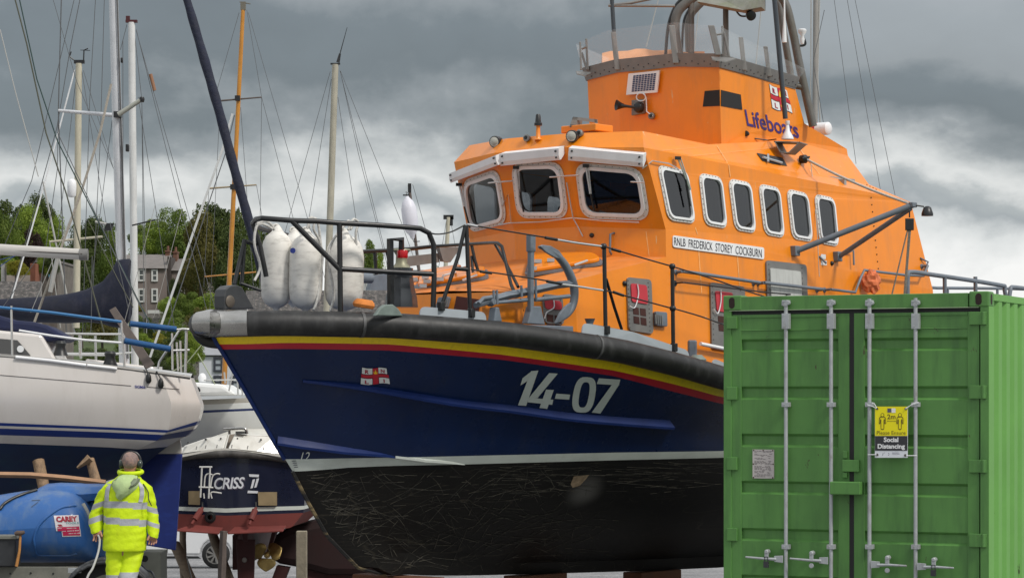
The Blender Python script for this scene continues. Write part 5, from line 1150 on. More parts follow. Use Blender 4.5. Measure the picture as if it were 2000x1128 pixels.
for pp in ([(1712, 797), (1702, 792), (1694, 790)], [(1712, 796), (1708, 788), (1703, 786)], [(1769, 797), (1780, 790), (1795, 786)], [(1769, 798), (1784, 787), (1794, 785)], [(1712, 887), (1704, 887), (1695, 887)], [(1770, 889), (1782, 889), (1791, 889)]):
    g = MB(); g.tube([sg_(.012)(*p) for p in pp], .004, 5); g.build('cable_tie', M_white, sgn)
# ------------------------------------------------------------------ GROUND, HILL
def ground_h(X, Y):
    return ground_z(X, Y) if Y < 62 else ground_z(X, 62)
def gmat():
    m = bpy.data.materials.new('wet_grey_gravel'); m.use_nodes = True; t = m.node_tree; P = t.nodes['Principled BSDF']; P.inputs['Roughness'].default_value = .75
    g = t.nodes.new('ShaderNodeTexCoord')
    v = t.nodes.new('ShaderNodeTexVoronoi'); v.inputs['Scale'].default_value = 26; t.links.new(g.outputs['Object'], v.inputs[0])
    n = t.nodes.new('ShaderNodeTexNoise'); n.inputs['Scale'].default_value = .5; n.inputs['Detail'].default_value = 9; n.inputs['Roughness'].default_value = .7; t.links.new(g.outputs['Object'], n.inputs[0])
    r = t.nodes.new('ShaderNodeValToRGB'); r.color_ramp.elements[0].position = .3; r.color_ramp.elements[0].color = (.11, .11, .115, 1); r.color_ramp.elements[1].position = .72; r.color_ramp.elements[1].color = (.34, .34, .345, 1); t.links.new(n.outputs[0], r.inputs[0])
    x = t.nodes.new('ShaderNodeMix'); x.data_type = 'RGBA'; x.blend_type = 'MULTIPLY'; x.inputs[0].default_value = .8; t.links.new(r.outputs[0], x.inputs[6])
    h = t.nodes.new('ShaderNodeMapRange'); t.links.new(v.outputs['Color'], h.inputs[0]); h.inputs[3].default_value = .3; h.inputs[4].default_value = 1.5; t.links.new(h.outputs[0], x.inputs[7]); t.links.new(x.outputs[2], P.inputs['Base Color'])
    b = t.nodes.new('ShaderNodeBump'); b.inputs['Strength'].default_value = .6; b.inputs['Distance'].default_value = .03; t.links.new(v.outputs['Distance'], b.inputs['Height']); t.links.new(b.outputs[0], P.inputs['Normal']); return m
ys = [-400, -100, -40, -10, 5, 12, 16, 19, 21, 22, 24, 26, 28, 31, 35, 40, 46, 54, 62, 75, 110, 400, 1500, 5000]; xs_ = [-3000, -600, -120, -40, -15, -8, -5, -4, -3.4, -3, -2.6, -2, -1.5, -1, -.5, 0, .5, 1, 2, 5, 15, 60, 200, 800, 3000]
g = MB(); g.grid([[(x, y, ground_h(x, y)) for x in xs_] for y in ys]); tag(g.build('ground', gmat(), smooth=60), kind='structure')
def hill_h(X, Y):
    s = min(max((Y - 150) / 130, 0), 1); s = s * s * (3 - 2 * s); e = 1 - min(max((X + 10) / 60, 0), 1) * .75
    return -1.9 + (13.5 * s + max(0, min(Y, 340) - 280) * .05) * e
M_hill = mat('hillside_grass', (.05, .075, .02), .9, var=.35, vs=.15, stain=(.025, .04, .012), stain_amt=.8, ss=(.1, .1, .1))
g = MB(); g.grid([[(x, y, hill_h(x, y)) for x in range(-140, 161, 10)] for y in range(140, 421, 10)]); tag(g.build('hillside', M_hill, smooth=60), kind='structure')

# ------------------------------------------------------------------ PERSON in hi-vis
YM = 24.6
def hv(name, col): return mat(name, col, .75, var=.10, vs=6, bump=.25, bs=14)
M_hv = mat('hi_vis_yellow_fabric', (.56, .74, .0), .7, var=.07, vs=5, stain=(.42, .50, .0), stain_amt=.5, ss=(3, 3, 3), bump=.9, bs=7)
M_refl = mat('reflective_grey_tape', (.36, .37, .40), .4, var=.08, vs=12, bump=.2, bs=30)
M_skin = mat('weathered_skin', (.40, .20, .13), .6, var=.1, vs=30)
M_hair = mat('cropped_grey_hair', (.22, .16, .145), .85, var=.35, vs=45, stain=(.36, .22, .17), stain_amt=.8, ss=(6, 6, 6), thr=(.52, .62), bump=.3, bs=160)
FZ = ground_h(-3.7, YM); mo = Vector((at(245, 1000, YM).x, YM, FZ))
man = empty('person', mo, 'man seen from behind in yellow hi-vis jacket and trousers wearing dark ear defenders', 'person')
def mp_(px, py, dy=0): 
    a = at(px, py, YM); return Vector((a.x, YM + dy, a.z))
# continuous body grown from a skeleton
sk_v = []; sk_e = []; sk_r = []
def jn(p, r, parent=None):
    sk_v.append(Vector(p)); sk_r.append(r if isinstance(r, tuple) else (r, r)); i = len(sk_v) - 1
    if parent is not None: sk_e.append((parent, i))
    return i
pel = jn(mp_(243, 1062), (.13, .10)); wai = jn(mp_(245, 1020), (.13, .09), pel); che = jn(mp_(247, 968), (.15, .10), wai); nk0 = jn(mp_(252, 934), (.06, .06), che); nk1 = jn(mp_(254, 918, -.01), (.055, .055), nk0)
hd0 = jn(mp_(255, 909, -.01), (.066, .075), nk1); hd1 = jn(mp_(255, 899, -.015), (.078, .092), hd0); hd2 = jn(mp_(255, 891, -.01), (.060, .075), hd1)
def limb(ch, start):
    p = start
    for q, r in ch: p = jn(q, r, p)
    return p
handL = [(195, 1040), (190, 1046)]
sl = limb([(mp_(214, 948), .06), (mp_(194, 1002, .03), .045), (mp_(189, 1031, -.02), .032), (mp_(192, 1040, -.05), (.038, .022))], che)
sr = limb([(mp_(284, 948), .06), (mp_(298, 1000, .03), .045), (mp_(301, 1036, -.02), .032), (mp_(300, 1046, -.04), (.038, .022))], che)
def fingers(root, base, dirs, curl):
    for k, (dx, L, sp) in enumerate(dirs):
        a = base + Vector((dx, curl[k] * .02, -.02)); b = a + Vector((sp * L, curl[k] * .4 * L, -L * .6)); c_ = b + Vector((sp * L * .6 - .01 * curl[k], -L * .35, -L * .42))
        limb([(a, .011), (b, .0095), (c_, .008)], root)
fingers(sl, sk_v[sl], [(-.030, .055, -.1), (-.010, .062, -.02), (.010, .058, .05), (.028, .045, .15)], [.2, .4, .5, .6]); limb([(sk_v[sl] + Vector((.035, -.01, .0)), .013), (sk_v[sl] + Vector((.050, -.03, -.035)), .010)], sl)
fingers(sr, sk_v[sr], [(.026, .050, .05), (.008, .062, 0), (-.010, .064, -.04), (-.028, .058, -.12)], [.6, .5, .4, .2]); limb([(sk_v[sr] + Vector((-.036, -.01, 0)), .013), (sk_v[sr] + Vector((-.052, -.03, -.04)), .010)], sr)
fz = FZ
limb([(mp_(227, 1082), .085), (Vector((mp_(225, 1150).x, YM - .04, mp_(0, 1150).z)), .055), (Vector((mp_(224, 1200).x, YM + .02, FZ + .09)), .04), (Vector((mp_(222, 1200).x, YM + .12, FZ + .035)), (.045, .03))], pel)
limb([(mp_(259, 1082), .085), (Vector((mp_(254, 1150).x, YM - .10, mp_(0, 1155).z)), .055), (Vector((mp_(250, 1200).x, YM - .25, FZ + .12)), .04), (Vector((mp_(250, 1200).x, YM - .14, FZ + .04)), (.045, .03))], pel)
me = bpy.data.meshes.new('body'); me.from_pydata([tuple(v - mo) for v in sk_v], sk_e, []); bo = bpy.data.objects.new('body', me); S.collection.objects.link(bo)
sm = bo.modifiers.new('skin', 'SKIN'); 
bm = bmesh.new(); bm.from_mesh(me); ly = bm.verts.layers.skin.verify() if hasattr(bm.verts.layers.skin, 'verify') else bm.verts.layers.skin.new()
bm.verts.ensure_lookup_table()
for i, v in enumerate(bm.verts): v[ly].radius = sk_r[i]; v[ly].use_root = (i == 0)
bm.to_mesh(me); bm.free(); bo.modifiers.new('sub', 'SUBSURF').levels = 2; bo.modifiers['sub'].render_levels = 2
dg = bpy.context.evaluated_depsgraph_get(); me2 = bpy.data.meshes.new_from_object(bo.evaluated_get(dg)); bo.modifiers.clear(); bo.data = me2
# face features grown onto the far side of the head
bm = bmesh.new(); bm.from_mesh(me2); hc_ = mp_(255, 902) - mo
for v in bm.verts:
    d = v.co - hc_
    if d.length < .16:
        if d.y > .05 and abs(d.x) < .02 and -.03 < d.z < .02: v.co.y += .022      # nose
        if abs(d.x) > .05 and abs(d.y) < .03 and abs(d.z) < .03: v.co.x += math.copysign(.01, d.x)
bm.to_mesh(me2); bm.free(); me2.materials.clear(); me2.materials.append(M_skin); bo.parent = man
for p in me2.polygons: p.use_smooth = True
g = MB(); P_ = lambda a, b, c: mp_(255 + a, 900 + b, c)
for s_ in (-1, 1): g.lathe(hc_ + mo + Vector((s_ * .03, .085, .01)), (0, 1, 0), [(.012, -.01), (.010, .002)], 10)
g.build('eyes', mat('eye_white', (.6, .6, .58), .3), man)
# hair cap
bm = bmesh.new(); bmesh.ops.create_uvsphere(bm, u_segments=20, v_segments=14, radius=1)
hp = []; 
for v in bm.verts: hp.append((v.co.x, v.co.y, v.co.z))
g = MB(); cc = mp_(255, 899.5) + Vector((0, -.015, 0)); keep = {}
vs = []; 
for x, y, z in hp: vs.append(cc + Vector((x * (.079 + .006 * z), y * .100, z * .088)) * (1 + .012 * math.sin(x * 31 + z * 17)))
fs_ = [tuple(v.index for v in f.verts) for f in bm.faces if not (f.calc_center_median().y > .45 and f.calc_center_median().z < .55) and f.calc_center_median().z > -.75]; bm.free()
g.add(vs, fs_); g.build('hair', M_hair, man, smooth=60)
# ear defenders
def ear(): 
    e = MB(); 
    for s_ in (-1, 1):
        e.lathe(mp_(255 + s_ * 15.5, 905.5) + Vector((0, -.005, 0)), (s_, -.1, 0), [(.034, -.012), (.042, 0), (.044, .016), (.036, .03), (.015, .034)], 18)
    return e
ed = ear().build('ear_defender_cups', mat('dark_green_plastic', (.02, .035, .025), .35, coat=.3), man, smooth=40)
g = MB(); pts = [mp_(255 + 18.5 * math.sin(t), 903 - 20.5 * math.cos(t)) + Vector((0, .02, 0)) for t in [R(a) for a in range(-82, 83, 12)]]; g.tube(pts, .008, 6, flat=2.2); g.build('ear_defender_band', M_blk, ed, smooth=60)
# clothing: lofts of rings (px centre, py, half width px, half depth m, dy)
rnd = random.Random(8)
def loft(secs, n=30, wr=.006, seed=0, freq=3.0):
    K = len(secs); rows = []
    # resample
    py0, py1 = secs[0][1], secs[-1][1]; steps = max(8, int((py1 - py0) / 2.6)); I = lambda k: interp([(s[1], s[k]) for s in secs])
    for i in range(steps + 1):
        py = py0 + (py1 - py0) * i / steps; cxp, hw, hd, dy, sl_ = I(0)(py), I(2)(py), I(3)(py), I(4)(py), 0
        r_ = []
        for j in range(n):
            t = 2 * math.pi * j / n; c, s_ = math.cos(t), math.sin(t)
            w = 1 + wr * 8 * (math.sin(freq * 2.1 * t + py * .21 + seed) * math.sin(py * .13 + seed * 2 + t) * .5 + .35 * math.sin(py * .45 + 3 * t + seed) * math.sin(2 * t + seed))
            cs = math.copysign(abs(c) ** .82, c); ss = math.copysign(abs(s_) ** .9, s_)
            p = mp_(cxp + hw * cs * w, py); r_.append(Vector((p.x, YM + dy + hd * ss * w, p.z)))
        rows.append((py, r_ + [r_[0]]))
    return rows
def bandmi(rows, bands):
    def f(i, j):
        py = (rows[i][0] + rows[i + 1][0]) / 2; t = j / 30
        for a, b, sl_ in bands:
            c = math.cos(2 * math.pi * (j + .5) / 30); sh = sl_ * c
            if a + sh <= py <= b + sh: return 1
        return 0
    return f
torso = [(252, 922, 18, .075, 0), (252, 928, 21, .085, 0), (250, 935, 27, .095, 0), (248, 941, 38, .105, 0), (247, 950, 47, .12, 0), (247, 970, 47, .135, 0), (246, 1000, 44, .145, 0), (245, 1020, 42, .15, 0), (244, 1050, 43, .155, 0), (243, 1072, 42.5, .16, 0), (243, 1074, 41, .155, 0)]
rw = loft(torso, wr=.004); g = MB(); g.grid([r[1] for r in rw], fmi=bandmi(rw, [(978, 991, 2), (1010, 1023, 3.5)])); g.poly([p for p in rw[-1][1][:-1]])
jk = g.build('hi_vis_jacket', [M_hv, M_refl], man, smooth=60)
def sleeve(path, bands, nm, seed):
    K = len(path); I = lambda k: interp([(s[1], s[k]) for s in path]); rows = []; y0, y1 = path[0][1], path[-1][1]; st_ = int((y1 - y0) / 2.2)
    for i in range(st_ + 1):
        py = y0 + (y1 - y0) * i / st_; c = I(0)(py); r = I(2)(py) * YM / FPX; dy = I(3)(py); row_ = []
        for j in range(20):
            t = 2 * math.pi * j / 20; w = 1 + .045 * math.sin(py * .33 + seed + 2.4 * math.sin(t + py * .05)) * math.sin(t * 2 + py * .1) + .045 * math.sin(3 * t + py * .22 + seed)
            p = mp_(c, py); row_.append(Vector((p.x + r * math.cos(t) * w, YM + dy + r * 1.05 * math.sin(t) * w, p.z + r * .35 * math.cos(t) * (-1 if seed else 1))))
        rows.append((py, row_ + [row_[0]]))
    g = MB(); g.grid([r[1] for r in rows], fmi=lambda i, j: 1 if any(a <= (rows[i][0] + rows[i + 1][0]) / 2 <= b for a, b in bands) else 0)
    g.poly(rows[0][1][:-1]); g.build('sleeve', [M_hv, M_refl], jk, smooth=60)
sleeve([(222, 938, 10, 0), (217, 944, 17, 0), (210, 955, 19, .01), (203, 970, 18.5, .02), (195, 990, 17.5, .03), (188, 1002, 15.5, .03), (187, 1012, 15, .02), (189, 1025, 13, 0), (189.5, 1036, 11.5, -.02), (190, 1039, 9, -.03)], [(979, 990), (1008, 1018)], 's', 0)
sleeve([(275, 938, 10, 0), (280, 944, 17, 0), (283, 955, 17, .01), (287, 970, 16.5, .02), (291, 990, 15.5, .03), (294, 1005, 14.5, .03), (297, 1018, 13.5, .02), (299, 1032, 12, 0), (300, 1044, 10, -.02), (300, 1047, 8.5, -.03)], [(986, 997), (1019, 1028)], 's', 2)
# vertical tapes over the shoulders, lying on the jacket
jb = BVHTree.FromPolygons([tuple(v) for r in rw for v in r[1]], [(i * 31 + j, i * 31 + j + 1, (i + 1) * 31 + j + 1, (i + 1) * 31 + j) for i in range(len(rw) - 1) for j in range(30)])
for line in ([(214, 944), (210, 960), (209, 978)], [(268, 940), (276, 950), (277, 965), (274, 980)]):
    g = MB(); P = spline([(x, y, 0) for x, y in line], 5); g.grid([[hit(jb, p.x - 4, p.y, .006)[0], hit(jb, p.x, p.y, .009)[0], hit(jb, p.x + 4, p.y, .006)[0]] for p in P]); g.build('shoulder_tape', M_refl, jk, smooth=60)
# hood hanging on the back
def bag(name, outline, depth, m, parent, n=9):
    """soft pouch lying on the jacket: outline gives left/right px at each py"""
    rows = []
    for k, (py, xl, xr, d) in enumerate(outline):
        r_ = []
        for j in range(n + 1):
            s = j / n; x = xl + (xr - xl) * s; b = hit(jb, x, py, 0)[0]; r_.append(b + Vector((0, -1, 0)) * (.004 + d * math.sin(math.pi * s) ** .6 * (1 + .22 * math.sin(9 * s + k * .8) * (0 < s < 1)))); 
        rows.append(r_)
    g = MB(); g.grid(rows); return g.build(name, m, parent, smooth=70)
M_hood = mat('faded_pale_green_fabric', (.40, .52, .24), .8, var=.08, vs=12, bump=.5, bs=16)
hd = bag('hood', [(926, 232, 271, .02), (930, 220, 276, .05), (938, 215, 274, .075), (946, 217, 272, .085), (954, 221, 266, .085), (962, 226, 257, .08), (968, 226, 248, .07), (973, 229, 240, .05), (976, 233, 238, .01)], .1, M_hood, jk)
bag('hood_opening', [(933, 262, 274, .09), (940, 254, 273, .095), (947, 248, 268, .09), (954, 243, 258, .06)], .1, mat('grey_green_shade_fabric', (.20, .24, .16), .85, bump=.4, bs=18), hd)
g = MB(); g.tube([mp_(255 + 22 * math.sin(t), 921 + 3.0 * math.cos(t)) + Vector((0, -.085 * math.cos(t), 0)) for t in [2 * math.pi * k / 24 for k in range(24)]], .022, 8, close=True); g.build('collar', M_hv, jk, smooth=70)
g = MB(); g.tube(spline([hit(jb, 279, 945, .012)[0], hit(jb, 285, 960, .03)[0], at(290, 973, YM - .16), at(296, 987, YM - .16)], 5), .005, 6); g.build('drawstring', M_blk, jk)
# trousers
for secs, bands, sd in (([(229, 1060, 22, .11, 0), (227, 1080, 20, .10, 0), (226, 1110, 18.5, .09, -.02), (226, 1128, 17.5, .085, -.03), (225, 1160, 16, .08, -.03), (224, 1215, 14, .07, .02), (224, 1234, 13, .08, .03)], [(1121, 1131, -1), (1150, 1160, 0)], 1), ([(258, 1060, 22, .11, 0), (259, 1080, 21, .10, 0), (257, 1100, 19.5, .09, -.03), (253, 1117, 19, .085, -.06), (252, 1128, 18, .085, -.08), (251, 1160, 16, .08, -.12), (250, 1215, 14, .07, -.22), (250, 1230, 13, .08, -.23)], [(1116, 1127, 0), (1145, 1155, 0)], 4)):
    rw2 = loft(secs, wr=.009, seed=sd, freq=2); g = MB(); g.grid([r[1] for r in rw2], fmi=bandmi(rw2, bands)); g.build('trousers', [M_hv, M_refl], man, smooth=60)
for x, dy in ((224, .03), (250, -.23)):
    b = Vector((mp_(x, 1200).x, YM + dy, FZ)); g = MB(); g.lathe(b + Vector((0, -.10, .035)), (0, 1, .0), [(.03, 0), (.042, .03), (.05, .12), (.045, .22), (.03, .27)], 12); g.lathe(b + Vector((0, -.02, .03)), (0, 0, 1), [(.055, 0), (.05, .10)], 12); g.build('boot', mat('brown_boot', (.05, .035, .025), .6), man, smooth=50)
# hose in the left hand
ho = MB(); P = spline([mp_(193, 1043, -.06), mp_(197, 1052, -.07), mp_(196, 1075, -.12), mp_(188, 1105, -.2), mp_(177, 1130, -.25), Vector((mp_(165, 1130).x, YM - .35, FZ + .25)), Vector((mp_(140, 1130).x, YM - .5, FZ + .02)), Vector((mp_(60, 1130).x, YM - .7, FZ + .015))], 6); ho.tube(P, .011, 8)
tag(ho.build('hose', mat('pale_hose', (.40, .40, .38), .5), origin=P[0], smooth=60), 'pale grey hose hanging from the left hand of the man in yellow', 'hose')
ho = MB(); P = spline([at(268, 1092, 27), at(285, 1112, 26.4), at(303, 1130, 26), Vector((at(325, 1150, 25.8).x, 25.8, ground_h(-3.4, 25.8) + .015))], 6); ho.tube(P, .012, 7); tag(ho.build('cable', M_blk, origin=P[-1], smooth=60), 'black cable trailing from the grey steel box to the gravel', 'cable')

# ------------------------------------------------------------------ BOWSER trailer
YB = 26.2
M_tank = mat('faded_blue_polyethylene', (.022, .105, .32), .45, var=.14, vs=2, stain=(.16, .22, .27), stain_amt=.55, ss=(3, 3, .9), thr=(.46, .72), bump=.03, bs=20, coat=.1)
bw = empty('bowser_trailer', Vector((at(60, 1128, YB).x, YB, ground_h(-4.8, YB))), 'blue plastic washer tank on a wheeled trailer left of the man in yellow', 'trailer')
topc = interp([(-260, 1085), (-235, 1030), (-180, 1002), (-120, 988), (-60, 976), (0, 966), (40, 960), (72, 956), (100, 955), (130, 958), (150, 971), (160, 984), (168, 1002), (175, 1025), (179, 1048), (180.5, 1070)])
rows = []; xs2 = [-260, -250, -235, -200, -150, -100, -50, 0, 30, 60, 85, 105, 122, 136, 148, 157, 164, 170, 175, 178, 180, 181]
zb = at(0, 1103, YB).z
for x in xs2:
    zt_ = at(x, topc(x), YB).z; X = at(x, 0, YB).x; r_ = []; D = .62 * min(1, .55 + .45 * ((zt_ - zb) / .75)); e = max(0, (x - 160) / 21)
    D *= (1 - .25 * max(0, e) ** 2)
    for j in range(29):
        t = 2 * math.pi * j / 28; c, s_ = math.cos(t), math.sin(t); p = .75
        yy = math.copysign(abs(c) ** p, c) * D; zz = (math.copysign(abs(s_) ** (p if s_ < 0 else .95), s_) * .5 + .5)
        r_.append(Vector((X, YB + .55 + yy * -1, zb + (zt_ - zb) * zz)))
    rows.append(r_)
g = MB(); g.grid(rows); g.poly(rows[-1][:-1]); g.poly(rows[0][:-1]); tb = g.bvh(); tk = g.build('tank', M_tank, bw, smooth=50)
P = spline([(67, 1063, 0), (67, 1048, 0), (78, 1023, 0), (100, 1003, 0), (123, 990, 0), (148, 987, 0)], 6)
g = MB(); g.tube([hit(tb, p.x, p.y, .002)[0] for p in P], .014, 8); g.build('moulded_rib', M_tank, tk, smooth=60)
g = MB(); P = [(67, 1063), (70, 1078), (76, 1084), (135, 1084), (150, 1080)]; g.tube([hit(tb, x, y, -.002)[0] for x, y in P], .012, 8); g.build('moulded_rib', M_tank, tk, smooth=60)
g = MB(); P = spline([(0, 995, 0), (12, 982, 0), (40, 968, 0), (72, 958, 0)], 5); g.tube([hit(tb, p.x, p.y, .01)[0] for p in P], .018, 8); g.build('tank_strap', M_blk, tk, smooth=60)
g = MB(); P = spline([(159, 983, 0), (169, 1002, 0), (176, 1025, 0), (179.5, 1055, 0)], 5); 
g.tube([at(p.x + 2, p.y, YB + .2) for p in P], .026, 8); g.build('end_seam', mat('pale_seam', (.38, .38, .33), .7, var=.2), tk, smooth=60)
# rear lid
rows = []
for x, y0, y1 in ((68, 957, 966), (85, 949, 968), (110, 947, 975), (150, 948, 979), (158, 949, 980), (200, 949, 974), (240, 951, 972), (262, 958, 975)):
    a, b = at(x, y0, YB + .35), at(x, y1, YB + .35); rows.append([Vector((a.x, a.y - .0, b.z)), Vector((a.x, a.y - .04, (a.z + b.z) / 2)), Vector((a.x, a.y + .02, a.z - .01)), Vector((a.x, a.y + .25, a.z + .02)), Vector((a.x, a.y + .7, a.z - .05)), Vector((a.x, a.y + .75, b.z))])
g = MB(); g.grid(rows); g.poly(rows[0]); g.poly(rows[-1]); g.build('tank_lid', M_tank, bw, smooth=45)
g = MB(); a, b = at(172, 975, YB + .5), at(262, 1095, YB + .5); g.box((a.x, YB + .45, b.z), (b.x, YB + 1.1, a.z)); g.build('rear_tank', M_tank, bw, bevel=.06)
g = MB(); a, b = at(-150, 1106, YB - .12), at(160, 1130, YB - .12); g.box((a.x, YB - .12, b.z), (b.x, YB - .06, a.z)); g.box((a.x, YB + 1.1, b.z), (b.x + .5, YB + 1.16, a.z)); g.box((b.x - .05, YB - .05, b.z + .02), (b.x + .02, YB + 1.1, a.z - .02)); g.box((a.x + .3, YB - .05, b.z + .02), (a.x + .4, YB + 1.1, a.z - .02))
g.build('chassis', mat('dirty_grey_steel', (.16, .16, .135), .7, var=.2, vs=6, stain=(.3, .28, .24), stain_amt=.5), bw, bevel=.005)
g = MB(); a, b = at(-160, 1044, YB - .2), at(34, 1104, YB - .2); g.box((a.x, YB - .3, b.z), (b.x, YB - .02, a.z - .03)); g.build('tool_box', mat('dirty_black_plastic', (.02, .022, .025), .6, var=.3, vs=6, stain=(.10, .11, .12), stain_amt=.6), bw, bevel=.01)
g = MB(); g.box((a.x, YB - .32, a.z - .035), (b.x + .01, YB - .01, a.z)); g.build('tool_box_lid', MATS['dirty_grey_steel'], bw, bevel=.005)
for x, zo in ((20, 1119), (60, 1118), (104, 1119), (143, 1112), (155, 1112)):
    g = MB(); g.lathe(at(x, zo, YB - .12), (0, -1, 0), [(.011, 0), (.009, .008)], 8); g.build('bolt', M_blk, bw)
g = MB(); a, b = at(133, 1108, YB - .26), at(159, 1118, YB - .26); g.box((a.x, YB - .27, b.z), (b.x, YB - .25, a.z)); g.build('mudguard_bracket', M_galv, bw, bevel=.003)
# wheel and mudguard
wc = at(212, 1140, YB - .32); gh = ground_h(wc.x, YB); WZ = gh + .43; R_w = max(.26, wc.z - gh)
g = MB(); g.lathe(Vector((wc.x, YB - .28, WZ)), (0, 1, 0), [(.25, 0), (.34, .0), (.41, .02), (.43, .06), (.43, .13), (.41, .17), (.34, .19), (.25, .19)], 36); ty = g.build('wheel', M_rubber, bw, smooth=40)
g = MB(); g.lathe(Vector((wc.x, YB - .285, WZ)), (0, 1, 0), [(.255, 0), (.25, .02), (.22, .05), (.12, .05), (.10, .02), (.06, .01)], 24); g.build('rim', mat('dirty_rim', (.20, .20, .16), .6, var=.2), ty, smooth=40)
g = MB(); rr = []
for k in range(15):
    t = R(180 - 12.86 * k); rr.append([Vector((wc.x + .46 * math.cos(t), YB - .42 + .0, WZ + .40 * math.sin(t) + .0)), Vector((wc.x + .47 * math.cos(t), YB - .40, WZ + .43 * math.sin(t))), Vector((wc.x + .47 * math.cos(t), YB - .12, WZ + .43 * math.sin(t))), Vector((wc.x + .45 * math.cos(t), YB - .12, WZ + .40 * math.sin(t)))])
rr = [[p + Vector((0, 0, .0)) for p in r_] for r_ in rr]; g.grid(rr); g.grid([[p + Vector((-.0, .01, -.03)) for p in r_[:1]] + [r_[0]] for r_ in rr]); mg = g.build('mudguard', mat('scuffed_black_plastic', (.025, .027, .03), .5, var=.3, vs=7, stain=(.2, .21, .22), stain_amt=.7, ss=(4, 4, 4), thr=(.5, .8)), bw, smooth=45); mg.modifiers.new('s', 'SOLIDIFY').thickness = .015
g = MB(); g.box((wc.x - .02, YB - .15, gh + .31), (wc.x + .02, YB + 1.2, gh + .35)); g.box((wc.x - .3, YB + 1.0, gh), (wc.x - .2, YB + 1.1, gh + .5)); g.box((wc.x - 1.8, YB + .4, gh), (wc.x - 1.72, YB + .48, gh + .55)); g.build('axle', M_blk, bw)
# sticker
KQ = [(105, 1006.3), (152.5, 1005), (158, 1046), (112, 1047.5)]
def ts(o): return lambda x, y: hit(tb, x, y, o)[0]
def patch(g, poly_q, o, n=6):
    rows = [[ts(o)(*quadmap(poly_q, i / n, j / n)) for i in range(n + 1)] for j in range(n + 1)]; g.grid(rows)
sq = lambda x0, y0, x1, y1: [quadmap(KQ, a, b) for a, b in ((x0, y0), (x1, y0), (x1, y1), (x0, y1))]
g = MB(); patch(g, sq(0, 0, 1, .72), .006); patch(g, sq(.22, .72, 1, 1), .006); st_ = g.build('sticker', mat('sticker_white', (.70, .66, .68), .45), bw)
g = MB(); patch(g, sq(.07, .54, .97, .72), .010); patch(g, sq(.26, .72, .97, .95), .010); g.build('sticker_red_panel', mat('sticker_red', (.50, .01, .07), .45), st_)
g = MB(); lettering(g, 'CAREY', sq(.08, .05, .93, .31), ts(.010), .06); lettering(g, '\\\\\\', sq(.10, .42, .30, .51), ts(.010), .1); g.build('sticker_name', mat('sticker_dark_red', (.33, .01, .03), .5), st_)
g = MB(); lettering(g, 'TOOLS', sq(.44, .33, .97, .42), ts(.010), .02); g.build('sticker_teal', mat('sticker_teal', (.20, .42, .42), .5), st_)
g = MB()
for (a, b, c, d) in ((.46, .59, .88 + .0, .63), (.47, .71, .95, .755), (.50, .83, .96, .875), (.08, .58, .24, .61), (.24, .72, .42, .75)):
    k = a
    while k < c: patch(g, sq(k, b, min(k + .045, c), d), .012, 1); k += .06 if random.random() > .2 else .09
g.build('sticker_numbers', mat('sticker_pale', (.66, .5, .54), .5), st_)
g = MB(); decal(g, stroke([(62, 977), (79, 976), (72, 982), (61, 990)], .5), [(0, 0), (1, 0), (1, 1), (0, 1)], ts(.006)); g.build('pencil_mark', mat('pencil', (.06, .07, .09), .8), tk)
# hammer leaning on the tool box
hm_ = empty('hammer', at(38, 1104, YB - .36), 'wooden handled hammer standing head up against the black tool box', 'hammer')
g = MB(); g.tube([at(32, 1105, YB - .36), at(38, 1075, YB - .35), at(40, 1044, YB - .34)], [.017, .014, .012], 8); g.build('handle', mat('orange_wood', (.42, .19, .05), .6, var=.2, vs=14), hm_, smooth=60)
g = MB(); g.tube([at(29, 1042, YB - .35), at(34, 1040, YB - .35), at(42, 1040, YB - .35), at(48, 1038, YB - .35)], [.018, .026, .024, .016], 8); g.build('head', mat('rusty_iron', (.09, .06, .045), .7), hm_, smooth=50)
# grey steel box right of the man
g = MB(); a, b = at(268, 1077, 27), at(314, 1117, 27); gz = ground_h(a.x, 27); g.box((a.x, 27, gz + .02), (b.x, 27.5, a.z)); bx_ = g.build('steel_box', mat('dull_grey_green_steel', (.20, .20, .165), .7, var=.15, vs=6), origin=Vector((b.x, 27, gz)), bevel=.008); tag(bx_, 'grey green steel box on the gravel right of the man in yellow', 'box')
g = MB(); g.lathe(at(283, 1090, 27), (0, -1, 0), [(.035, -.01), (.035, .003)], 14); g.build('opening', M_rubber, bx_)

# ------------------------------------------------------------------ SIGMA YACHT (stern to the right)
SG = Frame(((385 - 1000) / FPX * 30.5, 30.5, 0), R(5))
def sgc(px, py, V):
    lo, hi = -9.0, 1.0; k = (px - 1000) / FPX; f = lambda u: (SG.o.x + SG.A.x * u + SG.P.x * V(u)) - k * (SG.o.y + SG.A.y * u + SG.P.y * V(u))
    for _ in range(50):
        m_ = (lo + hi) / 2
        if f(m_) > 0: hi = m_
        else: lo = m_
    q = SG((lo, V(lo), 0)); return (lo, V(lo), EYE.z + (HOR - py) / FPX * q.y)
M_gel = mat('cream_gelcoat', (.66, .625, .59), .32, var=.03, vs=1.2, stain=(.5, .46, .41), stain_amt=.25, ss=(2, 2, .4), coat=.5)
M_blue = mat('royal_blue_stripe', (.012, .035, .19), .35, var=.1)
M_anti = mat('dark_blue_antifouling', (.006, .022, .075), .7, var=.25, vs=2, stain=(.01, .06, .10), stain_amt=.5)
M_rud = mat('blue_antifouling', (.006, .022, .17), .6, var=.15, vs=2, stain=(.012, .04, .26), stain_amt=.6, ss=(2, 2, 5))
ya = empty('sailing_yacht', SG((-4, 0, ground_h(-6, 31))), 'cream sailing yacht with blue stripes propped up behind the man in yellow', 'yacht')
def bodyV(B): return lambda u: B * (1 - max(0, (-u - 4.5) / 5.2) ** 2.2) * (1 - .42 * max(0, (u + 4.5) / 4.5) ** 2)
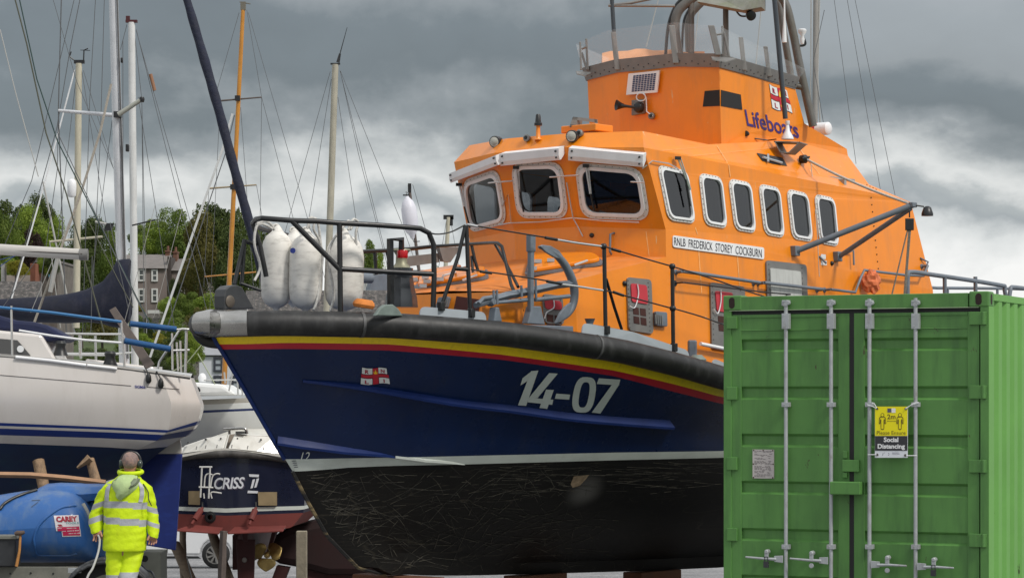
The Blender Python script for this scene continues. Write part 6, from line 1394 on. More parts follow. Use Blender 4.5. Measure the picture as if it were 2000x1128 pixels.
hr = [([(0, 697), (100, 705), (216, 717), (300, 727), (374, 737)], 1.62, (372, 736)), ([(0, 735), (200, 755), (388, 772)], 1.63, (385, 765)), ([(0, 780), (200, 790), (392, 795)], 1.60, (392, 795)),
      ([(0, 825), (200, 833), (383, 842)], 1.50, (386, 822)), ([(0, 831), (200, 838), (378, 847)], 1.48, (382, 830)), ([(0, 836), (200, 843), (370, 851)], 1.46, (377, 838)), ([(0, 849), (200, 855), (350, 862)], 1.40, (362, 852)),
      ([(0, 865), (200, 872), (300, 879)], 1.30, (325, 872)), ([(0, 905), (200, 905), (300, 900)], 1.0, (290, 888)), ([(0, 960), (150, 945), (280, 915)], .5, (270, 895)), ([(0, 985), (150, 955), (280, 918)], .05, (262, 898))]
lines = []
for px_, B, end in hr:
    V = bodyV(B); pts = [sgc(x, y, V) for x, y in px_]; pe = SG.pv(end[0], end[1], V(0) * .62)
    f = [(p[0], p[2]) for p in pts]; sl_ = (f[0][1] - f[1][1]) / (f[0][0] - f[1][0]); W_ = interp([(-9.6, f[0][1] + sl_ * (-9.6 - f[0][0]) + .0)] + f + [(pe[0], pe[2])])
    us_ = [-9.6 + (pe[0] + 9.6) * (i / 30) for i in range(31)]; ln = []
    for u in us_:
        k = max(0, 1 - (pe[0] - u) / .30); ln.append((u - (0 if u > -9.5 else -.0), max(.0, V(u)) * (1 - .42 * (1 - math.sqrt(max(0, 1 - k * k)))), W_(u)))
    lines.append(ln)
hmi = [0, 0, 0, 1, 0, 1, 0, 2, 2, 2]; L9 = []; H9 = []
for i in range(len(lines) - 1):
    k = 5 if i < 3 else 2 if i > 6 else 1
    for q in range(k):
        t = q / k; a_, b_, c_, d_ = lines[max(i - 1, 0)], lines[i], lines[i + 1], lines[min(i + 2, len(lines) - 1)]
        L9.append([tuple(.5 * (2 * b_[j][m] + (c_[j][m] - a_[j][m]) * t + (2 * a_[j][m] - 5 * b_[j][m] + 4 * c_[j][m] - d_[j][m]) * t * t + (3 * b_[j][m] - a_[j][m] - 3 * c_[j][m] + d_[j][m]) * t ** 3) for m in range(3)) for j in range(31)]); H9.append(hmi[i])
lines = L9 + [lines[-1]]; hmi = H9
g = MB(SG); g.grid(lines, fmi=lambda i, j: hmi[i]); g.grid([[(p[0], -p[1], p[2]) for p in l] for l in lines], fmi=lambda i, j: hmi[i], flip=True)
tr = [l[-1] for l in lines]
for i in range(len(tr) - 1): g.poly([tr[i], tr[i + 1], mir(tr[i + 1]), mir(tr[i])], hmi[i])
g.grid([[p for p in lines[0]], [(p[0], 0, p[2] + .05) for p in lines[0]], [mir(p) for p in lines[0]]], mi=3)
sgb = g.bvh(); g.build('hull', [M_gel, M_blue, M_anti, mat('pale_grey_deck', (.42, .43, .43), .6)], ya, smooth=35)
g = MB(SG); P = [SG.pv(x, y, 0) for x, y in ((268, 898), (300, 876), (352, 858), (356, 886), (343, 1074), (284, 1064), (276, 1000))]
g.slab([P[0], P[1], P[2], P[3], SG.pv(292, 886, 0)], (0, -.09, 0), 1); g.slab([SG.pv(272, 884.5, 0), P[3], P[4], P[5], P[6]], (0, -.10, 0), 0); g.build('rudder', [M_rud, M_gel], ya, bevel=.012)
g = MB(SG); g.slab([(-6.2, 0, .9), (-3.8, 0, .9), (-4.0, 0, ground_h(-6, 31) + .1), (-5.6, 0, ground_h(-6, 31) + .1)], (0, -.2, 0)); g.slab([(-6.2, .2, .9), (-3.8, .2, .9), (-4.0, .1, ground_h(-6, 31) + .1), (-5.6, .1, ground_h(-6, 31) + .1)], (0, -.2, 0)); g.build('keel', M_anti, ya, bevel=.05)
def sh(o): return lambda x, y: hit(sgb, x, y, o)[0]
g = MB(); lettering(g, 'SIGMA', [(263, 751.5), (284, 753), (284, 758.5), (263, 757)], sh(.006), .02); g.build('name_lettering', mat('blue_lettering', (.02, .03, .22), .4), ya)
g = MB()
for a, b in (((0, 732), (256, 753)), ((287, 755), (350, 760))): 
    n_ = 10; L2 = [(a[0] + (b[0] - a[0]) * i / n_, a[1] + (b[1] - a[1]) * i / n_) for i in range(n_ + 1)]; g.grid([[sh(.004)(x, y - .6) for x, y in L2], [sh(.004)(x, y + .6) for x, y in L2]])
g.build('pinstripe', mat('dark_pinstripe', (.06, .05, .05), .5), ya)
# toe rail, rubbing tube
def sgline(pts, V, r, m, name, par=ya, n=8, dz=0):
    g = MB(); P = [SG(sgc(x, y, V)) + Vector((0, 0, dz)) for x, y in pts]; g.tube(P, r, n); return g.build(name, m, par, smooth=60)
VD = bodyV(1.60)
sgline([(-60, 692), (0, 695), (100, 703), (216, 716), (300, 727), (371, 737)], VD, .022, M_alu, 'toe_rail'); sgline([(30, 697), (100, 704), (168, 713)], bodyV(1.64), .02, M_white, 'spray_tube'); sgline([(170, 713), (216, 718), (228, 720)], bodyV(1.64), .019, M_white, 'spray_tube')
M_sst = mat('polished_tube', (.62, .62, .6), .25, metal=.6)
for a, b in (((22, 597), (24, 694)), ((237, 626), (243, 717))): sgline([a, b], VD, .013, M_sst, 'stanchion')
M_lblue = mat('light_blue_tube', (.02, .14, .33), .5); M_pad = mat('blue_fabric_pad', (.010, .075, .21), .75, var=.15, vs=20, bump=.3, bs=40)
sgline([(-80, 594), (0, 600), (100, 610), (160, 618), (237, 628)], VD, .017, M_lblue, 'guard_line'); sgline([(37, 645), (100, 655), (160, 663), (237, 669)], VD, .013, M_white, 'guard_line')
Vi = bodyV(1.4)
sgline([(254, 631.5), (344, 642.5)], VD, .033, M_pad, 'rail_pad'); sgline([(243, 665), (332, 681)], VD, .035, M_pad, 'rail_pad')
sgline([(308, 720), (311, 706), (326, 684), (350, 645), (356, 642), (371, 643)], bodyV(1.45), .014, M_sst, 'pushpit_rail'); sgline([(364, 645), (362, 727)], Vi, .017, M_sst, 'pushpit_rail'); sgline([(344, 643), (356, 642)], VD, .01, M_sst, 'pushpit_rail'); sgline([(338, 684), (370, 683)], Vi, .012, M_sst, 'pushpit_rail')
Vf = lambda u: -.9
for pts in ([(336, 650), (337, 722)], [(345, 668), (348, 724)], [(352, 665), (354, 726)], [(125, 651), (200, 652), (260, 652)], [(130, 692), (200, 693), (258, 688)], [(155, 652), (156, 695)]): sgline(pts, Vf, .013, M_sst, 'far_rail')
# cabin
g = MB(SG); vv = .85
cab = [SG.pv(x, y, vv) for x, y in ((-170, 636), (0, 645), (80, 653), (112, 705), (-170, 700))]; g.slab(cab, (0, -2 * vv, 0)); g.build('cabin', M_gel, ya, bevel=.03)
g = MB(SG); P = [SG.pv(x, y, vv + .004) for x, y in ((-140, 658), (0, 661), (34, 664), (44, 675), (60, 694), (0, 690), (-140, 684))]; g.slab(P, (0, .008, 0)); wn_ = g.build('cabin_window', mat('smoked_window', (.07, .07, .07), .15), ya)
g = MB(SG); P = SG.pv(40, 681, vv + .02); g.T = lambda p: Vector(p); g.lathe(SG(P), SG.P, [(.04, 0), (.04, .005)], 14); g.build('vent_disc', M_white, wn_)
g = MB(SG); P = [SG.pv(x, y, .7) for x, y in ((-60, 610), (0, 616), (30, 625), (66, 628), (90, 634), (134, 659), (120, 665), (86, 667), (62, 652), (-60, 640))]; g.slab(P, (0, -1.3, 0)); g.build('spray_hood', mat('navy_canvas', (.008, .013, .05), .8, var=.2, vs=6, bump=.4, bs=12), ya, bevel=.04)
for x, y in ((118, 686), (215, 706)):
    c = SG(SG.pv(x, y + 8, .75)); g = MB(); g.lathe(c, (0, 0, 1), [(.09, 0), (.07, .05), (.055, .10), (.07, .14), (.05, .17)], 14); g.build('winch', M_blk, ya, smooth=40)
g = MB(SG); P = [SG.pv(x, y, -.1) for x, y in ((165, 710), (168, 700), (300, 716), (302, 728))]; g.slab(P, (0, -.6, 0)); g.build('cockpit_locker', M_gel, ya, bevel=.02)
# boom and mast of this yacht
g = MB(); P = [at(-420, 470, 31.6), at(0, 487, 31.0), at(162, 497, 30.8)]; g.tube(P, .068, 14, flat=.75); bm_ = g.build('boom', mat('aged_white_spar', (.50, .48, .45), .4, var=.06, vs=3), ya, smooth=50)
g = MB(); g.tube([P[2] - Vector((.04, 0, 0)), P[2] + Vector((.06, 0, 0))], .072, 10, flat=.8); g.build('boom_end', M_alu, bm_, smooth=40)
g = MB(); g.tube([P[0].lerp(P[2], .05) + Vector((0, -.06, .005)), P[2] + Vector((0, -.055, .005))], .009, 6); g.build('luff_groove', mat('dark_groove', (.10, .09, .08), .6), bm_)
g = MB(); g.tube([at(-420, 720, 31.6), at(-420, -1200, 31.6)], .075, 12); g.build('mast', MATS['aged_white_spar'], ya, smooth=50)
# blocks on the quarter, plank and props
for x, y in ((289, 738), (313, 748)):
    c = sh(.03)(x, y); g = MB(); g.lathe(c - Vector((0, 0, .06)), (0, 0, 1), [(.02, 0), (.035, .03), (.03, .08), (.012, .12)], 10); g.tube([c + Vector((0, 0, .05)), c + Vector((-.05, -.0, .14))], .008, 6); g.build('hanging_block', M_blk, ya, smooth=40)
M_wood = mat('weathered_timber', (.20, .155, .11), .85, var=.25, vs=9, stain=(.09, .07, .05), stain_amt=.6, ss=(2, 2, 12), bump=.3, bs=25)
M_dwood = mat('dark_wood', (.10, .08, .07), .8, var=.25, vs=9)
g = MB(); a, b = at(219, 602, 30.3), at(293, 716, 29.6); d = (b - a); s_ = Vector((.035, 0, .02)); g.hexa([a - s_, a + s_, a + s_ + Vector((0, .04, 0)), a - s_ + Vector((0, .04, 0)), b - s_ * 1.4, b + s_ * 1.4, b + s_ * 1.4 + Vector((0, .04, 0)), b - s_ * 1.4 + Vector((0, .04, 0))]); tag(g.build('gangplank', M_dwood, origin=b, bevel=.004), 'dark wooden plank leaning across the blue rail pads of the cream yacht', 'plank')
def log(p, q, r0, r1, label, m=M_wood, n=9, name='timber_prop', group=None):
    g = MB(); P = [p.lerp(q, i / 6) + Vector((random.uniform(-.012, .012), 0, random.uniform(-.01, .01))) for i in range(7)]; g.tube(P, [r0 + (r1 - r0) * i / 6 + random.uniform(-.006, .006) for i in range(7)], n); o = g.build(name, m, origin=q, smooth=50)
    return tag(o, label, 'prop', group)
def down(px, py, Y, dx=0): q = at(px, py, Y); return Vector((q.x + dx, Y, ground_h(q.x + dx, Y)))
GP = 'timber props holding up the boats'
M_bark = mat('pale_split_log', (.30, .20, .12), .85, var=.3, vs=12, stain=(.10, .07, .05), stain_amt=.8, ss=(6, 6, 1.5), bump=.5, bs=22)
log(at(74, 898, 29.2), down(74, 898, 28.6, .35), .065, .07, 'split log prop under the cream yacht, nearer its bow', M_bark, group=GP); log(at(176, 897, 29.0), down(176, 897, 28.4, .55), .055, .065, 'split log prop under the cream yacht, beside the man in yellow', M_bark, group=GP)
g = MB(); a, b, c = at(-80, 925, 28.0), at(60, 927, 28.0), at(206, 942, 28.0); g.tube([a, b, at(130, 933, 28.0), c], .032, 4); tag(g.build('plank', mat('raw_plank', (.36, .21, .12), .8, var=.15, vs=10), origin=b), 'long pale plank lying behind the blue tank', 'plank')
g = MB(); a, b = at(150, 908, 28.9), at(176, 897, 28.9); g.tube([at(151, 913, 28.9), b + Vector((0, 0, .02))], [.015, .05], 4); tag(g.build('wedge', M_bark, origin=b), 'small wooden wedge on top of the log prop beside the man', 'wedge')
# ------------------------------------------------------------------ MOTOR BOAT "CRISS II", transom towards us
YK = 38.0
def ck(px, py, d=0): 
    a = at(px, py, YK); return Vector((a.x * 1.0, YK + d, a.z))
M_knavy = mat('dark_navy_gelcoat', (.006, .009, .028), .3, var=.2, vs=2, coat=.5)
M_kred = mat('dull_red_antifouling', (.15, .028, .022), .7, var=.2, vs=3, stain=(.08, .02, .018), stain_amt=.6)
M_krd = mat('dark_red_antifouling', (.045, .010, .010), .7, var=.3, vs=3)
M_kw = mat('off_white_moulding', (.66, .65, .60), .4, var=.05, vs=3, stain=(.35, .33, .27), stain_amt=.35, ss=(3, 3, .8), coat=.2)
kb = empty('motor_boat', Vector((ck(442, 1000).x, YK, ground_h(-4, YK))), 'navy motor boat with white coaming and red bottom seen stern on, named CRISS II', 'boat')
# half sections of the transom: (dx from centre, py)
CX = 442
def trow(pts, d): return [Vector((ck(CX + x, y).x, YK + d + .0016 * abs(x) * .9, ck(CX + x, y).z)) for x, y in pts]
def sym(pts, yl=None): return [(-x, y + (yl or 0)) for x, y in pts[::-1] if x > 0] + pts
profs = [('g', [(0, 878), (60, 881), (110, 888), (140, 893), (152, 896)]), ('r', [(0, 889), (60, 893), (110, 901), (140, 907), (154, 911)]), ('n', [(0, 992), (60, 990), (110, 989), (140, 988.5), (150, 988)]),
         ('w', [(0, 1000), (60, 998), (110, 996.5), (140, 996), (149, 995)]), ('m', [(0, 1006), (60, 1004.5), (110, 1003), (140, 1002), (148, 1002)]), ('b', [(0, 1040), (60, 1037), (100, 1034), (122, 1031), (128, 1028)])]
R_ = [trow(sym(p), 0) for _, p in profs]
g = MB(); mi_ = [1, 0, 2, 0, 3]
g.grid(R_, fmi=lambda i, j: mi_[i])
# sides running forward
secs = [(0, 1.0, 0), (1.5, 1.10, 0), (3.5, 1.10, .05), (5.5, .9, .18), (7.2, .45, .4), (8.2, .02, .6)]
c0x = ck(CX, 0).x
for sg in (-1, 1):
    for i in range(5):
        a = R_[i][0 if sg < 0 else -1]; b = R_[i + 1][0 if sg < 0 else -1]
        g.grid([[Vector((c0x + (p.x - c0x) * k, p.y + d, p.z + up * (1 if i_ == 0 else 1))) for d, k, up in secs] for i_, p in enumerate((a, b))], mi=mi_[i])
    bo_ = R_[5][0 if sg < 0 else -1]; kc = R_[5][len(R_[5]) // 2]
    g.grid([[Vector((c0x + (bo_.x - c0x) * k, bo_.y + d, bo_.z + up)) for d, k, up in secs], [Vector((c0x, kc.y + d, kc.z - .0 - .10 * min(1, d) + up * .5)) for d, k, up in secs]], mi=3)
g.grid([[Vector((c0x + (R_[0][0 if sg < 0 else -1].x - c0x) * k * s_, R_[0][0].y + d, R_[0][0].z + up)) for d, k, up in secs] for s_, sg in ((1, -1), (0, -1), (1, 1))], mi=4)
kbv = g.bvh(); g.build('hull', [M_knavy, M_black, M_boot, M_kred, M_kw], kb, smooth=40)
def kh(o): return lambda x, y: hit(kbv, x, y, o)[0]
g = MB(); P = trow(sym([(0, 885), (60, 889), (110, 896), (140, 901), (154, 905)]), -.03); P = [P[0] + Vector((0, 3, 0))] + P + [P[-1] + Vector((0, 3, 0))]; g.tube(P, .055, 10); g.build('rub_rail', mat('scuffed_rubber', (.05, .047, .043), .5, var=.3, vs=6, stain=(.16, .15, .14), stain_amt=.6, ss=(3, 3, 1)), kb, smooth=60)
# white coaming in two halves with a gap (boarding gate)
def coam_(pts, name='coaming'):
    g = MB(); A_ = [ck(x, y, .05 + dd) for x, y, dd in pts]; n = len(A_); g.slab(A_, (0, .12, 0)); return g.build(name, M_kw, kb, bevel=.02)
coam_([(350, 889, .25), (353, 871, .3), (400, 855, .25), (441, 849, .2), (436, 876, .0), (395, 881, .1)]); coam_([(455, 847, .2), (531, 851, .25), (600, 868, .4), (600, 900, .3), (553, 889, .15), (500, 883, .05), (444, 877, 0)])
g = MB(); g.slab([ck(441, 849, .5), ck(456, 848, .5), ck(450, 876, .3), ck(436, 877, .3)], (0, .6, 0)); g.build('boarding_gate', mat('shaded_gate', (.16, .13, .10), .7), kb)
g = MB(); g.poly([ck(350, 893, .0), ck(395, 884, -.01), ck(442, 878.5, -.02), ck(500, 884, 0), ck(560, 893, .05), ck(560, 889, .05), ck(500, 880, 0), ck(442, 874.5, -.02), ck(395, 880, -.01), ck(350, 888, 0)]); g.build('capping', M_kw, kb)
for x, y in ((364, 861), (398, 855), (428, 853), (461, 853), (507, 855)): g = MB(); g.lathe(ck(x, y + 3, .2), (0, -1, 0), [(.014, -.1), (.012, .01)], 8); g.build('snap_stud', M_blk, kb)
for x, y in ((384, 874), (402, 872), (424, 871), (453, 871), (484, 873), (515, 876)): g = MB(); g.tube([ck(x, y - 3, .02), ck(x - 1, y + 3, .0)], .008, 6); g.build('snap_hook', M_alu, kb)
g = MB(); g.tube(spline([ck(433, 838, .3), ck(450, 837, .25), ck(470, 836, .25), ck(477, 839, .25), ck(479, 847, .25)], 4), .022, 8); g.tube([ck(443, 838, .3), ck(444, 848, .3)], .02, 8); g.box(tuple(ck(457, 847, .2)), tuple(ck(476, 842, .3))); g.build('hand_rail', M_steel, kb, smooth=50)
g = MB(); lettering(g, 'CRISS', [(419, 932), (478, 930.5), (476, 953), (418, 955)], kh(.012), .02, .12, 0, .92); lettering(g, 'II', [(491, 936), (506, 933), (503, 950), (489, 953)], kh(.012), .03, .1); 
decal(g, rect(0, 0, 1, 1), [(486, 925), (506, 926), (505, 931), (487, 930)], kh(.012)); decal(g, rect(0, 0, 1, 1), [(484, 957), (504, 958), (503, 962.5), (483, 962)], kh(.012)); g.build('name_lettering', mat('silver_white_lettering', (.62, .64, .68), .4), kb)
g = MB(); lettering(g, 'CRISS', [(421, 934), (480, 932.5), (478, 955), (420, 957)], kh(.006), .03, .12, 0, .92); g.build('letter_shadow', mat('violet_grey', (.07, .06, .10), .5), kb)
g = MB()
for pts in ([(396, 910), (393, 970)], [(412, 910), (409, 972)], [(391, 911), (416, 911)], [(390, 950), (418, 951)]): g.tube([ck(x, y, -.10) for x, y in pts], .013, 8)
for pts in ([(400, 952), (402, 930), (408, 924), (416, 926)], [(412, 952), (416, 930), (424, 924), (431, 925)], [(400, 972), (399, 962)], [(415, 972), (414, 960), (434, 962)]): g.tube(spline([ck(x, y, -.08) for x, y in pts], 4), .011, 8)
g.build('boarding_ladder', mat('white_tube', (.60, .60, .58), .4), kb, smooth=50)
M_brz = mat('aged_bronze_plate', (.30, .23, .13), .5, metal=.3, var=.15, vs=6)
for q in ([(369, 958), (392, 958), (391, 985), (369, 984)], [(504, 960), (541, 960), (541, 986), (505, 986)]): g = MB(); g.slab([kh(.01)(x, y) for x, y in q], (0, -.03, 0)); g.build('step_plate', M_brz, kb)
for a, b in (((397, 990), (378, 1021)), ((501, 990), (490, 1022))):
    A_, B_ = ck(*a, -.08), ck(*b, -.22); g = MB(); g.tube([A_, A_.lerp(B_, .12), A_.lerp(B_, .13), A_.lerp(B_, .72), A_.lerp(B_, .73), B_], [.022, .022, .045, .045, .02, .02], 10); g.build('trim_ram', M_kred, kb, smooth=35)
    g = MB(); g.tube([A_, ck(a[0] - 1, a[1] - 10, -.02)], .014, 6); g.build('hydraulic_hose', M_blk, kb)
for q in ([(347, 1032), (374, 1023), (436, 1029), (432, 1038)], [(449, 1038), (458, 1028), (559, 1025), (556, 1033)]): g = MB(); g.slab([ck(q[0][0], q[0][1], -.3), ck(q[1][0], q[1][1], .0), ck(q[2][0], q[2][1], .0), ck(q[3][0], q[3][1], -.3)], (0, 0, -.02)); g.build('trim_tab', M_kred, kb, bevel=.004)
g = MB(); g.lathe(kh(0)(411, 1009), (0, -1, 0), [(.09, 0), (.085, .015), (.06, .02), (.055, .06), (.04, .06), (.035, .0)], 16); g.build('exhaust', M_blk, kb, smooth=40)
gk = ground_h(-4, YK)
g = MB(); g.slab([ck(453, 1057, .55), ck(491, 1057, .55), ck(489, 1128, .55), Vector((ck(488, 0).x, YK + .55, gk + .12)), Vector((ck(457, 0).x, YK + .55, gk + .12)), ck(455, 1100, .55)], (0, .06, 0)); g.slab([ck(466, 1038, .5), ck(478, 1038, .5), ck(476, 1060, .5), ck(467, 1060, .5)], (0, .08, 0)); rd_ = g.build('rudder', M_krd, kb, bevel=.01)
g = MB(); g.lathe(ck(470, 1097, .55), (0, -1, 0), [(.04, 0), (.035, .025)], 14); g.build('anode', M_alu, rd_, smooth=40)
# propeller: three broad blades
hubp = ck(512, 1089, .75); pr = MB()
for k, a0 in enumerate((-95, 25, 150)):
    rows = []
    for i in range(7):
        s_ = i / 6; r_ = .05 + .20 * s_; w = .13 * math.sin(math.pi * min(1, .22 + s_ * .80)) ** .8 + .01; row_ = []
        for j in range(5):
            t = (j / 4 - .5) * 2; ang = R(a0) + .15 * t * w / r_ * 5 * .5; tw = .10 * t * w / .13
            d1 = Vector((math.cos(R(a0)), 0, math.sin(R(a0)))); d2 = Vector((-math.sin(R(a0)), 0, math.cos(R(a0)))); row_.append(hubp + d1 * r_ + d2 * t * w * .95 + Vector((0, tw * .8, 0)))
        rows.append(row_)
    pr.grid(rows)
pr.lathe(hubp + Vector((0, -.12, 0)), (0, 1, 0), [(.02, 0), (.04, .03), (.05, .12), (.05, .22)], 14)
po = pr.build('propeller', mat('bronze_propeller', (.36, .26, .09), .4, metal=.6, var=.3, vs=9, stain=(.2, .15, .06), stain_amt=.6), kb, smooth=40); po.modifiers.new('s', 'SOLIDIFY').thickness = .012
g = MB(); g.tube([hubp, hubp + Vector((0, 2.0, .35))], .025, 8); g.slab([ck(520, 1040, 1.0), ck(528, 1040, 1.0), ck(517, 1084, .95), ck(509, 1084, .95)], (0, .1, 0)); g.build('shaft_bracket', M_krd, kb)
# deep keel forward, dark red
g = MB(); rows = []
for d, k in ((1.2, .04), (2.2, .08), (5.5, .09), (7.4, .03)): rows.append([Vector((c0x + sx * k, YK + d, z)) for sx, z in ((-1, R_[5][4].z - .1), (-1, gk + .35), (1, gk + .35), (1, R_[5][4].z - .1))])
g.grid(rows); g.poly(rows[0]); g.build('keel', M_krd, kb)
log(at(438, 1037, 37.2), down(432, 1100, 37.2, -.02), .055, .06, 'dark squared post propping the stern of the navy motor boat beside its rudder', M_dwood, 4, group=GP)
g = MB(); a = at(589, 1036, 36.6); q = down(589, 1036, 36.6); g.box((a.x - .075, 36.55, q.z), (a.x + .075, 36.7, a.z)); tag(g.build('timber_prop', mat('pale_weathered_post', (.26, .23, .17), .85, var=.25, vs=8, bump=.3, bs=25), origin=q, bevel=.012), 'pale squared timber post standing right of the bronze propeller', 'prop', GP)
log(at(414, 1040, 40.2), down(446, 1116, 39.6, .1), .075, .08, 'leaning round log with its foot behind the dark squared post', group=GP)
log(at(356, 1032, 41.5), down(360, 1090, 41.5), .05, .055, 'thin upright post between the blue rudder and the white car', group=GP)
log(at(341, 1062, 39), down(372, 1122, 38.6, .12), .08, .09, 'short thick log leaning beside the foot of the blue rudder', M_wood, group=GP)
g = MB(); P = spline([at(365, 1085, 37), at(370, 1110, 36.8), down(385, 1128, 36.5)], 5); g.tube(P, .01, 6); tag(g.build('cable', M_blk, origin=P[-1], smooth=60), 'thin black cable on the gravel by the short thick log', 'cable')
# dark red hull seen behind the blue bow, below
hb2 = empty('fishing_boat', Vector((at(640, 0, 42).x, 42, ground_h(-3, 42))), 'dark red underside of a deep keeled boat standing behind the lifeboat bow', 'boat')
g = MB(); P2 = lambda x, y, d=0: at(x, y, 41 + d)
g.slab([P2(532, 1046), P2(560, 1030), P2(600, 1020), P2(700, 1000), P2(760, 1010), P2(760, 1124), P2(640, 1124), P2(575, 1106), P2(553, 1102), P2(531, 1098)], (0, 1.2, 0)); g.build('hull', mat('near_black_red_antifouling', (.020, .006, .006), .8, var=.3, vs=2), hb2, bevel=.12)
g = MB(); q = down(548, 1000, 41.2); a = P2(553, 1102); g.slab([P2(540, 1104), P2(565, 1108), Vector((at(548, 0, 41.2).x, 41, q.z)), Vector((at(523, 0, 41.2).x, 41, q.z))], (0, .3, 0)); q = down(655, 1000, 41.2); g.box((q.x - .5, 41.1, q.z), (q.x + .5, 41.4, at(655, 1110, 41).z)); g.build('keel_foot', M_krd, hb2)
# ------------------------------------------------------------------ YACHT 3 (white, behind)
w3y = empty('sailing_yacht', Vector((at(440, 0, 45).x, 45, ground_h(-5, 45))), 'white yacht with thin navy stripe between the cream stern and the blue lifeboat bow', 'yacht')
M_w3 = mat('cool_white_gelcoat', (.58, .59, .58), .35, var=.04, vs=1, stain=(.4, .4, .38), stain_amt=.3, coat=.4)
x0p, x1p = 60, 1000
def y3row(ya_, yb_, B):
    out = []
    for i in range(25):
        s_ = i / 24; px = x0p + (x1p - x0p) * s_; py = ya_ + (yb_ - ya_) * (px - 390) / 110; py = py + 14 * max(0, s_ - .65) ** 2 * 0
        w = B * (1 - abs(2 * s_ - .9) ** 2.4 * (.55 if s_ < .45 else .95)); p = at(px, py, 45); out.append(Vector((p.x, 45 + 1.6 - max(.02, w), p.z)))
    return out
seq = [(780, 776, 1.6), (790, 785, 1.62), (801, 796.5, 1.62), (806, 801, 1.62), (850, 846, 1.5), (885, 882, 1.25), (905, 903, .8), (925, 922, .1)]
L3 = [y3row(*s_) for s_ in seq]; g = MB(); m3 = [2, 0, 1, 0, 0, 0, 0]
g.grid(L3, fmi=lambda i, j: m3[i]); g.grid([[Vector((p.x, 93.2 - p.y, p.z)) for p in l] for l in L3], fmi=lambda i, j: m3[i]); g.grid([L3[0], [Vector((p.x, 93.2 - p.y, p.z)) for p in L3[0]]])
g.build('hull', [M_w3, mat('navy_pinstripe', (.012, .025, .10), .4), mat('grey_toe_rail', (.36, .34, .30), .5, metal=.3)], w3y, smooth=40)
g = MB(); P = [at(x, y, 44.2) for x, y in ((250, 741), (376, 746), (435, 751), (448, 759), (462, 771), (250, 776))]; g.slab(P, (0, 1.7, 0)); g.build('cabin', mat('bright_white_gelcoat', (.72, .73, .72), .35), w3y, bevel=.06)
g = MB(); P = [at(x, y, 44.19) for x, y in ((382, 755), (389, 755), (393, 764), (385, 765))]; g.slab(rounded(P, .04, 3), (0, -.02, 0)); g.build('cabin_window', M_glass, w3y)
g = MB(); c = at(395, 736, 45); g.lathe(c, (0, 0, 1), [(.06, -.08), (.075, 0), (.05, .05), (.02, .07)], 14); g.build('dome_vent', M_white, w3y, smooth=60)
for pts in ([(455, 725), (447, 763)], [(463, 722), (465, 770)], [(398, 742), (470, 741)], [(438, 726), (440, 748)], [(470, 737), (474, 772)]): g = MB(); g.tube([at(x, y, 44) for x, y in pts], .014, 6); g.build('guard_rail', M_sst, w3y, smooth=50)
# ------------------------------------------------------------------ YACHT B behind the cream one: deck, mast, boom under navy cover
yb = empty('sailing_yacht', Vector((at(150, 0, 35).x, 35, ground_h(-6, 35))), 'yacht behind the cream one, boom under a navy sail cover, tall silver mast', 'yacht')
g = MB(); rows = []
for x, hw in ((-900, .05), (-700, .8), (-400, 1.4), (0, 1.5), (180, 1.1), (280, .45), (318, .05)):
    p = at(x, 716, 35); q = at(x, 745, 35); r_ = at(x, 870, 35)
    rows.append([Vector((p.x, 35 - hw, p.z)), Vector((p.x, 35 - hw, q.z)), Vector((p.x, 35 - hw * .7, r_.z)), Vector((p.x, 35, r_.z - .3)), Vector((p.x, 35 + hw * .7, r_.z)), Vector((p.x, 35 + hw, p.z)), Vector((p.x, 35 - hw, p.z))])
g.grid(rows); g.build('hull', M_w3, yb, smooth=40); g = MB(); k = at(-150, 880, 35); gzb = ground_h(-7, 35); g.box((k.x - 1, 34.9, gzb), (k.x + 1, 35.1, k.z)); g.build('keel', M_anti, yb)
def spar(par, p0, p1, Y, r0, r1, m, name='mast', n=12, flat=1.0):
    g = MB(); g.tube([at(*p0, Y), at(*p1, Y)], [r0, r1], n, flat=flat); return g.build(name, m, par, smooth=50)
M_spar = mat('silver_anodised_spar', (.60, .61, .63), .28, metal=.35, var=.06, vs=3, stain=(.35, .36, .37), stain_amt=.5, ss=(3, 3, .4), coat=.3)
ms = spar(yb, (243, 712), (217, -160), 35, .085, .075, M_spar, n=16, flat=.85)
g = MB(); g.tube([at(250, 700, 34.92), at(224, -160, 34.92)], .012, 6); g.build('mast_track', mat('dark_track', (.10, .10, .10), .5), ms)
spar(ms, (221, 225), (114, 216), 35.3, .03, .022, M_spar, 'spreader', 8); spar(ms, (231, 224), (277, 194), 34.6, .035, .03, mat('grey_spreader', (.30, .31, .27), .5), 'spreader', 8)
g = MB(); g.obox(at(230, 224, 34.9), (.05, 0, 0), (0, .05, 0), (0, 0, .04)); g.lathe(at(277, 194, 34.6), (0, 0, 1), [(.03, -.04), (.04, 0), (.03, .03)], 10); g.build('spreader_root', M_blk, ms)
g = MB(); g.obox(at(249, 289, 34.95), (.022, 0, 0), (0, .04, 0), (0, 0, .05)); g.obox(at(238, 118, 34.9), (.015, 0, 0), (0, .03, 0), (0, 0, .035)); g.build('mast_fitting', M_blk, ms, bevel=.01)
g = MB(); rows = []; M_cov = mat('navy_sail_cover', (.006, .009, .024), .85, var=.3, vs=3, stain=(.03, .03, .045), stain_amt=.6, ss=(4, 4, 2), bump=.7, bs=6)
SC = [(-420, 596, 640), (-200, 590, 634), (-60, 586, 625), (0, 584, 626), (40, 581, 628), (84, 579, 630), (130, 574, 631), (150, 570, 630), (168, 565, 629), (186, 556, 630), (202, 547, 632), (212, 535, 636), (222, 524, 639), (230, 508, 640), (240, 506, 638), (251, 505, 632), (254, 508, 626)]
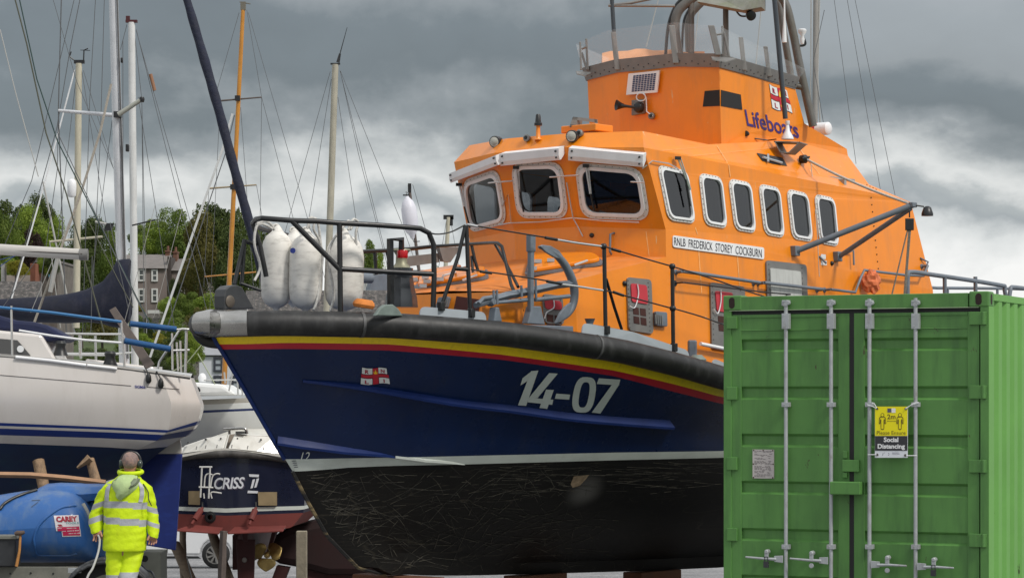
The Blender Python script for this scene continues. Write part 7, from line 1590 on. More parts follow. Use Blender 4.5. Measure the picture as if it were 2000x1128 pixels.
for k, (x, y0, y1) in enumerate(SC):
    r_ = []; 
    for j in range(17):
        t = 2 * math.pi * j / 16; a = at(x, y0, 34.75); b = at(x, y1, 34.75); hh_ = (a.z - b.z) / 2; w = .17 - .06 * max(0, math.sin(t)); wob = 1 + .10 * math.sin(5 * t + k * 1.3) 
        r_.append(Vector((a.x + .015 * math.sin(t * 3 + k), 34.75 + w * math.cos(t) * wob, (a.z + b.z) / 2 + hh_ * math.copysign(abs(math.sin(t)) ** .8, math.sin(t)))))
    rows.append(r_)
g.grid(rows); g.poly(rows[0][:-1]); g.poly(rows[-1][:-1]); g.build('sail_cover', M_cov, yb, smooth=60)
g = MB()
for x, y in ((62, 713), (62, 650)): pass
for pts in ([(60, 658), (136, 657)], [(118, 690), (250, 690)], [(120, 652), (122, 712)], [(157, 655), (158, 700)], [(186, 655), (188, 715)]): g = MB(); g.tube([at(x, y, 33.8) for x, y in pts], .016, 6); g.build('guard_rail', M_sst, yb, smooth=50)
# ------------------------------------------------------------------ MASTS of boats further back
GM = 'masts of the laid up boats'
M_crm = mat('cream_spar', (.46, .43, .33), .5, var=.08, vs=3, stain=(.25, .24, .18), stain_amt=.6, ss=(5, 5, .6)); M_var = mat('varnished_wood_spar', (.50, .215, .025), .3, var=.2, vs=2, stain=(.28, .11, .015), stain_amt=.7, ss=(10, 10, .5), coat=.4)
def mast(label, p0, p1, Y, r0, r1, m, Yb=None):
    base = Vector((at(p0[0], 0, Y).x, Y, ground_h(at(p0[0], 0, Y).x, Y))); e = empty('mast', base, label, 'mast', GM)
    g = MB(); g.tube([at(*p0, Y), at(*p1, Y)], [r0, r1], 14); g.build('pole', m, e, smooth=50); return e
def stay(e, pts, Y, r=.006, m=None, name='stay'):
    (xa, ya_), (xb, yb_) = pts[-2], pts[-1]
    if 370 < yb_ < 530: k = (650 - yb_) / (yb_ - ya_); pts = pts + [(xb + (xb - xa) * k, 650)]
    r *= .85
    g = MB(); g.tube([at(x, y, Y) for x, y in pts], r, 5, cap=False); return g.build(name, m or M_wire, e)
M_wire = mat('grey_wire', (.10, .105, .11), .5); M_lwire = mat('pale_wire', (.38, .38, .36), .5)
m2 = mast('white mast with dark red cap, just right of the tall silver mast', (264, 760), (257, 44), 40, .060, .055, mat('white_spar', (.60, .61, .60), .4, var=.08, vs=3, stain=(.35, .35, .33), stain_amt=.5, ss=(4, 4, .5)))
g = MB(); g.obox(at(257, 42, 40), (.09, 0, 0), (0, .04, 0), (0, 0, .02)); g.obox(at(250, 38, 40), (.03, 0, 0), (0, .03, 0), (0, 0, .05)); g.build('mast_head', mat('dark_red_cap', (.06, .008, .010), .5), m2)
for pts in ([(248, 48), (235, 98)], [(266, 58), (355, 412)], [(266, 60), (366, 412)], [(262, 60), (277, 195), (284, 520)], [(277, 195), (280, 500)], [(270, 190), (303, 400)]): stay(m2, pts, 40)
g = MB(); g.tube([at(294, 145, 40), at(302, 177, 40)], .028, 8); g.build('wooden_toggle', mat('brown_wood_toggle', (.25, .12, .06), .6), m2)
m3_ = mast('cream mast with wind vane on its head, leftmost of the masts', (149, 640), (154, 124), 44, .060, .055, M_crm)
g = MB(); g.tube([at(150, 122, 44), at(140, 114, 44), at(136, 110, 44), at(139, 101, 44)], .012, 6); g.tube([at(163, 124, 44), at(164, 98, 44), at(172, 95, 44)], .012, 6); g.obox(at(155, 121, 44), (.09, 0, 0), (0, .03, 0), (0, 0, .03)); g.tube([at(157, 98, 44), at(176, 99, 44)], .006, 5); g.build('wind_vane', M_blk, m3_)
stay(m3_, [(146, 137), (88, 355), (51, 484)], 44, .016, M_white, 'furled_sail'); stay(m3_, [(163, 138), (222, 330)], 44); stay(m3_, [(160, 140), (205, 420)], 44); stay(m3_, [(150, 140), (118, 420)], 44); stay(m3_, [(84, 355), (111, 484)], 44, .02, M_lwire)
spar(m3_, (200, 462), (97, 472), 44, .02, .02, M_crm, 'spreader', 8); g = MB(); c = at(140, 385, 43.9); g.lathe(c, (.02, 0, 1), [(.05, 0), (.075, .03), (.08, .18), (.075, .27), (.04, .31)], 14); g.build('radar_reflector', M_white, m3_, smooth=50)
m4 = mast('varnished orange wooden mast left of the dark furled sail', (437, 760), (475, 14), 50, .052, .040, M_var)
g = MB(); g.obox(at(475, 12, 50), (.05, 0, 0), (0, .04, 0), (0, 0, .08)); g.tube([at(468, 4, 50), at(489, 8, 50)], .012, 6); g.build('mast_head', mat('tarnished_fitting', (.14, .13, .10), .6), m4)
spar(m4, (430, 197), (511, 190), 50, .018, .014, M_dwood, 'spreader', 8); spar(m4, (408, 368), (501, 361), 50, .018, .014, mat('pale_brown_spreader', (.28, .22, .13), .6), 'spreader', 8); spar(m4, (400, 540), (500, 531), 50, .014, .014, M_var, 'spreader', 8)
for x, y in ((464, 192), (455, 365)): g = MB(); g.obox(at(x, y, 49.95), (.05, 0, 0), (0, .05, 0), (0, 0, .05)); g.build('band', M_blk, m4)
for pts in ([(467, 25), (424, 175), (420, 210)], [(482, 20), (511, 190), (571, 420)], [(485, 25), (600, 424)], [(511, 190), (508, 430)], [(430, 198), (418, 440)], [(470, 210), (485, 420)], [(408, 370), (398, 560)], [(501, 362), (520, 470)]): stay(m4, pts, 50)
stay(m4, [(454, 222), (435, 290), (396, 400), (293, 697)], 49, .028, M_w3, 'furled_sail'); stay(m4, [(458, 225), (440, 300), (400, 420)], 49, .012)
m5 = mast('weathered cream mast with whip aerial, standing above the white fenders', (638, 620), (655, 126), 48, .066, .060, mat('weathered_grey_cream_spar', (.36, .34, .27), .6, var=.12, vs=4, stain=(.18, .17, .13), stain_amt=.6, ss=(5, 5, .8)))
g = MB(); g.obox(at(655, 125, 48), (.09, 0, 0), (0, .03, 0), (0, 0, .015)); g.tube([at(660, 122, 48), at(664, 105, 48)], [.035, .02], 8); g.tube([at(664, 105, 48), at(678, 54, 48)], [.010, .005], 6); g.build('whip_aerial', M_blk, m5)
for pts in ([(647, 155), (604, 424)], [(645, 140), (565, 424)], [(660, 190), (700, 460)], [(664, 138), (747, 470)], [(667, 150), (700, 300), (744, 470)], [(665, 139), (783, 432), (800, 480)], [(655, 180), (650, 440)]): stay(m5, pts, 48)
m6 = mast('short brown pole with tilted top fitting, carrying a white fender', (822, 560), (799, 362), 46, .03, .025, M_dwood)
g = MB(); g.obox(at(800, 367, 46), (.03, 0, 0), (0, .03, 0), (.0, 0, .08)); g.tube([at(787, 381, 46), at(803, 381, 46)], .014, 6); g.build('pole_fitting', M_blk, m6); stay(m6, [(806, 360), (826, 430)], 46)
f6 = fender  # same builder, other place
e = empty('fender', at(802, 470, 45.8), 'clean white fender hanging from the short brown pole', 'fender'); g = MB(); a, b = at(806, 466, 45.8), at(795, 383, 45.8); H = (b - a).length
g.lathe(a, b - a, [(.03, 0), (.05, .06), (.11, .14), (.135, .24), (.14, H * .5), (.135, H - .22), (.10, H - .10), (.04, H - .03), (.02, H)], 20); g.build('fender_body', mat('clean_white_vinyl', (.62, .62, .68), .45), e, smooth=50)
g = MB(); g.tube([b, b + Vector((-.02, 0, .08)), at(800, 380, 45.8)], .008, 6); g.tube([a, at(808, 472, 45.8), at(820, 471, 45.8)], .008, 6); g.build('lanyard', M_blk, e)
m7 = mast('short distant pale mast just left of the wheelhouse', (868, 560), (876, 424), 70, .06, .055, M_crm); g = MB(); g.obox(at(876, 424, 70), (.14, 0, 0), (0, .03, 0), (0, 0, .06)); g.obox(at(881, 432, 70), (.05, 0, 0), (0, .03, 0), (0, 0, .12)); g.build('mast_head', M_blk, m7)
stay(m7, [(880, 430), (889, 480)], 70, .008); stay(m7, [(872, 430), (862, 490)], 70, .008)
m8 = mast('tall grey mast rising behind the right end of the upper bridge', (1588, 700), (1594, -60), 44, .048, .046, mat('dull_grey_spar', (.27, .26, .24), .5, var=.1))
stay(m8, [(1601, -20), (1597, 150), (1602, 245)], 44, .016, M_lwire, 'halyard'); stay(m8, [(1584, -20), (1583, 240)], 44, .014, M_lwire, 'halyard'); stay(m8, [(1610, 20), (1588, 120), (1610, 250)], 43.8, .007)
for pts in ([(1653, -10), (1722, 385)], [(1668, -10), (1752, 400)], [(1628, -10), (1672, 320)]): stay(m8, pts, 44, .0055)
for pts in ([(1288, -10), (1262, 92)], [(1368, -10), (1355, 105)], [(1490, -20), (1475, 140)]): stay(m8, pts, 46, .013, M_lwire, 'halyard')
m9 = mast('slim mast with plain top, half hidden behind the wheelhouse door side', (1620, 700), (1618, 300), 60, .02, .02, M_crm) if False else None
# furled dark headsail
fs_ = empty('furled_headsail', at(505, 505, 36), 'dark navy furled headsail slanting down behind the lifeboat bow rail', 'sail')
g = MB(); P = [(350, -45), (365, 0), (400, 120), (430, 225), (455, 320), (480, 410), (504, 500), (520, 560)]; P = [at(x, y, 36) for x, y in P]; Q = spline(P, 6)
g.tube(Q, [.045 + .022 * min(1, i / 12) + .004 * math.sin(i * 1.7) for i in range(len(Q))], 12); g.build('sail', mat('navy_sail_strip', (.012, .016, .035), .8, var=.3, vs=5, stain=(.03, .035, .05), stain_amt=.6, ss=(3, 3, 7), bump=.5, bs=16), fs_, smooth=60)
# rigging lines of the near yachts (children of the silver mast)
for pts, Y, r, m in (([(27, 0 - 10), (52, 85), (90, 260), (130, 380), (168, 520)], 33, .012, mat('dark_olive_line', (.08, .085, .06), .7)), ([(36, -10), (72, 155), (112, 275), (186, 421)], 33, .010, mat('dark_green_line', (.02, .05, .045), .7)), ([(0, 58), (30, 180), (75, 345)], 33, .008, M_lwire),
        ([(120, -10), (114, 217), (117, 300), (122, 440)], 35.3, .010, M_wire), ([(147, -10), (62, 352), (44, 395)], 36, .006, M_wire), ([(158, -10), (138, 90), (111, 250), (70, 400)], 36, .007, M_wire), ([(187, -10), (175, 200), (168, 430)], 36, .006, M_wire), ([(204, -10), (196, 270), (188, 430)], 36, .006, M_wire),
        ([(101, -10), (150, 160), (222, 330)], 36, .005, M_wire), ([(217, 164), (195, 260), (160, 370), (118, 487)], 33.5, .020, mat('beige_line', (.36, .33, .28), .8, var=.2, vs=40)), ([(114, 217), (112, 330), (90, 480)], 35.3, .006, M_wire), ([(240, 80), (240, 500)], 34.9, .006, M_wire), ([(219, 235), (190, 460)], 35, .005, M_wire),
        ([(112, 258), (150, 340), (190, 425), (245, 540), (295, 640)], 32.5, .007, M_wire), ([(172, 430), (230, 545), (260, 600)], 32.5, .007, mat('dark_olive_line', (0, 0, 0))), ([(140, 420), (60, 610)], 34, .005, M_lwire), ([(90, 480), (5, 600)], 34, .006, M_wire), ([(0, 520), (28, 500), (60, 492)], 34, .006, mat('light_blue_line', (.02, .05, .2))),
        ([(303, 400), (240, 640)], 34, .004, M_lwire), ([(355, 412), (300, 620)], 34, .004, M_lwire), ([(284, 500), (286, 650)], 34, .004, M_lwire), ([(215, 435), (232, 520), (250, 600)], 33, .006, M_wire), ([(97, 472), (118, 640)], 36, .008, M_lwire), ([(180, 500), (178, 640)], 34, .006, M_wire)):
    stay(ms, pts, Y, r, m)
spar(ms, (186, 433), (219, 440), 35, .02, .02, M_lwire, 'fitting', 6); g = MB(); g.obox(at(213, 443, 35), (.05, 0, 0), (0, .03, 0), (.02, 0, .05)); g.build('block', M_blk, ms)
spar(ms, (258, 440), (304, 429), 36, .012, .012, M_blk, 'spreader', 6)
g = MB(); P = [at(x, y, 33.4) for x, y in ((108, 640), (105, 560), (122, 500), (118, 487))]; g.tube([at(116, 490, 33.4), at(104, 540, 33.4), at(98, 570, 33.4)], .03, 8); g.build('furler_drum', M_lwire, ms)
# green mooring line at bow of the lifeboat side
g = MB(); P = [at(371, 640, 33), at(395, 700, 33.5)]; 
for pts, Y in (([(398, 668), (362, 712), (330, 728)], 33.5), ([(386, 690), (420, 750)], 40)): stay(w3y, pts, Y, .010, mat('pale_green_line', (.35, .40, .25), .7), 'mooring_line')
# ------------------------------------------------------------------ WHITE CAR
YR = 58; gr = ground_h(-6.8, YR); ckx = at(421, 0, YR).x
car = empty('parked_car', Vector((ckx - 1.3, YR, gr)), 'white hatchback parked beyond the boats, only its lower side and wheels visible', 'car')
def C3(x, z, y=0): return Vector((ckx + x, YR + y, gr + z))
g = MB(); sil = [(.78, .30), (.80, .55), (.72, .85), (.45, .95), (.0, 1.0), (-.55, 1.42), (-2.0, 1.48), (-2.9, 1.38), (-3.3, .98), (-3.42, .6), (-3.36, .3)]
for xc in (-2.6, 0):
    pass
low = []
def arch(xc): return [(xc + .36 * math.cos(R(a)), .31 + .36 * math.sin(R(a))) for a in range(180, -1, -20)]
low = [(-3.36, .28)] + [p for p in arch(-2.6)] + [p for p in arch(0)] + [(.78, .28)]
body_ = [C3(x, z) for x, z in sil[:0]] + [C3(x, z) for x, z in low] + [C3(x, z) for x, z in sil[1:-1]]
g.slab(body_, (0, 1.65, 0)); g.build('body', mat('white_car_paint', (.68, .69, .70), .25, coat=.8), car, bevel=.04)
g = MB(); g.slab([C3(x, z, -.008) for x, z in ((-.15, 1.0), (-.6, 1.34), (-1.95, 1.40), (-2.7, 1.30), (-2.95, 1.0))], (0, .01, 0)); g.build('side_window', M_glass, car)
g = MB(); g.slab([C3(x, z, -.01) for x, z in ((-.33, .22), (-.40, .27), (-2.2, .27), (-2.26, .22))], (0, .05, 0)); g.build('sill', M_blk, car)
for xc in (-2.6, 0):
    g = MB(); g.lathe(C3(xc, .31, -.03), (0, 1, 0), [(.20, .0), (.27, 0), (.31, .03), (.31, .17), (.27, .2)], 32); w_ = g.build('wheel', M_rubber, car, smooth=40)
    g = MB(); 
    for k in range(9): a = 2 * math.pi * k / 9; d = Vector((math.cos(a), 0, math.sin(a))); g.tube([C3(xc, .31, -.035), C3(xc, .31, -.035) + d * .20], [.022, .03], 5)
    g.tube([C3(xc + .205 * math.cos(2 * math.pi * k / 24), .31 + .205 * math.sin(2 * math.pi * k / 24), -.03) for k in range(24)], .014, 6, close=True); g.build('rim', M_alu, w_)
    g = MB(); g.lathe(C3(xc, .31, -.01), (0, 1, 0), [(.20, 0), (.20, .1)], 20); g.build('brake', M_blk, w_)
g = MB(); g.slab([C3(x, z, -.006) for x, z in ((-1.1, .35), (-1.085, .35), (-1.085, .98), (-1.1, .98))], (0, .01, 0)); g.build('door_gap', M_rubber, car)
# ------------------------------------------------------------------ BLOCKS under the lifeboat
for i, (u, w) in enumerate(((2.9, .5), (5.2, .5), (7.4, .5), (10.5, .6))):
    kz = wk(u); p = LB((u, 0, 0)); gz = ground_h(p.x, p.y); n_ = max(1, round((kz - gz) / .16)); h_ = (kz - gz - .004) / n_
    for k in range(n_):
        g = MB(LB); hw = .55 if k % 2 == 0 else .14; hl = .13 if k % 2 == 0 else .4
        g.box((u - hl, -hw, gz + h_ * k + .002), (u + hl, hw, gz + h_ * (k + 1) - .002))
        o = g.build('keel_block', mat('rusty_timber_block', (.13, .05, .025), .85, var=.3, vs=6), origin=LB((u, 0, gz + h_ * k)), bevel=.01)
        tag(o, ['keel block under the fore foot of the lifeboat, nearest the bow', 'keel block under the black bottom, second from the bow', 'keel block under the black bottom, beside the container edge', 'keel block under the stern half, hidden behind the container'][i] + (', upper' if k == n_ - 1 and n_ > 1 else ', lower' if k == 0 and n_ > 1 else ''), 'block', 'timber blocks under the lifeboat keel')
# ------------------------------------------------------------------ HOUSES on the hillside
YH = 238.0
def hx(px, Y=YH): return at(px, 0, Y).x
def hz(py, Y=YH): return at(0, py, Y).z
M_rend = mat('mauve_grey_render', (.20, .165, .15), .9, var=.12, vs=.7, stain=(.12, .10, .09), stain_amt=.5, ss=(.6, .6, .2)); M_slate = mat('lichened_slate', (.16, .145, .135), .8, var=.2, vs=1.5, bump=.3, bs=6)
M_sash = mat('white_sash_paint', (.62, .62, .60), .5); M_pane = mat('house_pane', (.05, .06, .06), .08); M_brick = mat('red_brown_brick', (.15, .075, .05), .9, var=.2, vs=3)
def win(par, x0, y0, x1, y1, Y, m=None):
    g = MB(); a = (hx(x0, Y), hz(y0, Y)); b = (hx(x1, Y), hz(y1, Y)); f = .14; w, h = b[0] - a[0], a[1] - b[1]
    g.box((a[0], Y - .10, b[1]), (a[0] + f, Y + .05, a[1])); g.box((b[0] - f, Y - .10, b[1]), (b[0], Y + .05, a[1])); g.box((a[0] + f, Y - .10, a[1] - f), (b[0] - f, Y + .05, a[1])); g.box((a[0] + f, Y - .12, b[1]), (b[0] - f, Y + .05, b[1] + f)); g.box((a[0] + f, Y - .09, (a[1] + b[1]) / 2 - .05), (b[0] - f, Y + .02, (a[1] + b[1]) / 2 + .05))
    o = g.build('window', m or M_sash, par); p = MB(); p.box((a[0] + f, Y - .05, b[1] + f), (b[0] - f, Y - .03, a[1] - f)); p.build('pane', M_pane, o); return o
hs_ = empty('stone_house', Vector((hx(310), YH, hill_h(hx(310), YH))), 'mauve grey terraced house with sash windows between the silver mast and wooden mast', 'house')
g = MB(); zb_ = hz(640); zr = hz(524); g.box((hx(235), YH, zb_), (hx(324), YH + 9, zr)); g.box((hx(332), YH + 1.2, zb_), (hx(400), YH + 9, hz(526))); g.build('wall', M_rend, hs_)
g = MB(); e_ = .25; g.hexa([(hx(233), YH - e_, zr), (hx(326), YH - e_, zr), (hx(326), YH + 9 + e_, zr), (hx(233), YH + 9 + e_, zr), (hx(233), YH + 4.4, hz(492)), (hx(325), YH + 4.4, hz(492)), (hx(325), YH + 4.6, hz(492)), (hx(233), YH + 4.6, hz(492))]); 
g.hexa([(hx(330), YH + 1, hz(527)), (hx(402), YH + 1, hz(527)), (hx(402), YH + 9.2, hz(527)), (hx(330), YH + 9.2, hz(527)), (hx(330), YH + 4.8, hz(500)), (hx(402), YH + 4.8, hz(500)), (hx(402), YH + 5, hz(500)), (hx(330), YH + 5, hz(500))]); rf = g.build('roof', M_slate, hs_)
for x, y0 in ((315.5, 487), (331, 489)):
    g = MB(); g.box((hx(x - 4), YH + 4, hz(545)), (hx(x + 4), YH + 5.2, hz(y0))); g.box((hx(x - 5), YH + 3.9, hz(y0)), (hx(x + 5), YH + 5.3, hz(y0 - 3))); c_ = g.build('chimney', M_brick, rf)
    g = MB(); g.lathe(Vector((hx(x), YH + 4.5, hz(y0 - 3))), (0, 0, 1), [(.14, 0), (.11, .45)], 10); g.build('chimney_pot', M_brick, c_)
g = MB(); g.box((hx(324.5), YH + .8, zb_), (hx(331.5), YH + 5.5, hz(500))); g.build('party_wall', mat('dark_flue_wall', (.06, .05, .045), .9), hs_)
for q in ((270, 525, 282.5, 549), (296, 526, 308.5, 549.5), (270, 563, 282.5, 590), (296, 563, 308.5, 590)): win(hs_, *q, YH)
for q in ((349, 566, 362, 590), (371, 570, 384, 588)): win(hs_, *q, YH + 1.2)
# white house low on the right
YW = 165
wh = empty('white_house', Vector((hx(430, YW), YW, hill_h(hx(430, YW), YW))), 'white rendered house with grey roof low down behind the steel bow plate', 'house')
M_ww = mat('white_render', (.60, .62, .66), .8, var=.06, vs=1)
g = MB(); g.box((hx(389, YW), YW, hz(800, YW)), (hx(520, YW), YW + 7, hz(693, YW))); g.build('wall', M_ww, wh)
g = MB(); z0, z1 = hz(693, YW), hz(655, YW); g.hexa([(hx(387, YW), YW - .2, z0), (hx(522, YW), YW - .2, z0), (hx(522, YW), YW + 7.2, z0), (hx(387, YW), YW + 7.2, z0), (hx(392, YW), YW + 3.4, z1), (hx(522, YW), YW + 3.4, z1), (hx(522, YW), YW + 3.6, z1), (hx(392, YW), YW + 3.6, z1)]); g.build('roof', mat('pale_grey_slate', (.26, .27, .29), .7, var=.1, vs=2), wh)
M_dk = mat('dark_window_frame', (.04, .045, .06), .5)
for q in ((417, 697, 436, 726), (417, 733, 434, 758), (452, 733, 470, 758)): 
    o = win(wh, *q, YW, M_dk); bpy.data.objects[o.children[0].name].data.materials[0] = mat('curtained_pane', (.38, .42, .46), .2)
g = MB(); g.box((hx(388, YW), YW - .12, hz(695, YW)), (hx(522, YW), YW - .01, hz(693, YW))); g.build('eaves', M_dk, wh)
# left: stone wall, shed, small buildings
YL = 130
g = MB(); g.box((hx(-300, YL), YL, -2), (hx(78, YL), YL + .6, hz(549, YL))); 
M_stone = mat('rubble_stone', (.13, .125, .12), .95, var=.5, vs=3.5, stain=(.34, .30, .28), stain_amt=.8, ss=(2.5, 2.5, 5), thr=(.5, .62), bump=.8, bs=4)
tag(g.build('stone_wall', M_stone, origin=(hx(0, YL), YL, -2)), 'rough grey rubble wall at the far left above the navy sail cover', 'wall')
hb_ = empty('stone_building', Vector((hx(85, YL + 4), YL + 4, -1.5)), 'low grey stone building with blue window right of the rubble wall', 'building')
g = MB(); g.box((hx(72, YL + 4), YL + 4, -2), (hx(112, YL + 4), YL + 9, hz(512, YL + 4))); g.build('wall', mat('brown_grey_stone', (.13, .115, .10), .95, var=.3, vs=1.6, bump=.5, bs=4), hb_)
g = MB(); g.box((hx(70, YL + 4), YL + 3.8, hz(512, YL + 4)), (hx(114, YL + 4), YL + 9.2, hz(508, YL + 4))); g.build('roof', M_slate, hb_)
win(hb_, 95, 522, 101, 541, YL + 4, mat('blue_frame', (.1, .25, .35), .5))
g = MB(); g.box((hx(59, YL + 2), YL + 2, -2), (hx(70, YL + 2), YL + 3.5, hz(514, YL + 2)))
for i in range(6): x = hx(59.5 + i * 1.8, YL + 2); g.box((x, YL + 1.96, hz(548, YL + 2)), (x + .02, YL + 1.999, hz(515, YL + 2)))
tag(g.build('shed', mat('red_brown_boards', (.22, .085, .05), .8, var=.15), origin=(hx(64, YL), YL + 2, -2)), 'narrow red brown wooden shed behind the rubble wall', 'shed')
g = MB(); g.box((hx(2, YL + 3), YL + 3, -2), (hx(9, YL + 3), YL + 3.5, hz(515, YL + 3))); tag(g.build('gate_pillar', mat('grey_render', (.3, .3, .29), .9), origin=(hx(5, YL), YL + 3, -2)), 'tall grey gate pillar behind the rubble wall at far left', 'pillar')
g = MB(); g.box((hx(8, YL + 4), YL + 4, -2), (hx(60, YL + 4), YL + 12, hz(537, YL + 4))); tag(g.build('terrace', mat('pale_paving', (.34, .30, .27), .9, var=.1), origin=(hx(30, YL), YL + 4, -2)), kind='structure')
# wall and fence below the terraced house
g = MB(); g.box((hx(255, 205), 205, -2), (hx(400, 205), 205.5, hz(612, 205))); tag(g.build('stone_wall', M_stone, origin=(hx(300, 205), 205, -2)), 'long dark retaining wall below the terraced house', 'wall')
fe = empty('picket_fence', (hx(320, 204), 204.8, hz(612, 205)), 'thin pale picket fence on the wall below the terraced house', 'fence')
g = MB()
for i in range(40): x = hx(290 + i * 1.7, 205); g.box((x, 204.6, hz(612, 205)), (x + .05, 204.64, hz(605.5, 205)))
g.build('pickets', M_sash, fe); g = MB(); g.box((hx(289, 205), 204.65, hz(608, 205)), (hx(360, 205), 204.68, hz(607, 205))); g.build('rail', M_sash, fe)
# quay wall far right of the bow rail (seen through the rails)
g = MB(); g.box((hx(480, 120), 120, -2), (hx(800, 120), 121, hz(567, 120))); tag(g.build('quay_wall', M_stone, origin=(hx(600, 120), 120, -2)), 'low grey quay wall seen between the fenders and the windlass', 'wall')
g = MB(); g.box((hx(700, 150), 150, -2), (hx(930, 150), 156, hz(535, 150))); g.box((hx(699, 150), 149.8, hz(535, 150)), (hx(931, 150), 156.2, hz(527, 150))); tag(g.build('warehouse', mat('pale_grey_sheeting', (.36, .37, .36), .8, var=.1, vs=1), origin=(hx(800, 150), 150, -2)), 'pale flat roofed shed in the distance behind the windlass', 'shed')
# ------------------------------------------------------------------ TREES
def leafmat(name, c1, c2, c3):
    m = bpy.data.materials.new(name); m.use_nodes = True; t = m.node_tree; P = t.nodes['Principled BSDF']; P.inputs['Roughness'].default_value = .65; P.inputs['Specular IOR Level'].default_value = .3
    g = t.nodes.new('ShaderNodeTexCoord'); n = t.nodes.new('ShaderNodeTexNoise'); n.inputs['Scale'].default_value = .55; n.inputs['Detail'].default_value = 8; n.inputs['Roughness'].default_value = .75; t.links.new(g.outputs['Object'], n.inputs[0])
    r = t.nodes.new('ShaderNodeValToRGB'); r.color_ramp.elements[0].position = .32; r.color_ramp.elements[0].color = (*c1, 1); r.color_ramp.elements[1].position = .70; r.color_ramp.elements[1].color = (*c3, 1); e = r.color_ramp.elements.new(.5); e.color = (*c2, 1)
    t.links.new(n.outputs[0], r.inputs[0]); t.links.new(r.outputs[0], P.inputs['Base Color'])
    tr = t.nodes.new('ShaderNodeBsdfTranslucent'); t.links.new(r.outputs[0], tr.inputs[0]); mx_ = t.nodes.new('ShaderNodeMixShader'); mx_.inputs[0].default_value = .3; o = t.nodes['Material Output']
    t.links.new(P.outputs[0], mx_.inputs[1]); t.links.new(tr.outputs[0], mx_.inputs[2]); t.links.new(mx_.outputs[0], o.inputs[0]); return m
LM = dict(light=leafmat('light_green_leaves', (.07, .115, .015), (.18, .26, .03), (.32, .38, .06)), mid=leafmat('mid_green_leaves', (.045, .075, .012), (.11, .165, .025), (.21, .26, .05)),
          dark=leafmat('dark_green_leaves', (.02, .036, .010), (.055, .082, .018), (.12, .15, .03)), olive=leafmat('olive_leaves', (.05, .05, .012), (.12, .11, .025), (.2, .175, .04)), purple=leafmat('copper_leaves', (.010, .006, .006), (.03, .014, .012), (.06, .03, .02)), yel=leafmat('yellow_green_leaves', (.08, .09, .01), (.22, .21, .02), (.38, .34, .03)))
M_bark2 = mat('tree_bark', (.06, .05, .04), .9, var=.3, vs=2)
def crown_mesh(seed, n, H, Rr, leaf):
    rs = np.random.RandomState(seed); blobs = []
    for k in range(16):
        a = rs.uniform(0, 2 * np.pi); rr_ = Rr * rs.uniform(.1, .72); z = H * rs.uniform(.30, .88); blobs.append((rr_ * np.cos(a), rr_ * np.sin(a), z, Rr * rs.uniform(.24, .46) * (1.15 - .5 * abs(z / H - .5))))
    blobs.append((0, 0, H * .62, Rr * .55)); blobs.append((rs.uniform(-.2, .2) * Rr, 0, H * .9, Rr * .26))
    B = np.array(blobs); pk = B[rs.randint(0, len(B), n)]; d = rs.normal(size=(n, 3)); d /= np.linalg.norm(d, axis=1)[:, None]
    rad = pk[:, 3] * (1 - .38 * rs.rand(n) ** 2.2) * (1 + .16 * np.sin(d[:, 0] * 9 + pk[:, 0]) * np.sin(d[:, 2] * 8)); P = pk[:, :3] + d * rad[:, None] * np.array([1, 1, .82])
    nrm = d + rs.normal(size=(n, 3)) * .55; nrm /= np.linalg.norm(nrm, axis=1)[:, None]; t = np.cross(nrm, rs.normal(size=(n, 3))); t /= np.linalg.norm(t, axis=1)[:, None]; b = np.cross(nrm, t)
    s = leaf * rs.uniform(.5, 1.3, n)[:, None]; V = np.stack([P - t * s - b * s * .5, P + t * s * .2 - b * s * .75, P + t * s + b * s * .4, P - t * s * .3 + b * s * .7], 1).reshape(-1, 3)
    me = bpy.data.meshes.new('crown'); me.vertices.add(len(V)); me.vertices.foreach_set('co', V.ravel()); me.loops.add(4 * n); me.loops.foreach_set('vertex_index', np.arange(4 * n)); me.polygons.add(n); me.polygons.foreach_set('loop_start', np.arange(0, 4 * n, 4)); me.polygons.foreach_set('loop_total', np.full(n, 4)); me.update(); return me, blobs
def trunk_mesh(blobs, H):
    g = MB(); g.tube([(0, 0, -1), (.1, 0, H * .25), (0, .1, H * .5), (0, 0, H * .75)], [.035 * H, .026 * H, .018 * H, .006 * H], 8)
    for b in blobs[:9]: g.tube([(0, 0, H * .28), (b[0] * .5, b[1] * .5, H * .28 + (b[2] - H * .28) * .6), (b[0], b[1], b[2])], [.012 * H, .008 * H, .003 * H], 5)
    me = bpy.data.meshes.new('trunk'); me.from_pydata([tuple(v) for v in g.v], [], g.f); me.materials.append(M_bark2); return me
VAR = [crown_mesh(s, 20000, 10, 5.0, .125) for s in (1, 2, 3, 4)]; TRK = [trunk_mesh(v[1], 10) for v in VAR]
CM = {}
def crown_of(v, kind):
    if (v, kind) not in CM: me = VAR[v][0].copy(); me.materials.clear(); me.materials.append(LM[kind]); CM[(v, kind)] = me
    return CM[(v, kind)]
def tree(name, label, px, ytop, ybase, wpx, Y, kind, v, group='trees on the far hillside', rot=0):
    xb = hx(px, Y); zb = hz(ybase, Y); zt = hz(ytop, Y); H = zt - zb
    e = empty(name, (xb, Y, zb), label, 'bush' if name == 'bush' else 'tree', group); e.rotation_euler.z = rot
    sx = wpx / FPX * Y / 10.0; sz = H / 10.0
    for nm, me in (('crown', crown_of(v, kind)), ('trunk', TRK[v])):
        o = bpy.data.objects.new(nm, me); S.collection.objects.link(o); o.parent = e; o.scale = (sx, sx, sz)
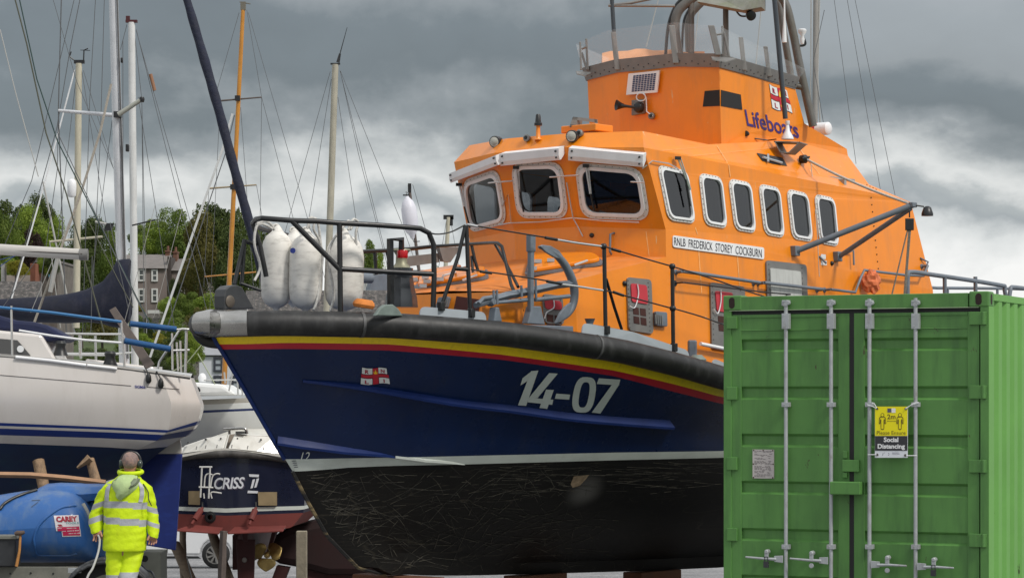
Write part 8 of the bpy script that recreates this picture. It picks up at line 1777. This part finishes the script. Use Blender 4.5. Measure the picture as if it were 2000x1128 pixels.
T = [  # px, top, base, width px, Y, kind, variant, label
 (20, 392, 560, 120, 262, 'dark', 0, 'dark tree at far left with its crown top beside the left picture edge'), (78, 384, 560, 90, 268, 'dark', 1, 'dark tree poking above the pale green one at far left'), (52, 404, 560, 130, 250, 'light', 2, 'broad light green tree at far left above the white boom'),
 (0, 408, 600, 70, 240, 'mid', 3, 'mid green tree cut by the left picture edge'), (110, 425, 590, 60, 252, 'light', 1, 'light green tree left of the cream vaned mast'), (62, 448, 570, 66, 236, 'purple', 0, 'dark copper leaved tree above the white boom'),
 (178, 424, 600, 105, 256, 'dark', 3, 'dark tree between the cream vaned mast and the silver mast'), (212, 440, 610, 70, 245, 'mid', 2, 'mid green tree just left of the silver mast'), (150, 470, 640, 90, 225, 'dark', 1, 'dark tree behind the beige rope left of the silver mast'),
 (300, 428, 520, 92, 262, 'light', 0, 'light green tree above the terraced house roof'), (275, 440, 500, 60, 275, 'mid', 1, 'mid green tree just right of the white mast'), (350, 410, 560, 110, 258, 'mid', 2, 'rounded mid green tree right of the house chimneys'), (425, 398, 600, 130, 231, 'dark', 3, 'tallest dark tree around the wooden mast'),
 (392, 418, 600, 90, 228, 'olive', 1, 'olive brown tree left of the wooden mast'), (480, 428, 600, 90, 236, 'mid', 0, 'mid green tree behind the dark furled sail'), (520, 445, 600, 90, 270, 'dark', 2, 'dark tree behind the leftmost fenders'), (455, 450, 640, 110, 225, 'dark', 1, 'dark tree right of the wooden mast'),
 (575, 470, 600, 90, 280, 'mid', 3, 'tree half hidden by the fenders'), (720, 468, 600, 56, 230, 'mid', 0, 'mid green tree right of the fenders above the quay wall'), (745, 490, 600, 44, 215, 'light', 2, 'small light tree left of the towing post'), (690, 480, 600, 50, 235, 'dark', 1, 'dark tree directly behind the widest fender'),
 (340, 545, 640, 40, 232, 'dark', 3, 'dark conifer like tree right of the lower house windows'), (375, 500, 640, 70, 236, 'olive', 0, 'olive tree in front of the right half of the terrace')]
for k, (px, yt, yb_, w, Y, kd, v, lb) in enumerate(T): tree('tree', lb, px, yt, yb_, w, Y, kd, v, rot=k * 1.3)
Bq = [(20, 505, 560, 50, 200, 'light', 1), (45, 512, 560, 36, 190, 'yel', 0), (-10, 500, 570, 60, 195, 'mid', 2), (120, 560, 650, 70, 190, 'dark', 2), (160, 575, 670, 90, 180, 'mid', 3), (200, 590, 690, 90, 170, 'olive', 1), (110, 600, 690, 80, 165, 'dark', 0), (262, 612, 680, 50, 185, 'mid', 1), (290, 620, 690, 60, 180, 'dark', 2), (330, 580, 650, 70, 200, 'light', 3), (370, 570, 640, 80, 196, 'mid', 0),
  (410, 575, 660, 90, 190, 'light', 1), (450, 590, 680, 80, 185, 'mid', 2), (490, 600, 690, 90, 180, 'dark', 3), (350, 620, 690, 80, 170, 'mid', 2), (310, 648, 700, 60, 160, 'yel', 0), (280, 652, 720, 60, 158, 'light', 1), (340, 660, 730, 70, 155, 'dark', 3), (375, 640, 720, 60, 160, 'light', 0), (385, 600, 700, 60, 178, 'olive', 2), (300, 680, 740, 80, 150, 'dark', 0), (240, 670, 740, 80, 152, 'mid', 1), (200, 680, 740, 90, 150, 'dark', 2), (350, 690, 750, 80, 148, 'mid', 3), (265, 596, 615, 40, 206, 'yel', 2), (405, 640, 720, 50, 172, 'dark', 1)]
nmk = {'light': 'light green', 'yel': 'yellow green', 'mid': 'mid green', 'dark': 'dark green', 'olive': 'olive brown'}
where = ['behind the rubble wall at far left', 'beside the shed at far left', 'at the left edge behind the gate pillar', 'under the cream mast', 'seen through the rigging above the navy cover', 'left of the silver mast foot', 'low behind the navy sail cover', 'right of the white mast foot', 'below the retaining wall by the white mast', 'right of the terraced house wall', 'below the right half of the terrace', 'left of the wooden mast foot', 'behind the bow roller struts', 'behind the bow rail front', 'halfway down the slope left of the steel bow plate', 'with yellow flowers behind the blue rail pads', 'behind the upper blue rail pad', 'behind the cream yacht stern rail', 'just left of the steel bow plate', 'between the white stay and wooden mast', 'low behind the lower blue rail pad', 'low behind the dark plank', 'low behind the cream cockpit', 'low behind the pushpit', 'growing against the terraced house foot', 'above the white house roof']
for k, (px, yt, yb_, w, Y, kd, v) in enumerate(Bq): tree('bush', f'{nmk[kd]} bush {where[k]}', px, yt, yb_, w, Y, kd, v, 'bushes on the far slope', rot=k * .9)
for px, yt, w, kd, v, lb in ((102, 488, 44, 'dark', 1, 'dark bush overhanging the low stone building roof'), (84, 500, 30, 'light', 2, 'small light bush beside the brown shed roof'), (30, 508, 40, 'yel', 3, 'yellow green bush behind the pale terrace')): tree('bush', lb, px, yt, 548, w, 133, kd, v, 'bushes on the far slope')
# far wood filling the skyline behind
tree('tree', 'pale distant tree low on the skyline beside the bow rail right end', 850, 520, 570, 40, 300, 'mid', 1)
# ------------------------------------------------------------------ separate loose pieces into their own parts
def islands(me):
    n = len(me.vertices); par = list(range(n))
    def fnd(a):
        while par[a] != a: par[a] = par[par[a]]; a = par[a]
        return a
    for p in me.polygons:
        v0 = fnd(p.vertices[0])
        for v in p.vertices[1:]: par[fnd(v)] = v0
    out_ = {}
    for p in me.polygons: out_.setdefault(fnd(p.vertices[0]), []).append(p.index)
    isl = list(out_.values())
    bb = []
    for s in isl:
        vs_ = {v for i in s for v in me.polygons[i].vertices}; C_ = np.array([me.vertices[v].co for v in vs_]); bb.append((C_.min(0) - .012, C_.max(0) + .012))
    grp = list(range(len(isl)))
    def f2(a):
        while grp[a] != a: a = grp[a]
        return a
    for i in range(len(isl)):
        for j in range(i):
            if np.all(bb[i][0] <= bb[j][1]) and np.all(bb[j][0] <= bb[i][1]): grp[f2(i)] = f2(j)
    res = {}
    for i, s in enumerate(isl): res.setdefault(f2(i), []).extend(s)
    return list(res.values())
SPLIT = ('stern_rail', 'hinge_plate', 'belt_clamp', 'wiper_blade', 'hand_grip', 'hull_fitting', 'small_plate', 'washer_pipe', 'visor_bolts', 'post_brace', 'step_bracket', 'cable', 'gantry', 'antenna_arm', 'gps_aerial', 'stanchion_collar', 'eyelets', 'post_brace', 'winch', 'chock', 'wind_vane', 'pole_fitting', 'mast_fitting', 'spreader_root', 'eyes', 'keel_foot', 'lanyard', 'mast_head', 'vent_opening', 'foot_clamp', 'shackle', 'boarding_ladder', 'axle', 'hoop_rail', 'pushpit_rail', 'drawstring', 'conduit')
for o in [o for o in S.objects if o.type == 'MESH' and o.name.split('.')[0] in SPLIT and o.parent]:
    me = o.data; isl = islands(me)
    if len(isl) < 2 or len(isl) > 40 or o.children: continue
    for s in isl:
        used = sorted({v for i in s for v in me.polygons[i].vertices}); mp2 = {v: i for i, v in enumerate(used)}
        nm_ = bpy.data.meshes.new(me.name); nm_.from_pydata([me.vertices[v].co[:] for v in used], [], [[mp2[v] for v in me.polygons[i].vertices] for i in s]); 
        for m_ in me.materials: nm_.materials.append(m_)
        nm_.polygons.foreach_set('use_smooth', [me.polygons[i].use_smooth for i in s]); nm_.set_sharp_from_angle(angle=R(50))
        c = o.copy(); c.data = nm_; S.collection.objects.link(c)
    bpy.data.objects.remove(o)
